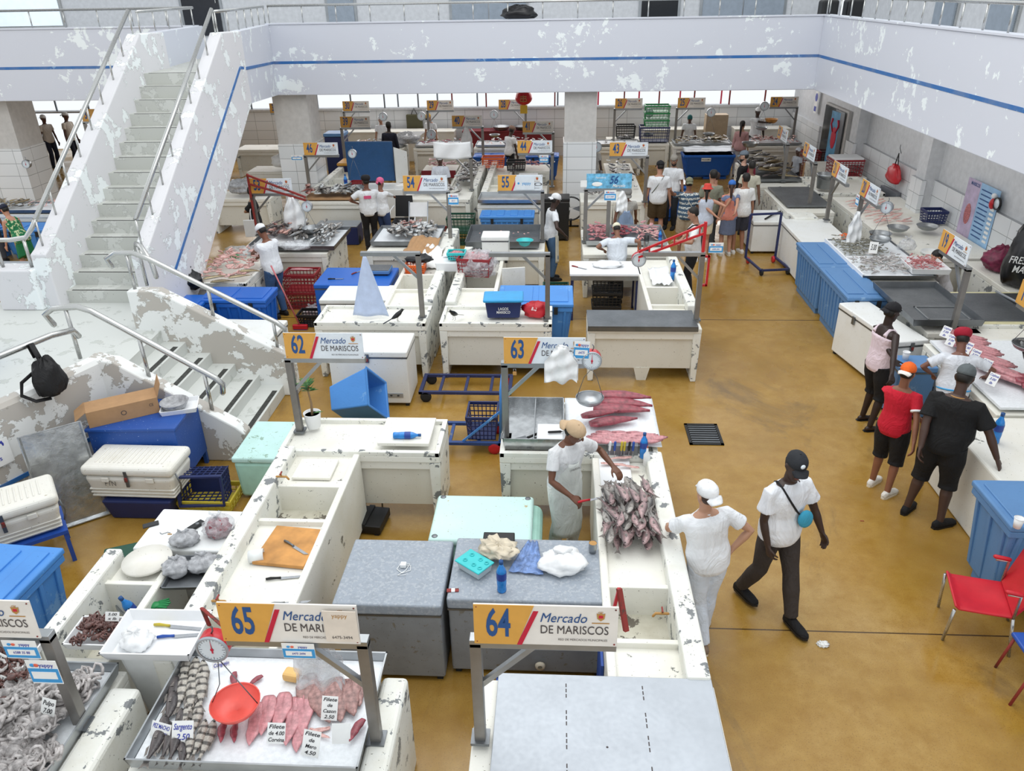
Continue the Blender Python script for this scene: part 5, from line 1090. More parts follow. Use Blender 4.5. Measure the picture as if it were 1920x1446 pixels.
bag(at0(P(412,1002,.88), .885), (.14,.12,.12), 'clear bag of red fish pieces on the white freezer', 'bagc', 2, inner='filr')
tag(MB().lathe([(.002,0),(.2,0),(.21,.012),(.205,.03),(.002,.034)], 28).build('round_lid', M['cooler'], None, at0(P(276,1052,.9), .89)), 'round worn white lid at the near edge of the white freezer', 'lid')
tray(.5,.42,.04, at0(P(372,1070,.9), .86), 'steel tray under the grey plastic bags', mat='steeld', rz=rad(4))
for i, (px, py, r3, lb) in enumerate(((348,1015,(.13,.1,.07),'flat clear bag of silver fish behind the two grey bags'),(332,1070,(.12,.1,.08),'left grey plastic bag knotted on the steel tray'),(382,1062,(.13,.11,.08),'right grey plastic bag knotted on the steel tray'))):
    bag(at0(P(px,py,.9), .885), r3, lb, 'bagg', 11+i)
t = thing('plastic_stool', 'dark green plastic stool half hidden by the white freezer', 'stool', at0(P(225,1040,.45)), .4)
MB().box(-.16,.16,-.16,.16,.4,.45).build('seat', M['dgreen'], t, bev=.02)
for sx in (-1,1):
    for sy in (-1,1): MB().bar((sx*.13,sy*.13,.4),(sx*.17,sy*.17,0), .04).build('leg', M['dgreen'], t)
c, w_, d_, r_ = Q((-30,1195),(125,1110),(-110,1050), .5)
bulk_bin(1.1, .9, .86, (-5.02, 4.92, 0), 'blue insulated bin at the left edge with stained ribbed lid', rz=rad(-4), mat='bblue', ribs=6)
t = thing('blue_stand', 'low blue steel stand under the left ice chest', 'stand', (-5.55,6.05,0), rad(38)); 
m = MB(); m.box(-.5,.5,-.26,.26,.36,.4); m.build('top_frame', M['cobalt'], t)
for sx in (-1,1):
    for sy in (-1,1): MB().bar((sx*.47,sy*.23,0),(sx*.47,sy*.23,.38), .04).build('leg', M['cobalt'], t)
cooler(1.0, .5, .45, (-5.55,6.05,.4), 'white ice chest at the left edge on a blue stand', rz=rad(38))
tag(MB().box(-.4,.4,-.24,.24,0,.26,tx=.06,ty=.04).build('navy_tub', M['navy'], None, (-4.66,7.08,0), bev=.02), 'navy plastic tub under the middle ice chest', 'tub')
cooler(1.02, .5, .46, (-4.68,7.1,.26), 'white ice chest with letters on the front, beside the leaning steel tray', rz=rad(-1)); txt('FTN', M['steeld'], bpy.data.objects['ice_chest.001'], (-.2,-.26,.24), .09, .8)
t = tray(.62,1.15,.07, (0,0,0), 'crumpled steel tray leaning upright against the landing wall', mat='foil'); t.location = (-5.42,6.9,.56); t.rotation_euler = (rad(78), rad(0), rad(38))
c, w_, d_, r_ = Q((205,775),(350,782),(262,728), .86)
t = thing('steel_cabinet', 'royal blue metal cabinet with sloping cut side, carrying a cardboard box', 'cabinet', (-4.84,8.0-.0,0), rad(3))
MB().box(-.5,.5,-.35,.35,.18,.86).build('cabinet', M['royal'], t, bev=.008); MB().box(-.52,.52,-.37,.37,.86,.9).build('top', M['royal'], t, bev=.01)
for sx in (-1,1):
    for sy in (-1,1): MB().bar((sx*.47,sy*.32,0),(sx*.47,sy*.32,.2), .045).build('leg', M['royal'], t)
t.location = (-4.85, 7.72, 0)
t = thing('cardboard_box', 'long open cardboard box on the blue metal cabinet', 'box', (-5.05,7.68,.9), rad(32))
MB().box(-.38,.38,-.15,.15,0,.2).build('carton', M['cardb'], t, bev=.003); f = MB(); f.slab([(-.38,-.15,.2),(-.38,.15,.2),(-.5,.15,.12),(-.5,-.15,.12)], .005); f.build('flap', M['cardb'], t); f = MB(); f.slab([(.38,-.15,.2),(.38,.15,.2),(.44,.15,.36),(.44,-.15,.36)], .005); f.build('flap', M['cardb'], t)
txt('CE', M['ink'], t, (.3,-.152,.12), .05, .8); o = MB().lathe([(.022,0),(.03,0)], 18).build('printed_ring', M['ink'], t); o.rotation_euler = (pi/2,0,0); o.location = (.0,-.152,.1)
tray(.42,.34,.06, (-4.45,7.85,.9), 'white plastic tray on the blue metal cabinet', mat='foam', name='plastic_tray', rz=rad(18)); bowl(.16,.09, (-4.5,7.83,.92), 'cloudy clear plastic bowl in the white tray on the blue cabinet', mat='bagg', name='plastic_bowl')
crate(.62,.42,.16, (-3.98,7.22,0), 'yellow open crate on the floor under the navy crate', mat='yellow', nz=2)
crate(.5,.36,.34, (-4.0,7.28,.06), 'navy crate lying on its side in the yellow crate', mat='navy', rot=(rad(82),0,rad(4))).location = (-4.0,7.02+.3,.26)
c, w_, d_, r_ = Q((448,870),(505,872),(480,806), .5)
t = thing('insulated_box', 'pale mint insulated box between the stairs and stall 62', 'ice box', (-3.38,7.72,0)); MB().box(-.3,.3,-.42,.42,.03,.5,tx=.03).build('tub', flat('mint_plastic', '#a9d6c8', .45), t, bev=.04); MB().box(-.31,.31,-.43,.43,.5,.57).build('lid', worn('mint_lid', '#bfe3df', '#8fae9f', .4, 5, '#7f9a8c', .5, '#9fc0b4', .6), t, bev=.02)
t = thing('shopping_bag', 'crumpled clear bag on the floor by the last stair step', 'bag', (0,0,0)); bpy.data.objects.remove(t)
bag(at0(P(525,800,0)), (.1,.06,.03), 'small clear plastic bag on the floor beside the lowest stair', 'bagc', 21, knot=False)
# backpack on the rail
t = thing('backpack', 'black backpack hanging by its strap from the landing rail', 'backpack', (-5.66,7.42,1.44), rad(60))
blob_mesh('c', None, (.17,.12,.26), 5, .22, fr=3).build('bag_body', fabric('black_nylon', '#0d0d10', .6), t, (0,-.05,-.1)); MB().tube([(0,.0,.15),(0,.02,.3),(-.02,.06,.48),(-.02,.12,.46),(0,.1,.3)], .03, 8, flat=.3).build('grab_strap', fabric('black_nylon', '#0d0d10', .6), t)
MB().tube([(-.08,0,.2),(-.26,.0,.12),(-.3,0,-.02),(-.2,-.05,-.12),(-.05,-.08,-.14)], .022, 8, flat=.3).build('shoulder_strap', fabric('black_nylon', '#0d0d10', .6), t)
# poster on the outer face of the landing wall
t = thing('paper_notice', 'white paper notice with blue leaves taped on the landing wall', 'notice', (-6.0,6.75,.92), rad(64)); MB().box(-.16,.16,-.004,0,-.16,.14).build('sheet', M['paper'], t)
for i, s_ in enumerate(('una', 'de', 'dolis')): txt(s_, M['inkb'], t, (-.02,-.007,.07-i*.07), .08, .9, .01)
m = MB(); [m.ball((.07+.03*cos(a),-.006,.08+.035*sin(a)), .01,.002,.022, 8, 5) for a in (0,.7,1.4,2.1)]; m.build('leaf_print', M['inkb'], t)
# ================================================================ second block of stalls (fronts at 10.5 m, backs at 15.5 m)
def cart(x0, x1, y0, y1, label, m='cartb', z=.17, loop=None):
    t = thing('platform_trolley', label, 'trolley', ((x0+x1)/2, (y0+y1)/2, 0)); X, Y = (x1-x0)/2, (y1-y0)/2
    f = MB(); f.box(-X,X,-Y,-Y+.05,z-.04,z); f.box(-X,X,Y-.05,Y,z-.04,z); f.box(-X,-X+.05,-Y,Y,z-.041,z-.001); f.box(X-.05,X,-Y,Y,z-.041,z-.001); f.build('deck_frame', M[m], t)
    for k in range(3): MB().box(-X*.55+k*X*.55-.02, -X*.55+k*X*.55+.02, -Y+.02, Y-.02, z-.035, z-.01).build('cross_slat', M[m], t)
    for sx in (-1,1):
        for sy in (-1,1):
            w = MB().lathe([(.03,-.02),(.075,-.02),(.08,-.01),(.08,.01),(.075,.02),(.03,.02)], 18, M=Matrix.Rotation(pi/2,4,'X'), caps=True).build('wheel', M['rubber'] if sx < 0 else M['red'], t); w.location = (sx*(X-.1), sy*(Y-.02), .08)
    if loop: MB().tube([(X-.02,-Y+.04,z),(X,-Y+.04,z+.75),(X+.02,-Y+.12,z+.92),(X+.02,Y-.12,z+.92),(X,Y-.04,z+.75),(X-.02,Y-.04,z)], .02, 8).build('push_handle', M['bblue'] if loop == 1 else M[m], t); MB().bar((X-.5,-Y+.04,z),(X,-Y+.04,z+.45), .025).build('stay', M['bblue'] if loop == 1 else M[m], t)
    return t
cart(-1.95,-.62,9.72,10.32,'navy platform trolley lying in front of the middle stall', 'cartn')
cart(-2.0,-.66,8.35,8.9,'blue platform trolley with looped handle behind sign 63', 'cartb', loop=1)
crate(.38,.42,.34,(-.92,8.62,.17),'navy crate standing on the blue platform trolley', mat='navy')
t = thing('plastic_tub', 'light blue plastic tub tipped on its side on the wet floor', 'tub', (-2.5,9.0,.0), rad(-8))
m = MB(); m.loft([((0,0,0),(1,0,0),(0,1,0),.26,.2),((0,0,.3),(1,0,0),(0,1,0),.33,.26),((0,0,.62),(1,0,0),(0,1,0),.4,.32),((0,0,.64),(1,0,0),(0,1,0),.44,.36),((0,0,.645),(1,0,0),(0,1,0),.37,.3),((0,0,.05),(1,0,0),(0,1,0),.24,.18)], 4); o = m.build('tub_shell', M['bblue'], t, bev=.03); o.rotation_euler = (0, rad(72), rad(45)*0); o.location = (-.45,0,.33); o.data.polygons.foreach_set('use_smooth', [False]*len(o.data.polygons))
# column A
bench(-3.6,-1.92,10.5,11.22,'long chipped counter with a small black bird, behind the white chest freezer', foot=False)
freezer(1.12,.68,.86,(-2.6,9.92,0),'white chest freezer with a padlock and two dial knobs, in front of the bird', lidh=.1)
siderun(-2.72,-1.92,11.24,14.1,1,[(11.24,12.0,.82),(12.05,12.75,.56),(12.8,14.1,.82)],'side counter with basin beside the blue and white freezers')
bench(-3.62,-2.25,14.1,15.5,'counter of stall 54 holding the silver and red fish', rim=0, foot=False)
solid_block(-2.24,-1.98,14.1,15.45,.95,'white end wall carrying the post of sign 54')
tray(1.32,1.15,.09,(-2.93,14.92,.9),'dark steel fish tray of stall 54', mat='steeld', floor='ice')
pile('silver_fish',[FM['sil'],FM['round'],FM['grey']],(-3.3,-2.4,14.6,15.35),.98,64,pi/2,.7,'silver fish in the steel tray of stall 54','fish','silver fish of stall 54',(.8,1.05),.05,seed=12,heap=.04)
pile('red_fish',[FM['red']],(-3.15,-2.7,14.95,15.4),1.05,9,pi/2,.6,'reddish fish at the back of the tray of stall 54','fish','reddish fish of stall 54',(.8,1),.03,seed=13)
sign('54',-2.07,14.72,1,'sign 54 above the tray of silver and red fish',zb=1.88,pale=True); sticker(bpy.data.objects['stall_sign.005'],(.1,-.05,1.72),.2,.22,num='6211')
sign('',-2.0,10.75,1,'bare steel frame over the side counter with the bird, no board',zb=1.92,board=False)
o = MB().sheet(10,16,lambda u,v:((u-.5)*(.04+.52*v),.03*sin(u*9+v)*v,-.95*v)).build('hanging_sheet',flat('blue_white_vinyl','#c3d2ee',.35,bump=.3),None,(-2.78,10.72,1.88),solid=.004); tag(o,'blue-white plastic apron hanging in a triangle from the bare frame','apron')
freezer(1.32,.92,.82,(-3.5,12.85,0),'bright blue chest freezer with knives and a scale on top',body='dblue',lid='dblue',latch=False,vent=False)
freezer(1.2,.72,.8,(-3.28,12.08,0),'low white chest freezer in front of the blue one',latch=False,vent=False)
t = thing('bench_scale','grey blue platform scale on the blue freezer','scale',at0(P(708,508,.86),.822)); MB().box(-.24,.24,-.17,.17,.03,.09).build('platform',M['gblue'],t,bev=.01); MB().box(-.23,.23,-.16,.16,.09,.1).build('plate',M['steeld'],t); MB().box(-.2,.2,-.14,.14,0,.03).build('base',M['black'],t)
knife(at0(P(628,524,.82),.825),rad(5),'cleaver with dark handle on the blue freezer','black',.16); knife(at0(P(668,512,.82),.825),rad(60),'rusty knife near the scale on the blue freezer','rust',.14)
crate(.34,.3,.18,at0(P(780,505,.9),.84),'orange crate under a black bag on the side counter',mat='orange'); bag(at0(P(785,492,1.0),1.02),(.24,.16,.08),'black plastic bag over the orange crate','blk',6,knot=False)
t = thing('foam_box','white polystyrene box with red print between the two side counters','box',(-1.78,12.9,.94),0); MB().box(-.3,.3,-.2,.2,0,.16,tx=.02,ty=.02).build('box',M['foam'],t,bev=.01); MB().slab([(-.2,.1,.17),(.2,.1,.2),(.2,.3,.22),(-.2,.3,.2)],.02).build('lid',M['foam'],t)
crate(.3,.22,.13,(-1.72,12.88,1.13),'small turquoise basket with pink meat on the foam box',mat='cyan',nz=2); tag(blob_mesh('c',None,(.13,.1,.07),2,.3,fr=6).build('meat_pile',M['meat'],None,(-1.72,12.88,1.15)),'pink meat heaped in the small turquoise basket','meat',kind='stuff')
tag(drape([(-2.85,13.75,.93),(-2.3,13.55,.9),(-2.2,14.35,1.05),(-2.75,14.5,1.08)],'cardb','cardboard_sheet','torn brown cardboard on stall 54','cardboard',.08),'torn brown cardboard sheet hanging over the tray edge of stall 54','cardboard')
tag(drape([(-2.5,13.1,.86),(-2.1,13.2,.86),(-2.1,14.0,1.0),(-2.45,14.1,1.0)],'paper','paper_sheet','crumpled white paper','paper',.08),'crumpled white paper on the side counter by the cardboard','paper')
t = thing('blackbird','long tailed black bird standing on the counter in front','bird',at0(P(745,600,.95),.93),rad(-62)); m = MB(); m.loft([((0,y,z),(1,0,0),(0,-.3,1),r,r*1.1) for y,z,r in ((-.09,.05,.006),(-.05,.07,.022),(0,.095,.034),(.05,.125,.03),(.075,.15,.02),(.09,.165,.02),(.105,.168,.01))],12); m.loft([((0,.1,.168),(1,0,0),(0,0,1),.006,.006),((0,.135,.165),(1,0,0),(0,0,1),.001,.001)],6); m.build('body',M['blk'],t); MB().slab([(-.012,-.07,.06),(.012,-.07,.06),(.016,-.22,.0),(-.016,-.22,.0)],.004).build('tail',M['blk'],t)
for s in (-1,1): MB().tube([(s*.015,.01,.07),(s*.02,.0,0),(s*.02,.03,0)],.003,5).build('leg',M['black'],t)
dup(t,loc=at0(P(852,597,.95),.93),rz=rad(150),label='second small black bird, seen from behind, left of the navy box')
# column B
bench(-1.72,-.05,10.5,11.22,'chipped counter with the navy box and red bag on it', foot=False)
siderun(-1.72,-.95,11.24,14.1,-1,[(11.24,12.05,.82),(12.1,12.9,.56),(12.95,14.1,.82)],'side counter under the wrapped pink crate')
bench(-1.76,-.22,14.1,15.5,'counter of stall 55 with the empty steel tray', rim=0, foot=False)
tray(1.42,1.2,.13,(-1.02,14.8,.9),'empty deep steel tray of stall 55', mat='steeld'); bowl(.16,.1,at0(P(984,455,.98),.93),'turquoise plastic bowl in the empty steel tray',mat='cyan',name='plastic_bowl')
pile('ice_scrap',[FM['bone']],(-1.6,-.5,15.0,15.1),.93,9,0,3,'scrap of white fish in the empty steel tray','fish scrap','scraps in the empty tray',(.3,.5),.01,seed=3)
sign('55',-.27,14.72,1,'sign 55 with a yappy sticker covering half its board',zb=1.88,pale=True,word2='     COS',detail=True)
t = bpy.data.objects['stall_sign.007']; b = MB().cbox((0,0,0),.36,.004,.24).build('payment_sticker',M['signw2'],t); b.location = (-.33,-.062,2.02); txt('yappy',M['ybl'],b,(.03,-.004,0),.08,.9,.01); MB().ball((-.12,-.004,.0),.02,.003,.02).build('wave_dot',M['ybl'],b)
sign('',-.12,10.72,1,'bare steel frame over the middle counter, right of the red bag',zb=1.92,board=False)
t = thing('storage_box','navy storage box with sky blue lid and white lettering on the counter','box',at0(P(947,600,.9),.92),rad(2)); MB().box(-.27,.27,-.17,.17,0,.26,tx=.03,ty=.02).build('tub',M['navy'],t,bev=.02); MB().box(-.3,.3,-.2,.2,.26,.31).build('lid',M['aqua'],t,bev=.03,seg=3); txt('LAGOS\nMARISCO',M['paper'],t,(.0,-.172,.13),.06,.8,.01)
t.location = (-.78,10.87,.9)
o = bag((-.3,10.86,.9),(.2,.14,.13),'red cloth bag with white print beside the navy box','red',3,knot=False); txt('BIG',M['paper'],o,(-.02,-.12,.14),.07,.8,.01,rot=(.9,0,-.5),name='print')
bulk_bin(1.18,.85,.92,(-.32,11.72,0),'large light blue bin with embossed lid between the benches',mat='bblue',ribs=5,lidribs=False,taper=.07)
t = crate(.56,.4,.32,(-1.38,12.75,.9),'dark pink crate wrapped in clear plastic on the side counter',mat='dred',rz=rad(-8)); blob_mesh('c',None,(.34,.27,.26),7,.22,fr=5,flatb=True).build('plastic_wrap',M['bagc'],t,(.06,0,.0)); o = blob_mesh('c',None,(.24,.16,.16),9,.3,fr=6).build('meat_load',M['meat'],t,(.02,0,.12))
tag(MB().box(-.2,.2,-.012,.012,0,1.08).build('cutting_board',M['cooler'],None,(-.72,12.55,0),rad(10),bev=.02),'stained white cutting board standing upright beside the wrapped crate','cutting board')
freezer(.5,.4,.5,(-1.3,13.75,.35+.0),'small white cooler in front of the empty steel tray',latch=False,vent=False,name='small_cooler',cat='cooler').location = (-1.1,13.7,.83)

# column C
bench(.47,2.12,10.45,11.05,'counter with grey sheet top and pale front, beside the open aisle', rim=0, foot=True)
o = tag(MB().box(-.8,.79,-.34,.3,0,.02).build('steel_sheet',M['steeld'],None,(1.27,10.76,.89),bev=.004),'dark grey metal sheet on the counter beside the aisle','sheet'); MB().box(-.8,.79,-.345,-.33,-.06,.0).build('folded_edge',M['steeld'],o)
siderun(1.42,2.16,11.1,13.75,1,[(11.1,11.35,.82),(11.4,12.15,.56),(12.2,13.75,.82)],'side counter with basin, paper and a blue bottle by the aisle')
bench(.5,2.16,13.95,15.6,'counter of stall 56 with the meat trays', rim=0, foot=False)
tray(1.55,1.15,.09,(1.33,14.95,.9),'wide steel tray of pink meat at stall 56', floor='steeld')
pile('meat_piece',FM['meat'],(.65,1.0,14.5,15.4),.95,50,0,3,'pale pink meat piece at the left of the stall 56 tray','meat','pale meat pieces of stall 56',(.8,1.1),.05,seed=5,heap=.03)
pile('dark_fillet',[FM['filr']],(1.1,1.4,14.55,15.35),.95,22,pi/2,.6,'dark red fillet in the middle of the stall 56 tray','fillet','dark fillets of stall 56',(.6,.8),.05,seed=6)
pile('pink_fillet',[FM['fil'],FM['filp']],(1.5,2.0,14.5,15.4),.95,46,pi/2,.9,'pink fillet at the right of the stall 56 tray','fillet','pink fillets of stall 56',(.5,.7),.05,seed=7)
t = sign('56',.55,14.65,-1,'light blue sign 56 with wave picture above the meat tray',zb=1.93,detail=False,h=.27); b = [k for k in bpy.data.objects if k.parent is t and k.name.startswith('board')][0]
for k in [k for k in bpy.data.objects if k.parent is b]: bpy.data.objects.remove(k)
b.data.materials[0] = flat('wave_blue','#6fb8de',.35,var=.3,sc=12); txt('56',M['signb'],b,(.5,-.016,.15),.2,.8,.02,.3,name='number'); txt('Pescaderia',M['paper'],b,(.26,-.016,.2),.05,.9,0,.3); txt('Marcelo',M['paper'],b,(.6,-.016,.05),.08,.9,.01,.3); MB().ball((.2,-.014,.08),.1,.004,.04).build('oval_mark',M['paper'],b)
sticker(t,(.45,-.05,1.8),.22,.2,num='6217 5497'); MB().box(.4,.47,-.035,.035,.9,1.9).build('post',M['post'],t); MB().cbox((-.05,-.05,2.02),.12,.004,.12).build('payment_sticker',M['paper'],t)
hung_bags((1.22,14.55,1.88),.2,.38,'white carrier bags hanging from the right end of sign 56')
sign('',2.07,10.72,1,'bare steel frame with red lattice arm at the aisle corner',zb=1.93,board=False); t = bpy.data.objects['stall_sign.010']
for a,b_ in (((-.9,0,1.85),(0,.0,2.2)),((-.9,0,1.93),(0,0,2.33))): MB().bar(a,b_,.03).build('red_arm',M['red2'],t)
for k in range(5): MB().bar((-.75+k*.17,0,1.92+k*.066),(-.75+k*.17,0,1.99+k*.072),.02).build('red_rung',M['red2'],t)
MB().bar((.0,0,1.6),(0,0,2.36),.04).build('red_upright',M['red2'],t); f = MB(); f.box(.0,.1,-.02,.02,1.42,1.45); f.box(.0,.1,-.02,.02,1.85,1.88); f.box(.08,.11,-.02,.02,1.42,1.88); f.build('red_bracket',M['red2'],t)
sticker(t,(.17,-.04,2.0),.2,.15,num='6208 2041')
scale((1.18,10.75,1.98),'red backed scale hanging at the left end of the red lattice arm',cold='red2',wire=False)
t = thing('steel_table','narrow steel table with knife and white rags behind the grey sheet counter','table',(.86,13.15,0)); MB().box(-.62,.6,-.36,.36,.84,.88).build('tabletop',M['foam'],t,bev=.006); MB().box(-.6,.58,-.35,-.31,.76,.84).build('front_rail',M['steel'],t)
for sx in (-.57,.55):
    for sy in (-.3,.3): MB().box(sx-.02,sx+.02,sy-.02,sy+.02,0,.84).build('leg',M['cartn'],t)
knife(at0(P(1083,500,.9),.885),rad(-35),'knife on the narrow steel table','rust',.2); bag(at0(P(1140,498,.9),.885),(.26,.14,.06),'crumpled white bag on the narrow steel table','bagw',14,knot=False)
for i in range(3): crate(.5,.4,.26,(.9,13.05,.0+.26*i),['bottom','middle','top'][i]+' black crate of the stack under the narrow steel table',mat='black')
for i in range(2): crate(.44,.36,.3,(.0,13.0,.3*i),['lower','upper'][i]+' dark green crate left of the narrow steel table',mat='dgreen')
bottle(at0(P(1261,522,.86),.84),'blue water bottle on the side counter by the red lattice sign',1.1); tag(drape([(1.6,12.3,.88),(1.95,12.3,.88),(1.95,13.1,.9),(1.6,13.1,.9)],'foam','paper_sheet','white paper','paper',.06),'white crumpled paper beside the bottle on the aisle side counter','paper')
bottle(at0(P(1237,455,.95),.95),'small blue bottle beside the meat tray of stall 56',.8)
t = thing('thermos','black and steel thermos at the near edge of the meat tray','thermos',at0(P(1211,470,.9),.89)); MB().lathe([(.002,0),(.05,0),(.05,.22),(.04,.26),(.002,.28)],16).build('flask',M['steel'],t); MB().lathe([(.051,0),(.052,.06),(.002,.06)],16).build('base',M['black'],t); MB().lathe([(.051,.2),(.045,.3),(.002,.31)],16).build('cap',M['black'],t)
bottle(at0(P(1198,470,.9),.89),'orange sauce bottle beside the thermos',.75,group='sauce bottles'); 
for k in kids(bpy.data.objects['plastic_bottle.%03d' % (sum(o.name.startswith('plastic_bottle') for o in bpy.data.objects)-1)]): k.data.materials[0] = M['orange']
# column A0, left: stall 53
bench(-6.1,-4.35,14.0,15.5,'counter of stall 53 with the long fish tray', rim=0, foot=False)
tray(1.7,1.35,.09,(-5.05,14.72,.9),'long dark fish tray of stall 53', mat='steeld', floor='ice')
pile('reddish_fish',[FM['red'],FM['dark']],(-5.75,-5.15,14.6,15.35),.97,46,pi/2,.7,'reddish dark fish at the left of the stall 53 tray','fish','reddish fish of stall 53',(.8,1),.06,seed=21,heap=.06)
pile('silver_fish',[FM['sil'],FM['grey']],(-5.2,-4.85,14.5,15.35),.97,26,pi/2,.7,'silver fish in the middle of the stall 53 tray','fish','silver fish of stall 53',(.8,1),.05,seed=22,heap=.04)
pile('small_silver_fish',[FM['sil'],FM['fil'] if 0 else FM['grey']],(-4.72,-4.36,14.2,15.3),.97,56,pi/2,.5,'small silver fish at the right end of the stall 53 tray','fish','small silver fish of stall 53',(.6,.75),.06,seed=23,heap=.06)
bowl(.19,.1,at0(P(586,440,1.0),1.05),'perforated steel bowl among the fish of stall 53'); bag(at0(P(555,465,1.0),1.0),(.3,.2,.08),'clear plastic bag over the fish of stall 53','bagc',31,knot=False)
t = sign('53',-6.05,15.13,-1,'sign 53 behind a red welded arm',zb=1.75,pale=True)
for a,b_ in (((0,-.1,2.12),(1.15,-.25,1.72)),((0,-.1,1.95),(1.15,-.25,1.66)),((0,-.08,.95),(0,-.08,2.14))): MB().bar(a,b_,.035).build('red_arm',M['rust'],t)
hung_bags((-5.2,14.9,1.72),.42,.72,'thick white sheaf of carrier bags hanging under sign 53')
scale((-4.88,14.85,1.72),'round scale hanging right of sign 53',drop=.55,bowl_r=.19,wire=True)
for i in range(2): crate(.6,.44,.34,(-4.72,13.5,.345*i),['lower','upper'][i]+' dark red crate beside the man cutting fish',mat='dred',nx=9)
put('pink_strip',FM['strip'],(-4.7,13.5,.7),(0,0,.1),'pink fish skin lying on the red crate','fish skin',None,.9)
bench(-6.25,-5.25,12.2,13.7,'white cutting counter heaped with fish offal at the left',rim=.05,foot=False)
pile('offal_piece',FM['gut']+[FM['bone']],(-6.1,-5.35,12.35,13.4),.93,110,0,3,'scrap of pale fish offal on the cutting counter','offal','fish offal scraps',(.8,1.2),.08,seed=31,heap=.1)
t = thing('green_gloves','bright green glove on the cutting counter','glove',at0(P(440,480,1),.95)); MB().ball((0,0,.04),.1,.07,.04).build('glove',M['green'],t)
bulk_bin(1.1,.62,.92,(-5.2,11.72,0),'bright blue insulated bin beside the far handrail',mat='dblue',ribs=6,lidribs=False); t = bulk_bin(.8,.7,.9,(-6.05,11.35,0),'second blue bin partly behind the stair wall',mat='dblue',ribs=5,lidribs=False)
for i,(px,py,a) in enumerate(((415,525,.2),(425,518,.1),(450,522,.4),(470,515,.0),(405,530,.5))): put('whole_fish',FM['beige'],at0(P(px,py,.98),.93+.03*i),(0,0,a),'long mottled fish on the blue bin lid','fish','long fish on the blue bin',.75)
freezer(1.25,.8,.7,(-4.85,10.72,0),'low white chest freezer behind the far handrail',latch=False,vent=False,rz=rad(-2))
t = thing('broom','long handled broom with pink pole leaning on the blue bin','broom',(0,0,0)); a,b_ = P(508,498,1.15),P(563,612,.06); MB().tube([a,b_],.014,8).build('pole',flat('pink_pole','#c46a6f',.5),t); MB().cbox((b_.x,b_.y,.05),.26,.07,.08).build('brush_head',M['red'],t,bev=.01); MB().cbox((b_.x,b_.y-.0,.015),.24,.06,.05).build('bristles',M['cobalt'],t)
bag((-6.15,12.0,.9),(.24,.2,.18),'black rubbish bag behind the cutting counter','blk',41); bag((-4.42,12.95,0),(.2,.16,.12),'offal bag slumped on the floor by the red crates','bagc',42,inner='filp')
bag((-5.95,13.8,.9),(.3,.2,.1),'white sheet of bags at the back of the cutting counter','bagc',43,knot=False); bag((-5.55,13.75,.9),(.2,.15,.12),'clear bag of pink fish next to stall 53','bagc',44,inner='filp')
crate(.4,.34,.24,(-4.35,12.6,.0),'black crate of offal on the floor beside the broom',mat='black'); 
# ================================================================ right hand row along the wall
def rsign(num, y, side, label, x=5.6): return sign(num, x, y, side, label, rz=-pi/2, pale=True, zb=1.82)
rsign('19',10.4,1,'sign 19 facing the aisle, nearest complete sign of the right row'); rsign('20',14.55,-1,'sign 20 facing the aisle with a yappy sticker below'); rsign('21',16.2,-1,'sign 21 facing the aisle between signs 20 and 22'); rsign('22',17.45,1,'sign 22 facing the aisle above the dark metal slab'); rsign('23',19.75,1,'sign 23 facing the aisle above the mottled fish heap'); rsign('18',8.25,1,'cut off sign 18 at the right edge of the picture')
sticker([o for o in bpy.data.objects if o.get('label','').startswith('sign 20')][0],(-.05,-.05,1.7),.16,.2)
rbench = lambda x0,x1,y0,y1,l,**k: bench(x0,x1,y0,y1,l,rim=0,foot=False,**k)
# stall 19 and its neighbours
solid_block(4.42,6.3,6.47,7.95,.86,'long white counter block at the right edge where the large man rests his hand',m='cnt',name='counter_block',cat='counter',bev=.03)
bottle(at0(P(1864,830,.86),.862),'blue water bottle on the white counter block at the right edge',1.15)
rbench(5.05,6.6,8.0,10.0,'counter of stall 19 under the heaped fish strips')
tag(MB().box(-.75,.75,-.95,.95,0,.03).build('plastic_sheet',M['ice'],None,(5.85,9.0,.9)),'white plastic sheet on the counter of stall 19 under the fish','sheet')
for i in range(24): put('pink_strip',FM['strip'],(5.45+.03*(i%3),9.85-i*.055,.97+.03*(i%2)+.03*sin(i)),(0,.1,rad(-14-i*1.2)),'long pink fish strip laid in the row of stall 19','fish strip','row of pink fish strips on stall 19',(1.1,1.5,1.8))
for i in range(5): put('dark_loin',FM['loin'],(5.75+.02*i,8.62-i*.13,.98+.02*(i%2)),(0,0,rad(-12-2*i)),'thick dark brown-red loin at the near end of the stall 19 row','fish loin','dark loins on stall 19',1.05)
for i,(px,py,s_) in enumerate(((1768,632,'topmost'),(1778,648,'second'),(1808,662,'third'),(1822,676,'fourth'),(1843,695,'fifth'),(1855,722,'nearest'))):
    card(at0(P(px,py,1.05),1.05),.12,.15,['Cojinua','3.00','lb'],s_+' price card stuck in the fish strips of stall 19',rad(-60),rad(65),'inkb')
scale((5.75,8.9,1.98),'red backed scale with fish in its pan, at the right edge',rz=rad(-40),cold='red2',drop=.42,bowl_r=.19)
for i in range(4): put('grey_fish',FM['grey'],(5.72+.03*i,8.86+.03*i,1.24+.03*i),(.1,-.4+.15*i,rad(60+25*i)),'grey fish lying in the scale pan at the right edge','fish','fish in the scale pan',.8)
t = tray(.98,1.6,.1,(5.52,11.18,.95),'wide grey steel display tray with a sunken panel, right of the pink tank top man',mat='steeld',thick=.02)
m = MB()
for a in ((-.2,.4,-.62,-.6),(-.2,.4,-.12,-.1),(-.2,-.18,-.62,-.1),(.38,.4,-.62,-.1)): m.box(*a,.02,.035)
m.build('panel_frame',M['steel'],t)
rbench(5.25,6.0,10.35,12.0,'counter under the wide grey steel display tray')
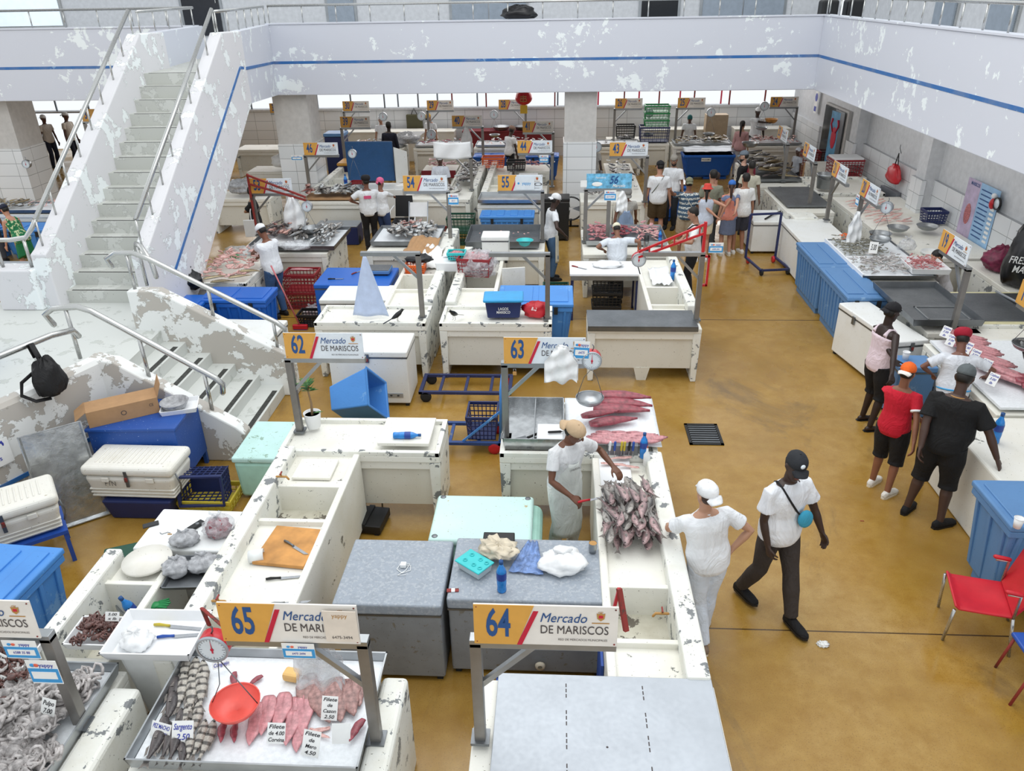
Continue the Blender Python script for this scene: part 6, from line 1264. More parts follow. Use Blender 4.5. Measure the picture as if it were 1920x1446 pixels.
c,w_,d_,r_ = Q((1682,642),(1743,637),(1594,566),.85); freezer(w_,d_,.85,at0(c),'dirty white chest freezer beside the man in the pink tank top',rz=r_,vent=False)
MB().cbox((-w_/2-.01,.3,.74),.02,.06,.12).build('side_latch',M['steeld'],bpy.data.objects['chest_freezer.%03d' % (sum(o.name.startswith('chest_freezer') for o in bpy.data.objects)-1)])
freezer(.5,.4,.8,(4.75,9.55,0),'small grey blue cooler between the freezer and the counter of stall 19',body='gblue',lid='gblue',latch=False,vent=False,name='small_cooler',cat='cooler'); 
t = thing('paper_cup','white foam cup on the small grey blue cooler','cup',(4.66,9.6,.8)); MB().lathe([(.002,0),(.035,0),(.045,.11),(.04,.11),(.03,.01),(.002,.01)],16).build('cup',M['foam'],t); MB().lathe([(.044,.1),(.049,.105),(.046,.115),(.042,.11)],16).build('rim',M['foam'],t)
# cream display freezer with lettering
t = thing('display_freezer','cream display freezer with curved rim and black handwriting on its side','freezer',(6.95,11.3,0),rad(0)); MB().box(-.85,.8,-.65,.7,0,.72).build('cabinet',M['frz'],t,bev=.05); MB().box(-.88,.83,-.68,.73,.72,.88).build('rim',flat('cream_rim','#d9d3a8',.4),t,bev=.07,seg=4); MB().box(-.76,.7,-.55,.6,.86,.895).build('glass_lid',M['steeld'],t,bev=.02); txt('Minkegas del',M['inkk'],t,(-.05,-.662,.5),.24,.7,.01,.4,width=1.4); MB().tube([(-.05,-.6,.9),(.05,0,.93),(.0,.65,.9)],.02,8).build('lid_rail',M['steelw'],t)
bench(5.75,7.7,10.0,10.58,'low grey and white counter in front of the cream display freezer',rim=.05,foot=False,panel=False)
# person-height dark bags by the wall
bag((7.55,13.1,.9),(.3,.25,.22),'dark pink rubbish bag against the right wall','red',51,knot=False).data.materials[0] = flat('maroon_bag','#7d2447',.4,var=.3,sc=14)
tag(blob_mesh('c',None,(.35,.3,.62),6,.18,fr=2.5).build('black_sack',M['blk'],None,(7.52,12.3,.9)),'tall black sack with white print at the right edge','sack'); rbench(7.2,7.9,11.95,13.6,'wall counter under the black sack and the dark pink bag')
txt('FRESCA\nMAR',M['paper'],bpy.data.objects['black_sack'],(-.25,-.28,.4),.16,.7,.01,.2,rot=(pi/2,0,-.5),name='print')
# stall 20: shrimps
rbench(5.19,6.3,12.45,14.6,'counter of stall 20 under the shrimp trays')
c,w_,d_,r_ = Q((1605,515),(1720,512),(1547,452),.97)
tray(1.2,2.1,.05,(5.66,13.52,.92),'large steel shrimp tray with white dividers at stall 20',mat='steeld',floor='ice'); o = bpy.data.objects['steel_tray.%03d' % (sum(o.name.startswith('steel_tray') for o in bpy.data.objects)-1)]
MB().box(-.58,.58,-.08,-.05,.0,.07).build('divider',M['foam'],o); MB().box(-.6,-.57,-1.03,1.03,.0,.07).build('divider',M['foam'],o)
pile('grey_shrimp',FM['shr'],(5.12,5.85,13.55,14.45),.965,230,0,3.1,'small grey shrimp in the far half of the stall 20 tray','shrimp','grey shrimps of stall 20',(1.1,1.6),.04,seed=61,heap=.03)
pile('pale_shrimp',FM['shr']+FM['bit'],(5.12,5.9,12.6,13.35),.965,170,0,3.1,'pale shrimp and squid piece in the near half of the stall 20 tray','shrimp','pale shrimps of stall 20',(.9,1.2),.04,seed=62,heap=.03)
tray(.62,.7,.09,(6.18,12.85,.98),'white plastic tray of red shrimps at stall 20',mat='foam',name='plastic_tray',rz=rad(-3)); pile('pink_shrimp',FM['shrp'],(5.95,6.4,12.62,13.05),1.01,150,0,3.1,'small red shrimp in the white tray of stall 20','shrimp','red shrimps of stall 20',(1.1,1.5),.05,seed=63,heap=.05)
for i,y in enumerate((14.17,12.68)): bulk_bin(.62,1.46,.93,(4.86,y-.35,0),['far grey blue insulated bin under the shrimp tray','near grey blue insulated bin under the shrimp tray'][i],mat='gblue',ribs=4,lidribs=False,rz=0,taper=.03)
hung_bags((5.42,14.1,1.6),.24,.6,'clear bundle of bags hanging below sign 20'); card(at0(P(1637,470,1.1),1.05),.14,.2,['5.00'],'white price card stuck in the grey shrimps',rad(-20),rad(70))
scale((5.75,13.75,1.95),'plain steel scale hanging right of sign 20',rz=rad(-40),cold='steelw',drop=.5,bowl_r=.18)
bucket(.16,.3,(6.8,14.0,.62),'white bucket behind the shrimp trays'); bowl(.2,.09,(6.15,14.75,.95),'steel bowl behind the shrimp trays'); bowl(.2,.08,(6.65,15.2,.95),'wide steel bowl by the wall counter'); bowl(.2,.08,(7.25,15.3,.95),'shiny steel bowl near the blue crate'); bag((6.35,14.0,.95),(.16,.14,.12),'clear bag beside the steel bowl of stall 20','bagc',66)
rbench(6.35,7.9,13.75,18.3,'long wall counter with brown strips and bowls behind stall 20'); pile('dried_strip',[FM['filp']],(6.5,7.3,15.9,17.9),.9,40,.5,.3,'thin dried strip on the long wall counter','fish strip','dried strips on the wall counter',(.8,1),.01,seed=70,heap=0)
crate(.4,.34,.26,(7.65,16.0,.9),'dark blue crate against the right wall beside the poster',mat='navy')
freezer(.95,1.7,.85,(5.2,15.6,0),'cream low chest with cushioned lid between signs 20 and 21',latch=False,vent=False,name='cream_chest',cat='chest'); tag(drape([(5.5,14.75,.86),(5.85,14.75,.86),(5.85,15.05,.95),(5.5,15.05,.93)],'orange','orange_cloth','o','o',.04),'orange cloth at the near corner of the cream chest','cloth')
# trolley with tall frame
t = thing('hand_trolley','dark blue trolley with a tall square push frame in the aisle','trolley',(4.35,15.75,0),rad(8))
for a,b_ in (((-.3,.35,.12),(-.3,.35,1.05)),((.35,.35,.12),(.35,.35,1.05)),((-.3,.35,1.05),(.35,.35,1.05))): MB().bar(a,b_,.04).build('push_frame',M['cartn'],t)
m = MB(); m.box(-.3,.35,-.5,-.46,.1,.14); m.box(-.3,-.26,-.5,.37,.1,.141); m.box(.31,.35,-.5,.37,.1,.139); m.build('deck_frame',M['cartn'],t)
for sx in (-.25,.3):
    for sy in (-.45,.32): w = MB().lathe([(.03,-.02),(.07,-.02),(.07,.02),(.03,.02)],16,M=Matrix.Rotation(pi/2,4,'Y'),caps=True).build('wheel',M['red2'] if sy > 0 else M['rubber'],t); w.location = (sx,sy,.075)
# stall 21 / 22 / 23
freezer(.75,1.0,.72,(4.62,17.2,0),'old cream freezer tied with a dark rope beside the crowd',latch=False,vent=False); o = MB().tube([(-.1,-.35,.74),(.1,-.1,.76),(.38,.25,.75)],.02,6).build('rope',M['grille'],bpy.data.objects['chest_freezer.%03d' % (sum(o.name.startswith('chest_freezer') for o in bpy.data.objects)-1)])
rbench(5.0,6.0,16.9,19.1,'counter under the dark metal slab at stall 22'); tag(MB().box(-.48,.48,-.95,.85,0,.04).build('metal_slab',M['steeld'],None,(5.55,18.2,.89),bev=.005),'dark grey metal slab on the counter of stall 22','slab')
solid_block(5.0,5.5,16.35,16.85,.9,'white chipped end plinth beside the rope tied freezer')
bench(6.08,7.6,18.4,20.2,'white sink counter behind sign 21',rim=.06,foot=False); crate(.75,.6,.42,(7.38,20.7,.86),'dark red crate lined with foam by the right wall',mat='dred',nx=10); tag(MB().box(-.36,.36,-.28,.28,0,.16).build('foam_liner',M['foam'],None,(7.38,20.7,1.16),bev=.01),'white foam liner sitting in the dark red crate','foam liner'); rbench(6.9,7.85,20.3,22.4,'wall counter under the dark red crate')
rbench(4.95,6.2,19.3,22.3,'counter of stall 23 under the mottled fish heap'); tray(1.1,2.4,.07,(5.5,20.9,.9),'dark fish tray of stall 23',mat='steeld'); pile('mottled_fish',[FM['beige'],FM['dark'],FM['grey']],(5.15,5.85,19.9,21.9),.95,70,.4,.7,'large mottled fish heaped at stall 23','fish','mottled fish of stall 23',(.9,1.2),.1,seed=80,heap=.14)
bowl(.22,.12,(5.3,22.3,1.28),'steel scale pan hanging beyond the mottled fish'); bucket(.2,.34,(6.35,18.9,.93),'steel bucket on the counter behind sign 22',mat='steel')
crate(.7,.5,.4,(4.75,19.9,0),'black crate with white lettering beside the crowd',mat='black')
# wall things
t = thing('wall_poster','blue and pink seafood price poster on the right wall','poster',(7.92,14.9,.82),-pi/2+pi*0); MB().box(-.6,.6,-.004,0,0,1.1).build('sheet',flat('poster_sky','#9cc3e6',.4,var=.12,sc=3),t); m = MB().box(-.6,-.1,-.006,-.004,0,1.1).build('pink_side',flat('poster_pink','#c4b4cf',.4,var=.15,sc=5),t)
for i in range(11):
    MB().box(-.04,.32,-.009,-.006,.98-i*.085,1.0-i*.085).build('text_line',M['signb'],t); MB().box(.4,.54,-.009,-.006,.965-i*.085,1.01-i*.085).build('price_field',M['paper'],t)
txt('MARISCOS',M['signb'],t,(-.3,-.008,1.02),.09,.8,.02); MB().ball((-.35,-.008,.45),.12,.004,.2).build('prawn_picture',M['shrp'],t)
t = thing('wall_clock','small clock with a red and white toy at the poster corner','clock',(7.88,14.22,1.72),-pi/2); MB().lathe([(.002,0),(.1,0),(.1,.03),(.002,.03)],20,M=Matrix.Rotation(pi/2,4,'X')).build('face',M['dial'],t); MB().lathe([(.095,.0),(.11,.0),(.11,.04),(.095,.04)],20,M=Matrix.Rotation(pi/2,4,'X')).build('rim',M['black'],t); MB().ball((-.16,-.02,-.04),.07,.05,.1).build('toy_body',M['red2'],t); MB().ball((-.16,-.02,.1),.05,.045,.05).build('toy_head',M['foam'],t)
t = thing('red_bag','red cloth bag hanging from a hook on the right wall','bag',(7.8,18.6,1.28),-pi/2); blob_mesh('c',None,(.36,.1,.24),8,.2).build('bag_body',M['red'],t,(0,-.02,-.15)); MB().tube([(-.12,0,.15),(0,0,.5),(.12,0,.15)],.012,6).build('strap',M['grille'],t); MB().tube([(0,.05,.5),(0,0,.62),(.05,-.02,.7)],.008,6).build('hook',M['steeld'],t)
tag(MB().box(-.4,.4,-.05,.05,0,.95).build('grey_board',flat('grey_board','#6f737a',.5),None,(7.82,18.7,0),-pi/2+.1,bev=.01),'dark grey board leaning on the wall below the red bag','board')
t = struct(MB().box(7.9,8.0,22.5,24.5,0,2.15).build('door_8',M['wallshade'])); MB().box(7.86,7.9,23.4,24.4,0,2.1).build('door_leaf',M['screen'],t); MB().box(7.84,7.86,22.65,23.4,.05,2.1).build('door_leaf',M['steeld'],t)
t = thing('door_poster','tall blue poster with a lobster on the dark door','poster',(7.82,23.2,.55),-pi/2+.1); MB().box(-.33,.33,-.004,0,0,1.5).build('sheet',flat('poster_blue','#5f9fc8',.4,var=.25,sc=4),t); MB().ball((0,-.008,.8),.17,.005,.3).build('lobster_body',M['signr'],t)
for s in (-1,1): MB().tube([(s*.1,-.01,.95),(s*.24,-.01,1.15),(s*.18,-.01,1.3)],[.02,.03,.04],8).build('lobster_claw',M['signr'],t)
txt('CERRADO',M['paper'],t,(0,-.008,.2),.12,.8,.02)
t = thing('wall_sign','round blue mandatory sign on a white panel at the far end of the right wall','sign',(7.9,25.5,1.7),-pi/2); MB().box(-.14,.14,-.005,0,0,.65).build('panel',M['paper'],t); MB().lathe([(.002,0),(.12,0)],20,(0,0,0),M=Matrix.Translation((0,-.008,.46)) @ Matrix.Rotation(pi/2,4,'X')).build('blue_disc',M['inkb'],t); MB().box(-.1,.1,-.008,-.005,.06,.2).build('text_block',M['inkb'],t)
# blue bin, red chair, rubble at the right edge
bulk_bin(.95,.72,1.03,(4.5,6.06,0),'tall grey blue insulated bin behind the red chair',mat='gblue',ribs=4,lidribs=False,taper=.08,rz=0)
t = thing('paper_cup','white paper cup on the lid of the tall blue bin','cup',at0(P(1906,990,1.03),1.035)); MB().lathe([(.002,0),(.03,0),(.042,.1),(.037,.1),(.027,.01),(.002,.01)],16).build('cup',M['foam'],t); MB().lathe([(.04,.095),(.045,.1),(.04,.104)],16).build('rim',M['foam'],t)
t = thing('armchair','red plastic chair with grey tube legs and red armrests','chair',(0,0,0))
A,B_,C_,D_ = P(1773,1075,.46),P(1790,1142,.44),P(1900,1160,.44),P(1878,1092,.46); fr = [P(1759,1138,0),P(1767,1200,0),P(1891,1231,0),V((4.22,5.62,0))]
o = MB().sheet(12,10,lambda u,v:tuple(A.lerp(D_,u).lerp(B_.lerp(C_,u),v)+V((0,0,-.035*sin(pi*v)*sin(pi*u)+.05*max(0,.08-u)*8)))).build('seat',M['red'],t,solid=.02,bev=.006)
MB().slab([B_.lerp(C_,.98)+V((0,0,.02)),A.lerp(D_,.98)+V((0,0,.02)),D_+V((.13,.06,.34)),C_+V((.13,-.04,.34))],.02).build('backrest',M['red'],t)
for p,q in zip((A,B_,C_,D_),fr): MB().tube([p+V((0,0,-.01)),q],.014,10).build('leg',M['chrome'],t)
for a,b_ in ((C_,B_),(D_,A)):
    h = a+V((0,0,.24)); MB().tube([a,h,h+(b_-a)*.22],.013,8).build('arm_tube',M['chrome'],t); MB().tube([h+(b_-a)*.0+V((0,0,.02)),h+(b_-a)*.25+V((0,0,.03))],.02,8,rnd=True).build('armrest',M['red'],t)
t = thing('armchair','blue plastic chair seat cut by the right edge','chair',(3.95,4.85,0)); MB().box(-.1,.3,-.2,.2,.38,.42).build('seat',M['cobalt'],t,bev=.015); MB().tube([(-.08,-.16,.38),(-.2,-.2,0)],.012,8).build('leg',M['rust'],t); MB().tube([(-.08,.16,.38),(-.12,.2,0)],.012,8).build('leg',M['rust'],t); MB().tube([(.26,0,.38),(.3,0,0)],.012,8).build('leg',M['rust'],t)
solid_block(4.35,5.2,5.2,5.6,.5,'rough stone rubble wall piece at the right edge',m='concrete',name='stone_block',cat='stone')
tag(blob_mesh('c',None,(.05,.035,.02),3,.6,fr=6).build('paper_scrap',M['paper'],None,at0(P(1543,1210,0),.0)),'crumpled white paper scrap on the aisle floor','litter')
tag(MB().box(-.02,.02,-.005,.005,0,.004).build('red_scrap',M['rust'],None,(3.4,7.1,0)),'tiny red scrap on the floor near the black shoes','litter')
# ================================================================ third block and the rear rows, under the balcony
fb = lambda x0,x1,y0,y1,l,**k: bench(x0,x1,y0,y1,l,rim=0,foot=False,**k)
def heap(keys, rect, z, n, what, where, grp, s=(.8,1.1), ang=pi/2, sp=.8, seed=1, h=.05): pile(what.replace(' ','_'), keys, rect, z, n, ang, sp, what+' '+where, what.split()[-1], grp, s, .05, seed=seed, heap=h)
fb(-6.15,-4.5,18.0,18.85,'front counter of stall 46 holding a row of fish'); siderun(-6.04,-5.4,18.9,21.5,-1,[(18.9,19.6,.82),(19.7,20.4,.6),(20.5,21.5,.82)],'side counter of stall 46 beside the painted column')
tag(MB().box(-.75,.75,-.32,.32,0,.03).build('brown_board',M['cardb'],None,(-5.25,18.35,.89)),'brown board under the fish of stall 46','board'); heap([FM['grey'],FM['sil']],(-5.75,-4.65,18.2,18.55),.95,44,'grey silver fish','in the row of stall 46','fish of stall 46',(1.0,1.2),seed=101,h=.08); heap([FM['red']],(-6.05,-5.8,18.15,18.5),.97,7,'orange red fish','at the left end of stall 46','orange fish of stall 46',(1,1.1),seed=102)
t = sign('46',-6.12,19.0,-1,'sign 46 in front of the left column',zb=1.76,pale=True); sticker(t,(-.2,-.05,1.7),.26,.12,num='6211')
t = thing('chest_freezer','open chest freezer whose scratched dark blue lid stands upright','freezer',(-4.5,19.9,0)); MB().box(-.95,.6,-.4,.35,.05,.8).build('cabinet',M['frz'],t,bev=.02); MB().box(-.95,.28,.32,.4,.85,1.85).build('raised_lid',worn('scratched_blue','#24507f','#7fa0bf',.33,9,'#5f84ab',.5,'#1d4369',.5),t,bev=.02); MB().slab([(.35,.1,.85),(.62,.35,.85),(.62,.35,1.6),(.35,.1,1.75)],.04).build('small_lid',M['frz'],t)
scale((-4.95,19.0,1.95),'round scale hanging before the blue raised lid',drop=.75,bowl_r=.2)
crate(.3,.24,.2,(-5.05,19.55,.8),'dark red basket on the open chest freezer',mat='dred',nz=2); bottle((-5.25,19.2,.9),'blue detergent bottle on stall 46',1.1)
t = thing('bulk_container','black container with an orange rimmed lid behind sign 46','container',(-6.1+.45,22.0,0)); MB().box(-.45,.45,-.35,.35,0,.95,tx=.05).build('body',M['navy'],t,bev=.02); MB().box(-.47,.47,-.37,.37,.95,1.03).build('lid',flat('amber_lid','#e2a646',.5),t,bev=.03)
t = thing('cooler_box','navy cooler box with grey lid on the floor by stall 46','cooler',(-5.1,17.6,0)); MB().box(-.5,.5,-.25,.25,0,.42).build('tub',M['navy'],t,bev=.02); MB().box(-.5,.5,-.25,.25,.42,.46).build('lid',M['steelw'],t,bev=.02); MB().ball((.5,-.1,.1),.02,.1,.1).build('wheel',M['rubber'],t)
# column A of the third block
fb(-3.66,-2.05,18.2,18.95,'front counter of the stall behind sign 54'); siderun(-2.7,-1.95,19.0,22.4,1,[(19.0,19.2,.84),(19.2,22.3,.84)],'side counter with flat fish behind sign 54')
heap([FM['grey'],FM['sil']],(-3.5,-2.3,18.5,18.8),.93,20,'grey flat fish','on the counter behind sign 54','fish behind sign 54',seed=103); heap([FM['sil'],FM['dark']],(-2.55,-2.15,19.3,22.0),.9,56,'long dark silver fish','on the side counter behind sign 54','fish on the side counter behind sign 54',(.9,1.2),seed=104)
sign('',-2.08,19.0,1,'sign frame wrapped in white cloth over the side counter',zb=1.7); o = MB().sheet(14,8,lambda u,v:(-.88+.9*u,-.07+.02*sin(u*11+v*4),.36-.38*v-.04*sin(u*3.1))).build('cloth_cover',M['foam'],None,(-2.08,19.0,1.7),solid=.006); tag(o,'white cloth wrapped over the sign board behind sign 54','cloth')
fb(-3.7,-2.75,21.3,22.2,'dark red fronted counter behind the white uniformed man'); tag(MB().box(-.47,.47,-.03,.0,0,.2).build('red_skirt',M['maroon'],None,(-3.22,21.27,.7)),'dark red skirt on the counter behind the white uniformed man','skirt'); heap([FM['filp'],FM['fil']],(-3.6,-2.85,21.5,22.0),.93,26,'pink white fillet','on the dark red fronted counter','fillets on the dark red counter',(.7,.9),seed=105)
def stack(x,y,n,m,l,w=.5,d=.4,h=.3,z=0):
    for i in range(n): crate(w,d,h,(x,y,z+h*i*1.01),['bottom','second','third','fourth'][i]+' '+l if n > 1 else l,mat=m,nz=3)
stack(-2.62,17.7,1,'dred','red crate right of the white folding chair'); stack(-2.2,17.55,2,'dgreen','dark green crate between signs 54 and 55',.62,.5,.32)
t = thing('folding_chair','white folding chair seen from behind below sign 54','chair',(-3.2,17.5,0),pi); MB().box(-.2,.2,-.2,.2,.44,.47).build('seat',M['foam'],t,bev=.02); MB().slab([(-.22,-.2,.58),(.22,-.2,.58),(.2,-.26,.9),(-.2,-.26,.9)],.02).build('backrest',M['foam'],t)
for s in (-1,1): MB().tube([(s*.22,-.27,.92),(s*.21,.22,0)],.012,8).build('leg',M['steelw'],t); MB().tube([(s*.22,.2,.45),(s*.21,-.24,0)],.012,8).build('leg',M['steelw'],t)
t = thing('office_chair','black mesh chair with white curved arms beside the folding chair','chair',(-3.6,17.8,0),pi); MB().box(-.24,.24,-.22,.22,.43,.48).build('seat',M['black'],t,bev=.02); MB().slab([(-.22,-.22,.5),(.22,-.22,.5),(.2,-.3,.98),(-.2,-.3,.98)],.02).build('backrest',M['black'],t)
for s in (-1,1): MB().tube([(s*.27,.2,0),(s*.3,.15,.5),(s*.3,-.05,.68),(s*.24,-.26,.75)],.014,8).build('arm_and_leg',M['foam'],t); MB().tube([(s*.24,-.2,.45),(s*.26,-.3,0)],.014,8).build('leg',M['foam'],t)
# column B
tray(1.5,.8,.08,(-1.05,17.95,.92),'steel table top with raised edge behind sign 55',mat='steel'); fb(-1.82,-.3,17.62,18.4,'counter under the steel table top behind sign 55'); 
bulk_bin(1.2,.55,.8,(-1.1,17.2,0),'light blue ribbed bin below the steel table top',mat='bblue',ribs=9,lidribs=True,taper=.02)
siderun(-1.82,-1.2,18.5,22.2,-1,[(18.5,19.5,.82),(19.6,20.5,.6),(20.6,22.2,.82)],'side counter left of the yellow crates')
for i,(x,y,r) in enumerate(((-1.15,19.0,0),(-.75,19.2,.3),(-1.0,20.2,0))): crate(.55,.4,.3,(x,y,.0+.86*(i<2)*0+.62),['pale yellow crate behind sign 55','tilted yellow crate beside sign 44','second pale yellow crate behind sign 55'][i],mat='yellow',rz=r); 
fb(-1.15,-.25,18.7,20.8,'low counter holding the yellow crates',z=.62)
crate(.6,.4,.28,(-1.75,21.7,.9),'orange crate on the counter left of sign 44',mat='orange'); crate(.5,.35,.25,(-1.1,21.3,.9),'dark crate beside the orange one',mat='black'); t = sign('44',-.12,19.3,1,'sign 44 above the yellow crates',zb=1.72,pale=True); sticker(t,(-.2,-.05,1.58),.22,.18,num='6217 5497')
fb(-1.15,-.2,21.3,22.2,'counter with meat pieces behind sign 44'); heap(FM['meat'],(-1.2,-.4,21.5,22.0),.93,40,'small pink meat piece','on the counter behind sign 44','meat behind sign 44',(.8,1.1),seed=106); freezer(.6,.5,1.0,(.0,17.9,0),'tall black cabinet beside the man in the white bandana',body='black',lid='black',latch=False,vent=False,name='black_cabinet',cat='cabinet')
for i in range(3): tag(MB().box(-.25,.25,-.18,.18,0,.09,tx=.02).build('foam_tray',M['foam'],None,(-.75,20.6,.63+.1*i)),['bottom','middle','top'][i]+' white tray in the stack right of the orange crate','tray')
# column C
fb(.55,1.3,17.9,18.8,'counter left of the column foot at stall 43'); fb(1.3,2.05,17.9,22.3,'counter of stall 43 with fish and steel parts'); heap([FM['sil'],FM['dark']],(1.4,1.95,19.0,22.0),.93,36,'dark silver fish','on the counter of stall 43','fish of stall 43',seed=107); heap([FM['grey']],(.7,1.2,18.1,18.6),.93,16,'small grey fish','in the round basket by stall 56','fish by stall 56',(.6,.8),seed=108)
t = thing('digital_scale','grey digital price scale on a small stand behind sign 56','scale',(1.0,16.75,0)); MB().box(-.16,.16,-.14,.14,0,.5).build('stand',M['steeld'],t,bev=.005); MB().box(-.2,.2,-.16,.16,.5,.6).build('body',M['steelw'],t,bev=.01); MB().box(-.18,.18,-.14,.14,.61,.63).build('plate',M['steel'],t); MB().box(-.14,.06,-.165,-.16,.53,.58).build('display',M['screen'],t); MB().box(.08,.17,-.165,-.16,.52,.58).build('keypad',M['paper'],t)
sign('43',2.0,17.75,1,'sign 43 behind the wave sign 56',zb=1.93,pale=True); bulk_bin(.95,.7,.9,(2.75,19.6,0),'blue bin behind the tall man in brown shorts',mat='dblue',ribs=4,lidribs=False); tag(MB().box(-.45,.45,-.3,.3,0,.02).build('shiny_sheet',M['foil'],None,(2.75,19.6,.92),0),'pale shiny sheet on the blue bin behind the crowd','sheet')
t = thing('standing_fan','round black fan at the foot of the middle column','fan',(.35,18.9,0)); MB().lathe([(.28,-.05),(.3,0),(.28,.05)],24,M=Matrix.Translation((0,0,.45)) @ Matrix.Rotation(pi/2,4,'X')).build('cage',M['black'],t,solid=.01); MB().tube([(0,0,.2),(0,0,0)],.03,8).build('stem',M['black'],t); MB().tube([(-.2,0,.02),(.2,0,.02)],.02,6).build('foot',M['black'],t); [MB().slab([(.03*cos(a),.0,.45+.03*sin(a)),(.24*cos(a-.3),-.02,.45+.24*sin(a-.3)),(.24*cos(a+.3),.02,.45+.24*sin(a+.3))],.005).build('blade',M['steeld'],t) for a in (0,2.1,4.2)]
# rear rows
S39 = sign('39',-6.1,22.5,-1,'sign 39 in the row behind the blue lid',zb=1.86); sign('40',-2.1,22.5,1,'sign 40 with a white bag beside its post',zb=1.86); sign('41',-.12,22.3,1,'sign 41 between the lantern and sign 44',zb=1.72)
for n,x,s,l in (('30',-6.78,-1,'sign 30 in the rear row, left of the women'),('29',-4.1,-1,'sign 29 in the rear row above the man in the yellow cap'),('28',-1.0,1,'sign 28 in the rear row beside the red lantern'),('26',1.78,-1,'sign 26 in the rear row right of the middle column'),('25',3.7,-1,'sign 25 in the rear row above the large blue tub'),('24',7.35,1,'sign 24 with a yellow note in the far right corner')): sign(n,x,25.5,s,l,zb=1.9)
for i,(x0,x1,l,keys,n,sd) in enumerate(((-6.75,-4.8,'steel fronted counter behind sign 39',['sil','filp'],36,110),(-4.5,-2.7,'white counter with red fillets below sign 29',['filr','sil'],26,111),(-2.6,-.3,'counter with whitish fish below sign 28',['sil','filp'],40,112),(1.2,2.6,'steel counter below sign 26',['dark'],10,113),(3.55,5.4,'counter below sign 25 with trays of small fish',['grey','beige'],60,114),(5.85,7.5,'counter below sign 24 with hanging squid',['fred' if 0 else 'red','filp'],60,115))):
    fb(x0,x1,24.7,25.6,l); tray(x1-x0-.1,.8,.06,((x0+x1)/2,25.15,.89),'display tray on the '+l,mat='steelw' if i != 3 else 'steel',floor='ice'); heap([FM[k] for k in keys],(x0+.15,x1-.15,24.9,25.4),.93,n,['small silver fish','red fillet','whitish fish','dark fish','tiny grey fish','red white squid'][i],'on the '+l,'catch on the '+l,(.6,.8),seed=sd)
def backrow(x0,x1,l,m='cnt'): t = thing('rear_counter',l,'counter',((x0+x1)/2,27.4,0)); MB().box((x0-x1)/2,(x1-x0)/2,-.3,.3,0,.95).build('body',M[m],t,bev=.01); MB().box((x0-x1)/2-.02,(x1-x0)/2+.02,-.34,.32,.95,1.0).build('top',M[m],t,bev=.01)
backrow(-3.2,-.2,'dark red painted counter below the rear windows','maroon'); backrow(-7.4,-3.5,'white counter below the rear windows, behind the women'); backrow(2.9,5.6,'white counter below the rear windows behind sign 25')
bowl(.3,.12,(-1.9,27.3,1.0),'round steel pan on the dark red rear counter'); bowl(.28,.12,(-1.2,27.3,1.0),'second steel pan on the dark red rear counter','steeld'); bag((-4.75,25.2,.95),(.4,.3,.2),'shiny bundle of clear bags on the rear counter by sign 29','bagg',90,knot=False); tag(MB().slab([(-5.0,25.0,.97),(-4.6,25.0,.97),(-4.2,25.4,1.25),(-4.6,25.4,1.25)],.03).build('tilted_board',M['foam'],None),'white board propped at an angle in the rear row','board')
t = bulk_bin(1.55,.7,.82,(4.55,24.3,0),'large bright blue bin with a small label in front of sign 25',mat='dblue',ribs=2,lid=False,taper=.12); txt('PANAMA',M['ink'],t,(-.1,-.37,.62),.07,.9,.01); MB().box(-.24,.04,-.366,-.36,.57,.67).build('paper_label',M['paper'],t)
tag(drape([(3.8,24.0,.84),(5.3,24.0,.84),(5.3,24.6,.9),(3.8,24.6,.9)],'steelw','tarp','t','t',.03),'grey tarpaulin pulled over the large bright blue bin','tarpaulin')
bulk_bin(1.1,.6,.75,(-2.0,24.3,0),'dark blue bin below the counter of sign 28',mat='dblue',ribs=4,lidribs=False); bulk_bin(1.0,.6,.75,(-.45,24.3,0),'smaller blue bin right of the worker by sign 28',mat='dblue',ribs=4,lidribs=False)
crate(.6,.5,.35,(-3.5,24.2,0),'navy crate below the white counter of sign 29',mat='navy'); t = tag(MB().box(-.3,.3,-.3,.3,0,1.25).build('black_container',M['navy'],None,(-6.95,24.9,0),bev=.02),'tall dark container with blue lid left of sign 39','container'); MB().box(-.32,.32,-.32,.32,1.25,1.35).build('lid',M['gblue'],t,bev=.02)
crate(.9,.6,.45,(3.05,25.6,.9),'dark blue crate of the tower left of sign 25',mat='navy'); 
for i in range(3): crate(.75,.5,.2,(3.1,25.6,1.36+.21*i),['lowest','middle','topmost'][i]+' bright green tray of the tower left of sign 25',mat='green',nz=1)
fb(2.7,3.5,25.2,26.0,'plinth under the tower of green trays'); crate(.6,.45,.4,(2.2,26.2,.9),'black crate with white print below sign 26',mat='black'); fb(1.6,2.7,25.9,26.6,'counter behind sign 26')
t = thing('paper_lantern','red paper lantern with gold print and yellow tassel below the balcony','lantern',(-.95,22.9,2.55)); MB().ball((0,0,0),.24,.24,.2,20,12).build('globe',M['red2'],t); MB().lathe([(.08,.18),(.1,.2),(.08,.24)],14).build('cap',M['gold'],t); MB().box(-.1,.1,-.02,.02,-.42,-.2).build('tassel',flat('tassel_yellow','#e2b93a',.7),t); [MB().bar((a,-.245,b),(c,-.245,d),.018).build('gold_character',M['gold'],t) for a,b,c,d in ((-.09,.06,.09,.06),(-.07,0,.07,0),(-.09,-.07,.09,-.07),(0,.09,0,-.09),(-.06,.03,-.09,-.05),(.06,.03,.09,-.05))]; MB().tube([(0,0,.2),(0,0,.55)],.006,5).build('cord',M['black'],t)
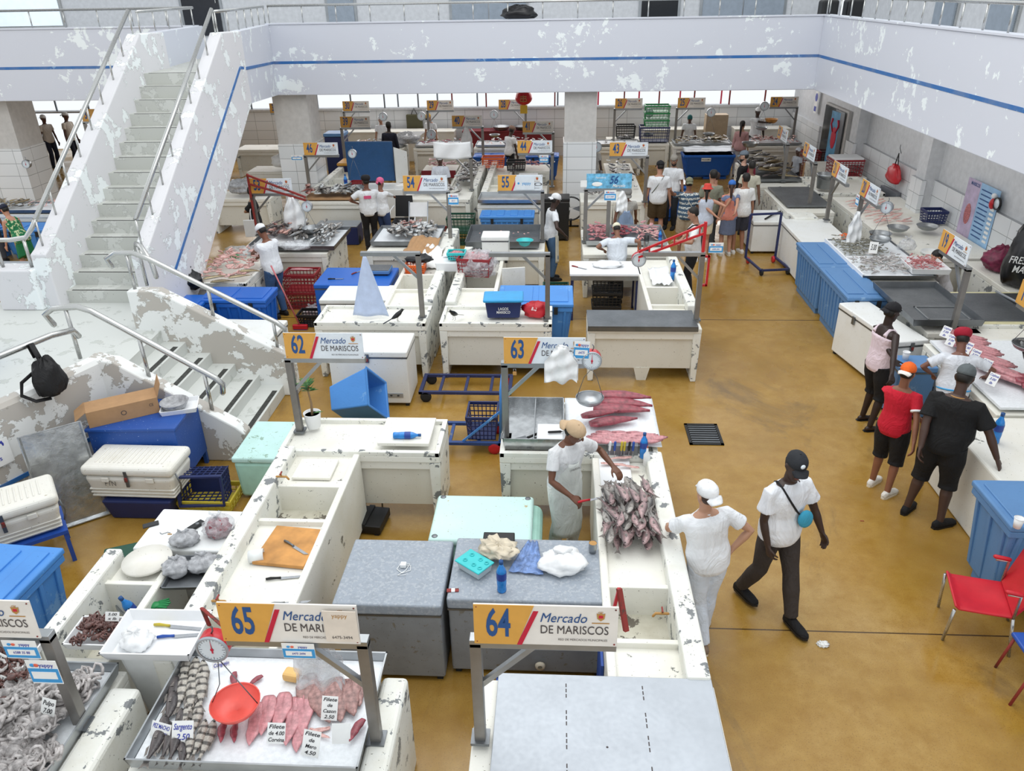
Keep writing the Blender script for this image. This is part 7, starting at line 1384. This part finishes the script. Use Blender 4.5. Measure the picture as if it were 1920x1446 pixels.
for i,(x,y,z,l) in enumerate(((-5.55,25.6,1.9,'scale hanging right of sign 30'),(-4.3,25.5,1.92,'scale hanging left of sign 29'),(-3.55,22.5,1.85,'scale hanging left of sign 40'),(-2.05,26.2,1.85,'scale hanging alone below sign 28'),(2.85,25.5,1.95,'scale hanging by the green trays'),(4.75,25.5,1.95,'scale hanging right of sign 25'),(6.3,25.3,2.15,'scale hanging beside sign 24'),(1.0,20.4,1.85,'scale hanging over the worker left of stall 43'))): scale((x,y,z),l,drop=.55,bowl_r=.18,dial_r=.13,wire=i > 2)
hung_bags((-2.55,22.4,1.85),.3,.7,'white carrier bags hanging left of the post of sign 40'); t = thing('hung_jacket','olive bag hung on the rear wall','bag',(-4.95,27.9,1.35)); MB().box(-.28,.28,-.12,0,-.5,.1).build('bag_body',flat('olive','#55533c',.8),t,bev=.03); MB().tube([(-.1,-.05,.1),(0,-.05,.3),(.1,-.05,.1)],.012,6).build('handle',M['grille'],t)
rnd = random.Random(3)
for i in range(14):
    x = -6.4+i*1.02+rnd.uniform(-.2,.2); t = thing('hanging_ornament','small dark red heart ornament on a thread in the rear windows','ornament',(x,27.6,2.75),0,'heart ornaments in the rear windows'); MB().ball((0,0,0),.07,.02,.06,10,6).build('heart',M['maroon'] if i % 3 else M['black'],t); MB().tube([(0,0,.05),(0,0,.37)],.004,4).build('thread',M['black'],t)
for i in range(9):
    x = -6.0+i*1.5; t = thing('street_railing','blurred street railing seen through the rear windows','railing',(x,30.5,1.2),0,'street railings outside the rear windows'); MB().tube([(-.6,0,.9),(.6,0,.9)],.03,6).build('top_rail',M['signr'] if i > 4 else M['steeld'],t); MB().tube([(0,0,-1.2),(0,0,.9)],.03,6).build('post',M['signr'] if i > 4 else M['steeld'],t)
backrow(5.9,7.7,'grey counter in the far right corner'); tag(MB().box(-.35,.35,-.2,.2,0,1.5).build('tan_board',M['tan'],None,(5.2,26.9,.0)),'tan board standing against the rear wall left of the man under sign 24','board'); bowl(.2,.12,(6.75,26.0,1.35),'orange plastic scale pan held by the man under sign 24','wood',name='plastic_bowl'); crate(.5,.4,.8,(7.6,24.3,0),'dark red crate tower by the dark door',mat='dred'); tag(MB().box(-.3,.3,-.25,.25,0,.7).build('wooden_stand',M['cardb'],None,(7.35,22.75,0)),'brown wooden stand by the right wall before the door','stand')
# left of the column: stacked things behind the stair
fb(-10.2,-7.0,24.7,25.6,'counter in the far left gap behind the stairs'); fb(-8.6,-7.0,21.4,22.2,'brown fronted counter left of the left column'); fb(-8.4,-6.9,18.3,19.1,'grey counter beyond the man with the tote bag'); bag((-7.6,18.6,.95),(.4,.3,.2),'grey crumpled bags on the counter behind the stair wall','bagg',95,knot=False); bag((-7.6,21.7,.95),(.35,.25,.22),'white bags on the brown fronted counter','bagw',96,knot=False); bag((-8.3,24.9,.95),(.4,.3,.2),'clear bags in the far left gap','bagg',97,knot=False)
for n,x,y,l in (('31',-8.3,25.5,'upper sign in the gap between stairs and left column'),('38',-7.0,22.5,'lower sign in the gap between stairs and left column')): sign(n,x,y,1,l,zb=1.86)
scale((-7.2,22.2,1.7),'scale hanging in the gap left of the column',wire=False)
# far left, seen under the left balcony and behind the stairs
fb(-14.0,-11.2,16.9,17.8,'counter with small fish at the far left behind the stairs'); tray(2.6,.8,.07,(-12.6,17.3,.89),'fish tray at the far left behind the stairs',mat='steeld',floor='ice'); heap([FM['beige'],FM['grey']],(-13.4,-12.2,17.1,17.5),.94,50,'small brown fish','in the far left tray','fish of the far left tray',(.5,.6),seed=120); heap([FM['filp']],(-12.1,-11.4,17.1,17.5),.94,14,'pale fillet','in the far left tray','fillets of the far left tray',(.5,.6),seed=121)
for i in range(2): bulk_bin(1.1,.6,.72,(-13.0+1.2*i,16.5,0),['left','right'][i]+' light blue bin below the far left fish tray',mat='bblue',ribs=5,lidribs=False)
struct(sbox('wall_left_tiles',(-19.5,-13.9,20.3,20.5,0,1.25),M['tile'])); sign('34',-11.8,19.6,-1,'backlit sign 34 seen through the stair railing',zb=2.5); scale((-13.2,19.0,1.75),'scale hanging before the tiles at the far left',wire=False)
hung_bags((-14.7,20.0,1.75),.8,.9,'row of white carrier bags hanging at the far left'); t = thing('notice_sheet','blue and white notice on the far left column','notice',(-14.2,19.16,1.9)); MB().box(-.3,.15,-.01,0,-.35,.35).build('sheet',M['paper'],t); MB().box(-.3,.15,-.014,-.01,.2,.35).build('header',M['ybl'],t)
t = thing('steel_table','steel frame table at the left edge behind the pedestal','table',(-10.6,13.0,0)); MB().box(-.9,.9,-.4,.4,.86,.9).build('tabletop',M['steelw'],t)
for sx in (-.85,.85):
    for sy in (-.36,.36): MB().box(sx-.03,sx+.03,sy-.03,sy+.03,0,.86).build('leg',M['cartn'],t)
bag((-.9+0,19.6,4.66),(.38,.16,.17),'black rubbish bag resting on the balcony wall','blk',99,knot=False)
for x,l in ((6.3,'dark machine'),(6.9,'black stool')): t = thing('stacked_furniture',l+' behind the balcony corner','furniture',(x+.3,21.5,4.0)); MB().box(-.2,.2,-.2,.2,.4,.9).build('seat',M['black'],t,bev=.05); [MB().bar((sx*.18,sy*.18,0),(sx*.16,sy*.16,.42),.03).build('leg',M['steeld'],t) for sx in (-1,1) for sy in (-1,1)]
# ---- people near the camera
def arm(px, py, z, person_xy, rz, h):
    p = P(px, py, z); v = Matrix.Rotation(-rz, 3, 'Z') @ V((p.x-person_xy[0], p.y-person_xy[1], z)); return v*(1.765/h)
def pp(x, y, rz, h, label, sk, L=None, R=None, **k):
    if L: L = (arm(*L[0], (x, y), rz, h),)+tuple(L[1:])
    if R: R = (arm(*R[0], (x, y), rz, h),)+tuple(R[1:])
    return person(x, y, rz, h, label, sk, L=L, R=R, **k)
def shirtprint(root, q):
    o = txt('GERONIMO', M['ink'], root, (0,0,0), .03, .9, name='apron_print'); c = q['sp'](.28)+q['F1']*.155; a = Matrix((q['X1'], q['F1']*-1, q['U'])).transposed(); o.rotation_euler = (Matrix((q['X1'], q['U'], q['F1'])).transposed()).to_euler(); o.location = c
def butcher_x(root, q): apron('#dfe3df', .78)(root, q); shirtprint(root, q)
pp(.10, 6.44, rad(-145), 1.70, 'butcher in tan cap and long white apron cutting fish', '#6e4632', shirt='#e6e8ea', sleeve=.62, pants='#e2e4e0', shoe='#e8e8e6', hat=('backcap','#c8ad8c'), lean=.16, look=(.5,.5), vox=.007, build=1.05, L=((1150,875,1.1),(-.8,-.6,-.4),(0,0,-1),.8), R=((1072,932,.97),(.9,-.6,-.2),(-.3,0,-1),1.3), feet=(((-.12,.0,.08),.2),((.12,-.02,.08),-.2)), extras=butcher_x)
knife((.34,6.07,.95), rad(22), 'red handled knife in the right hand of the butcher', 'red', .24)
pp(1.33, 5.30, rad(12), 1.70, 'man in white t-shirt, white cap and pale jeans leaning on the stall wall', '#b98d73', shirt='#e9ecf0', sleeve=.6, pants='#d9e2ee', shoe='#8d7a68', hat=('backcap','#eef0f2'), hair='hairb', lean=.06, side=-.13, build=1.12, loose=1.3, look=(.3,-.1), vox=.007, L=((1256,985,1.0),(-.8,-.5,0),(0,0,-1),.5), R=((1372,1030,1.0),(1,-.2,.1),(-1,0,0),.6), feet=(((-.02,-.16,.08),.0),((.06,.06,.08),-.6)))
pp(2.02, 5.68, rad(205), 1.78, 'walking man in white t-shirt, black cap and teal crossbody bag', '#3c2a22', shirt='#e9ecf1', sleeve=.62, pants='#39322f', shoe='#111114', hat=('cap','#23262b','#23262b','dial'), lean=.03, look=(-.25,.25), vox=.007, R=((1440,1025,.88),(.6,-.9,0),(-1,0,0),1.0), L=((1545,1010,.84),(-.6,-.9,0),(1,0,0),.8), feet=(((-.07,.26,.08),.0),((.1,-.26,.12),.1)), extras=crossbag('#3a9dbf', True, -1), loose=1.6, build=1.15)
pp(4.16, 9.22, rad(-72), 1.74, 'man in pink tank top, black cap and knee shorts with flip-flops', '#2e1e19', shirt='#ead7e0', tank=True, pants='#0e0e11', plen='knee', shoe=None, barefoot=True, hat=('backcap','#17161b','#17161b'), look=(-.05,.2), vox=.007, build=1.1, belly=.03, R=((1670,722,.95),(.7,-.7,0),(-1,0,-.3),.9), L=((1690,700,1.0),(-.5,-.8,0),(1,0,-.3),.9), feet=(((-.14,.05,.08),-.1),((.14,-.05,.08),-.1)))
pp(3.78, 7.68, rad(-42), 1.64, 'person in red football shirt, orange cap and black shorts', '#8a5a42', shirt='#c8142e', sleeve=.6, pants='#0f0f12', plen='knee', shoe='#e6e2da', hat=('backcap','#ef6a22','#f4efe8'), look=(0,.2), vox=.007, R=((1712,850,.8),(.8,-.5,0),(-1,0,0),.8), L=((1740,800,.95),(-.3,-.9,0),(1,0,0),.8), feet=(((-.12,.08,.08),-.1),((.12,-.06,.08),-.2)), extras=lambda root, q: [MB().tube([q['arms'][s][0].lerp(q['arms'][s][1],.52), q['arms'][s][0].lerp(q['arms'][s][1],.6)], .068, 14).build('cuff', M['foam'], root) for s in (-1,1)])
pp(4.08, 7.16, rad(-38), 1.84, 'large man in black t-shirt and grey cap with his hand on the counter', '#4a342b', shirt='#0b0b0d', sleeve=.75, pants='#0e0e11', plen='knee', shoe='#111114', hat=('cap','#5f6668'), lean=.12, look=(0,.3), vox=.007, build=1.3, belly=.05, loose=1.6, R=((1872,868,.93),(.8,-.4,.2),(0,0,-1),.25), L=((1720,860,.85),(-.8,-.5,0),(1,0,0),.9), feet=(((-.18,.0,.08),-.1),((.16,-.05,.08),-.5)), extras=lambda root, q: MB().tube([q['N']+q['X1']*(.078*cos(a))+q['F1']*(.072*sin(a))-q['U']*.012 for a in [2*pi*i/16 for i in range(17)]], .006, 6).build('gold_chain', M['gold'], root))
pp(4.80, 8.55, rad(-15), 1.62, 'woman in white t-shirt and dark red bonnet at the fish counter', '#7a5040', shirt='#dfe3ea', sleeve=.7, pants='#121215', shoe='#1c1c1e', hat=('puff','#a3142f'), lean=.25, fem=True, build=1.25, vox=.008, belly=.03, look=(0,.5), R=((1850,705,1.0),(.8,-.4,0),(0,0,-1),.8), L=((1745,700,1.0),(-.8,-.4,0),(0,0,-1),.8), extras=lambda root, q: MB().tube([q['sp'](.04)+q['X0']*(.2*cos(a))+q['F0']*(.155*sin(a)) for a in [2*pi*i/18 for i in range(19)]], .01, 6).build('apron_string', M['aqua'], root))
WH = '#e9ecf0'
pp(-5.02,12.95,rad(62),1.72,'man in white cap and t-shirt cutting fish at the left','#7a4c36',shirt=WH,pants='#3a5a86',hat=('cap','#eef0f2'),lean=.14,look=(0,.5),build=1.15,belly=.03,L=((470,478,1.02),(-.6,-.5,-.3),(0,0,-1),.9),R=((478,488,1.0),(.8,-.5,-.3),(0,0,-1),.9))
pp(-.12,15.0,rad(-75),1.74,'man in white bandana, t-shirt and jeans behind sign 55','#3f2c24',shirt=WH,pants='#48688c',hat=('backcap','#e8eaec'),lean=.1,look=(.2,.3),build=1.1,R=((1058,440,1.0),(.8,-.5,-.2),(0,0,-1),.6),extras=apron('#d9d6c6',.6,.1))
pp(1.12,13.72,rad(8),1.5,'heavy man in white polo and pale cap bent over the meat tray','#8a5f49',shirt='#dfe6ee',sleeve=.7,pants='#2a2e38',hat=('cap','#e6e2c8'),lean=.22,look=(0,.6),build=1.3,belly=.04,L=((1130,468,1.0),(-.8,-.4,-.2),(0,0,-1),.8),R=((1200,468,1.0),(.8,-.4,-.2),(0,0,-1),.8))
pp(2.52,13.95,rad(80),1.74,'man in white sports shirt with black stripes looking at a phone','#a57a62',shirt='#e6e6e4',sleeve=.8,pants='#14151a',look=(.1,.45),build=1.15,belly=.02,L=((1272,452,1.2),(-.6,-.6,-.3),(0,0,-1),.8),R=((1265,462,1.15),(.7,-.6,-.3),(0,0,-1),.8),extras=crossbag('#16161a',False,1))
pp(-4.2,17.0,rad(15),1.66,'woman in black beret and white t-shirt with pink print on the back','#7d5342',shirt=WH,sleeve=.7,pants='#14151a',hat=('puff','#17161a'),fem=True,build=1.35,belly=.04,look=(.3,.1),L=((672,382,1.05),(-1,-.3,0),(.5,0,-.5),.7),R=((716,370,1.1),(1,-.3,0),(-1,0,0),.5),extras=lambda root,q:MB().cbox((0,0,0),.17,.004,.07).build('back_print',flat('pink_print','#d9537f',.6),root).__setattr__('matrix_local',Matrix.Translation(q['sp'](.36)-q['F1']*.135) @ Matrix((q['X1'],q['F1'],q['U'])).transposed().to_4x4()))
pp(-3.92,17.12,rad(-25),1.6,'woman in pink head scarf, white top and patterned blue trousers','#8a5d4a',shirt=WH,sleeve=1.5,pants='#2e4470',hat=('scarf','#e06a92'),fem=True,build=1.1,look=(-.1,.2),R=((738,368,1.1),(1,-.3,0),(0,0,-1),.8))
pp(-6.5,16.2,rad(-80),1.62,'woman in black t-shirt with a white tote bag near sign 53','#b08468',shirt='#16171c',sleeve=.7,pants='#1a1b20',fem=True,hair='hair',look=(.1,.2),R=((478,395,1.1),(.5,-.8,0),(0,0,-1),.8),extras=lambda root,q:(MB().tube([q['sp'](.5)+q['X1']*.1,q['sp'](.3)+q['X1']*.2-q['F1']*.05,q['sp'](.1)+q['X1']*.24-q['F1']*.05],.012,6).build('tote_strap',M['foam'],root),MB().cbox(tuple(q['sp'](-.08)+q['X1']*.26-q['F1']*.05),.05,.36,.4).build('tote_bag',M['foam'],root,bev=.01)))
# the crowd in the aisle, and shoppers behind it
pp(2.3,17.75,rad(-5),1.80,'tall man in white t-shirt, dark cap and brown shorts with crossbody strap','#c08f78',shirt=WH,sleeve=.7,pants='#4a3a22',plen='mid',hat=('cap','#17181c'),look=(.3,.2),loose=1.4,build=1.1,shoe='#8a7f70',extras=crossbag('#666',False,-1,strap='#6f7460'))
pp(2.75,18.75,rad(160),1.76,'bearded man in grey cap and white jersey facing the camera','#9a7058',shirt=WH,sleeve=.7,pants='#22262e',hat=('backcap','#9a958c'),beard=True,look=(.2,.3),loose=1.3)
pp(2.78,16.6,rad(-8),1.68,'man in olive cap and blue patterned shirt with a white string bag','#8a5f48',shirt='#46607a',sleeve=.7,pants='#b3a48e',plen='mid',hat=('backcap','#7d7e66'),shirt_mesh=fabric('wave_print','#3f5a73',pat='rows'),look=(.1,.1),loose=1.4,build=1.1,L=((1258,358,1.5),(-.8,-.6,-.2),(1,0,0),.8),extras=crossbag('#eee',False,1,strap='#e6e2d6'))
pp(3.1,16.2,rad(-2),1.64,'woman in red bucket hat, pale sleeveless top and cream shorts','#c59178',shirt='#cdd6e6',sleeve=0,pants='#e6dec2',plen='short',hat=('bucket','#d3473c'),hair='hair',hairlen=.2,fem=True,shoe='#e8e8e6',look=(-.2,.1),R=((1352,405,1.0),(.9,-.5,0),(-1,0,0),.7),L=((1345,408,1.0),(-.6,-.8,0),(1,0,0),.7))
pp(3.32,16.9,rad(-10),1.78,'dark haired man in olive green t-shirt behind the red hat','#b98a70',shirt='#8d907e',sleeve=.7,pants='#4a4f52',look=(.4,.1),loose=1.3)
pp(3.68,16.6,rad(5),1.62,'woman in blue cap with patchwork dress and pale scarf','#c9977d',shirt='#7f8aa3',sleeve=.3,pants='#6b7690',plen='short',skirt=True,hat=('cap','#3a72c4'),fem=True,hair='hairb',hairlen=.25,shirt_mesh=fabric('patchwork','#7482a3',pat='panel'),shoe='#d8d4cc',look=(-.3,.1),R=((1378,400,1.05),(.8,-.6,0),(-1,0,0),.7))
pp(3.98,16.75,rad(12),1.74,'man in white t-shirt, dark shorts and white trainers with black stripes','#a9795f',shirt='#f0f1f0',sleeve=.75,pants='#3a3d4a',plen='mid',shoe='#f0eeea',look=(.1,.05),loose=1.5,L=((1352,400,1.05),(-.8,-.5,0),(1,0,0),.7))
pp(3.5,17.5,rad(30),1.6,'woman with brown hair half hidden behind the blue cap','#c59178',shirt='#6b2f3a',pants='#33363f',fem=True,hair='hairb',look=(.6,.1))
pp(4.42,18.2,rad(-20),1.7,'short haired man in beige t-shirt behind the white t-shirt','#7d5a48',shirt='#c9c6b4',pants='#2a2c33',shoe='#1c1c1e',loose=1.3,look=(.4,.2))
pp(4.42,19.0,rad(60),1.78,'older man in grey cap, black jacket and dark red backpack','#c39a86',shirt='#121216',sleeve=1.9,pants='#24262c',hat=('cap','#6f7a86'),beard=True,look=(.2,.1),extras=lambda root,q:MB().ball(tuple(q['sp'](.3)-q['F1']*.2),.16,.1,.24,14,10).build('backpack',fabric('red_nylon','#7d1830'),root))
pp(1.42,15.98,rad(185),1.68,'worker in grey t-shirt and shorts bending behind sign 56','#7d5643',shirt='#b9b6ae',pants='#a9a79d',plen='mid',lean=.2,look=(0,.4),hat=('cap','#8a8a86'),L=((1192,412,.9),(-.8,-.5,0),(0,0,-1),.9),extras=apron('#9fb6d6',.5))
pp(-2.94,19.75,rad(185),1.6,'man in white uniform with paper cap sitting behind sign 54','#5b3f31',shirt='#e3e8f2',sleeve=.9,pants='#d8dde6',hat=('backcap','#f2f4f6'),look=(0,.3))
pp(.95,21.1,rad(195),1.66,'worker in grey shirt and white cap behind the middle column','#4b352b',shirt='#c3c0bb',pants='#2c2e34',hat=('cap','#e8e8e8'),look=(0,.4))
pp(5.5,25.35-1.0,rad(-15),1.66,'woman in dusty pink top and white jeans with long dark ponytail','#b58a70',shirt='#b98f90',sleeve=1.2,pants='#e6e6ee',fem=True,hairlen=.3,look=(-.3,.1),shoe='#3a2e2a')
pp(6.35,26.2,rad(180),1.78,'man in white shirt and cap serving under sign 24','#33231c',shirt='#e9ecf0',sleeve=.8,pants='#22262e',hat=('backcap','#f2f4f6'),look=(0,.1),R=((1450,232,1.35),(.6,-.6,-.2),(0,0,1),.6))
pp(4.25,26.3,rad(170),1.62,'worker in teal head scarf and white top below sign 25','#5a3e30',shirt=WH,pants='#22262e',hat=('scarf','#2b6f70'),lean=.25,look=(0,.5))
pp(-5.1,24.15,rad(-5),1.75,'man in dark navy shirt and trousers seen from behind','#2b1d17',shirt='#12162a',sleeve=1.3,pants='#0f1120',look=(0,.1))
pp(-5.75,26.1,rad(180),1.66,'worker in white polo and white headwear below sign 30','#a87a60',shirt=WH,pants='#3a3d46',hat=('scarf','#eceef0'),fem=True,look=(.2,.3))
pp(-4.1,26.3,rad(150),1.72,'man in yellow and black cap leaning over the counter below sign 29','#a87a60',shirt=WH,pants='#3a3d46',hat=('cap','#e2b040','#16171a'),lean=.2,look=(.1,.4))
pp(-1.45,24.0,rad(-40),1.6,'worker in white t-shirt and hairnet beside sign 41','#3f2c24',shirt=WH,pants='#1a1b20',hat=('puff','#8d7468'),lean=.15,look=(0,.4))
pp(6.55,22.0,rad(120),1.3,'seated woman in grey top with white head scarf by the right wall','#5a3e30',shirt='#c9ced8',pants='#2b2d36',hat=('scarf','#dfe3ea'),fem=True,look=(.2,.2))
person(6.78,13.2,rad(95),1.66,'seated person in white t-shirt and blue jeans resting the head on one hand','#c08f72',shirt='#e6e6ee',sleeve=.6,pants='#2a4a6f',hair='hair',fem=True,sit=.5,lean=.35,look=(0,.5),L=((-.12,.42,1.05),(-.2,.2,-1),(0,-1,.2),.9),R=((.1,.5,.72),(.5,-.2,-.5),(0,0,1),.6),feet=(((-.16,.5,.08),0),((.14,.45,.08),0)),shoe='#22242a')
t = thing('plastic_stool','low stool under the seated person in jeans','stool',(6.81,13.2,0)); MB().box(-.16,.16,-.16,.16,.34,.38).build('seat',M['navy'],t,bev=.02); [MB().bar((sx*.13,sy*.13,.34),(sx*.16,sy*.16,0),.035).build('leg',M['navy'],t) for sx in (-1,1) for sy in (-1,1)]
pp(-11.0,15.0,rad(65),1.6,'person in green dress and navy cap with red peak bending at the far left','#c59178',shirt='#1f7a4c',sleeve=0,tank=True,pants='#1f7a4c',plen='mid',skirt=True,fem=True,hat=('cap','#1c2136','#c2273a'),lean=.5,look=(0,.2),shirt_mesh=fabric('green_print','#1f7a4c',pat='splash'))
pp(-12.4,16.0,rad(20),1.72,'man in grey t-shirt cut by the left edge','#7a5242',shirt='#c3c4c8',pants='#3a3c44',look=(0,.2))
pp(-11.1,18.4,rad(190),1.68,'worker in white cap and apron behind the stair handrail','#4b352b',shirt=WH,pants='#dfe3ea',hat=('backcap','#eef0f2'),look=(.1,.3),extras=apron('#e3e8f2',.6))
pp(-17.3,26.4,rad(-120),1.74,'left man of the two talking in the bright opening, in a pale shirt','#5a3a30',shirt='#cfc6bd',pants='#1d2236',hat=('backcap','#e8e8e8'),look=(.2,.1))
pp(-16.7,26.7,rad(-100),1.78,'right man of the two talking in the bright opening, in a white shirt','#5a3a30',shirt='#d9cfc4',pants='#1d2236',hat=('backcap','#e8e8e8'),look=(.2,.1),belly=.03)
# ================================================================ camera, light
cd = bpy.data.cameras.new('camera'); co = bpy.data.objects.new('camera', cd); C.objects.link(co)
cd.sensor_fit = 'HORIZONTAL'; cd.sensor_width = 36; cd.lens = 36*FPX/1920; cd.clip_start = .05; cd.clip_end = 200
co.matrix_world = Matrix(((RT.x, -DN.x, -FW.x, 0), (RT.y, -DN.y, -FW.y, 0), (RT.z, -DN.z, -FW.z, CAM_H), (0, 0, 0, 1)))
bpy.context.scene.camera = co
w = bpy.data.worlds.new('bright_sky'); bpy.context.scene.world = w; w.use_nodes = True
w.node_tree.nodes['Background'].inputs[0].default_value = (.93, .97, 1, 1); w.node_tree.nodes['Background'].inputs[1].default_value = 1.0
def area(name, loc, rot, sx, sy, e, c=(1, 1, 1)):
    l = bpy.data.lights.new(name, 'AREA'); l.shape = 'RECTANGLE'; l.size = sx; l.size_y = sy; l.energy = e; l.color = c
    o = bpy.data.objects.new(name, l); C.objects.link(o); o.location = loc; o.rotation_euler = rot; return o
area('skylight', (-.5, 9, 11), (0, 0, 0), 9, 14, 740, (1, .99, .97))
area('window_daylight', (-4, 27.7, 2.6), (rad(-75), 0, 0), 22, 1, 260, (1, .96, .94))
area('soffit_fill', (-1, 23.5, 3.05), (0, 0, 0), 14, .5, 90, (1, .98, .95))  # added fill light without a fitting, brightens the wall under the rear balcony
area('soffit_fill_right', (7, 14, 3.05), (0, 0, 0), .5, 12, 30, (1, .98, .95))  # added fill light without a fitting, under the right hand slab
area('left_daylight', (-16, 12, 5), (0, rad(-60), 0), 8, 8, 160, (.95, .98, 1))
sc = bpy.context.scene
sc.view_settings.view_transform = 'Standard'; sc.view_settings.look = 'None'; sc.view_settings.exposure = .05; sc.view_settings.gamma = 1
sc.cycles.max_bounces = 6; sc.cycles.diffuse_bounces = 3; sc.cycles.glossy_bounces = 3; sc.cycles.transparent_max_bounces = 8; sc.cycles.use_denoising = True
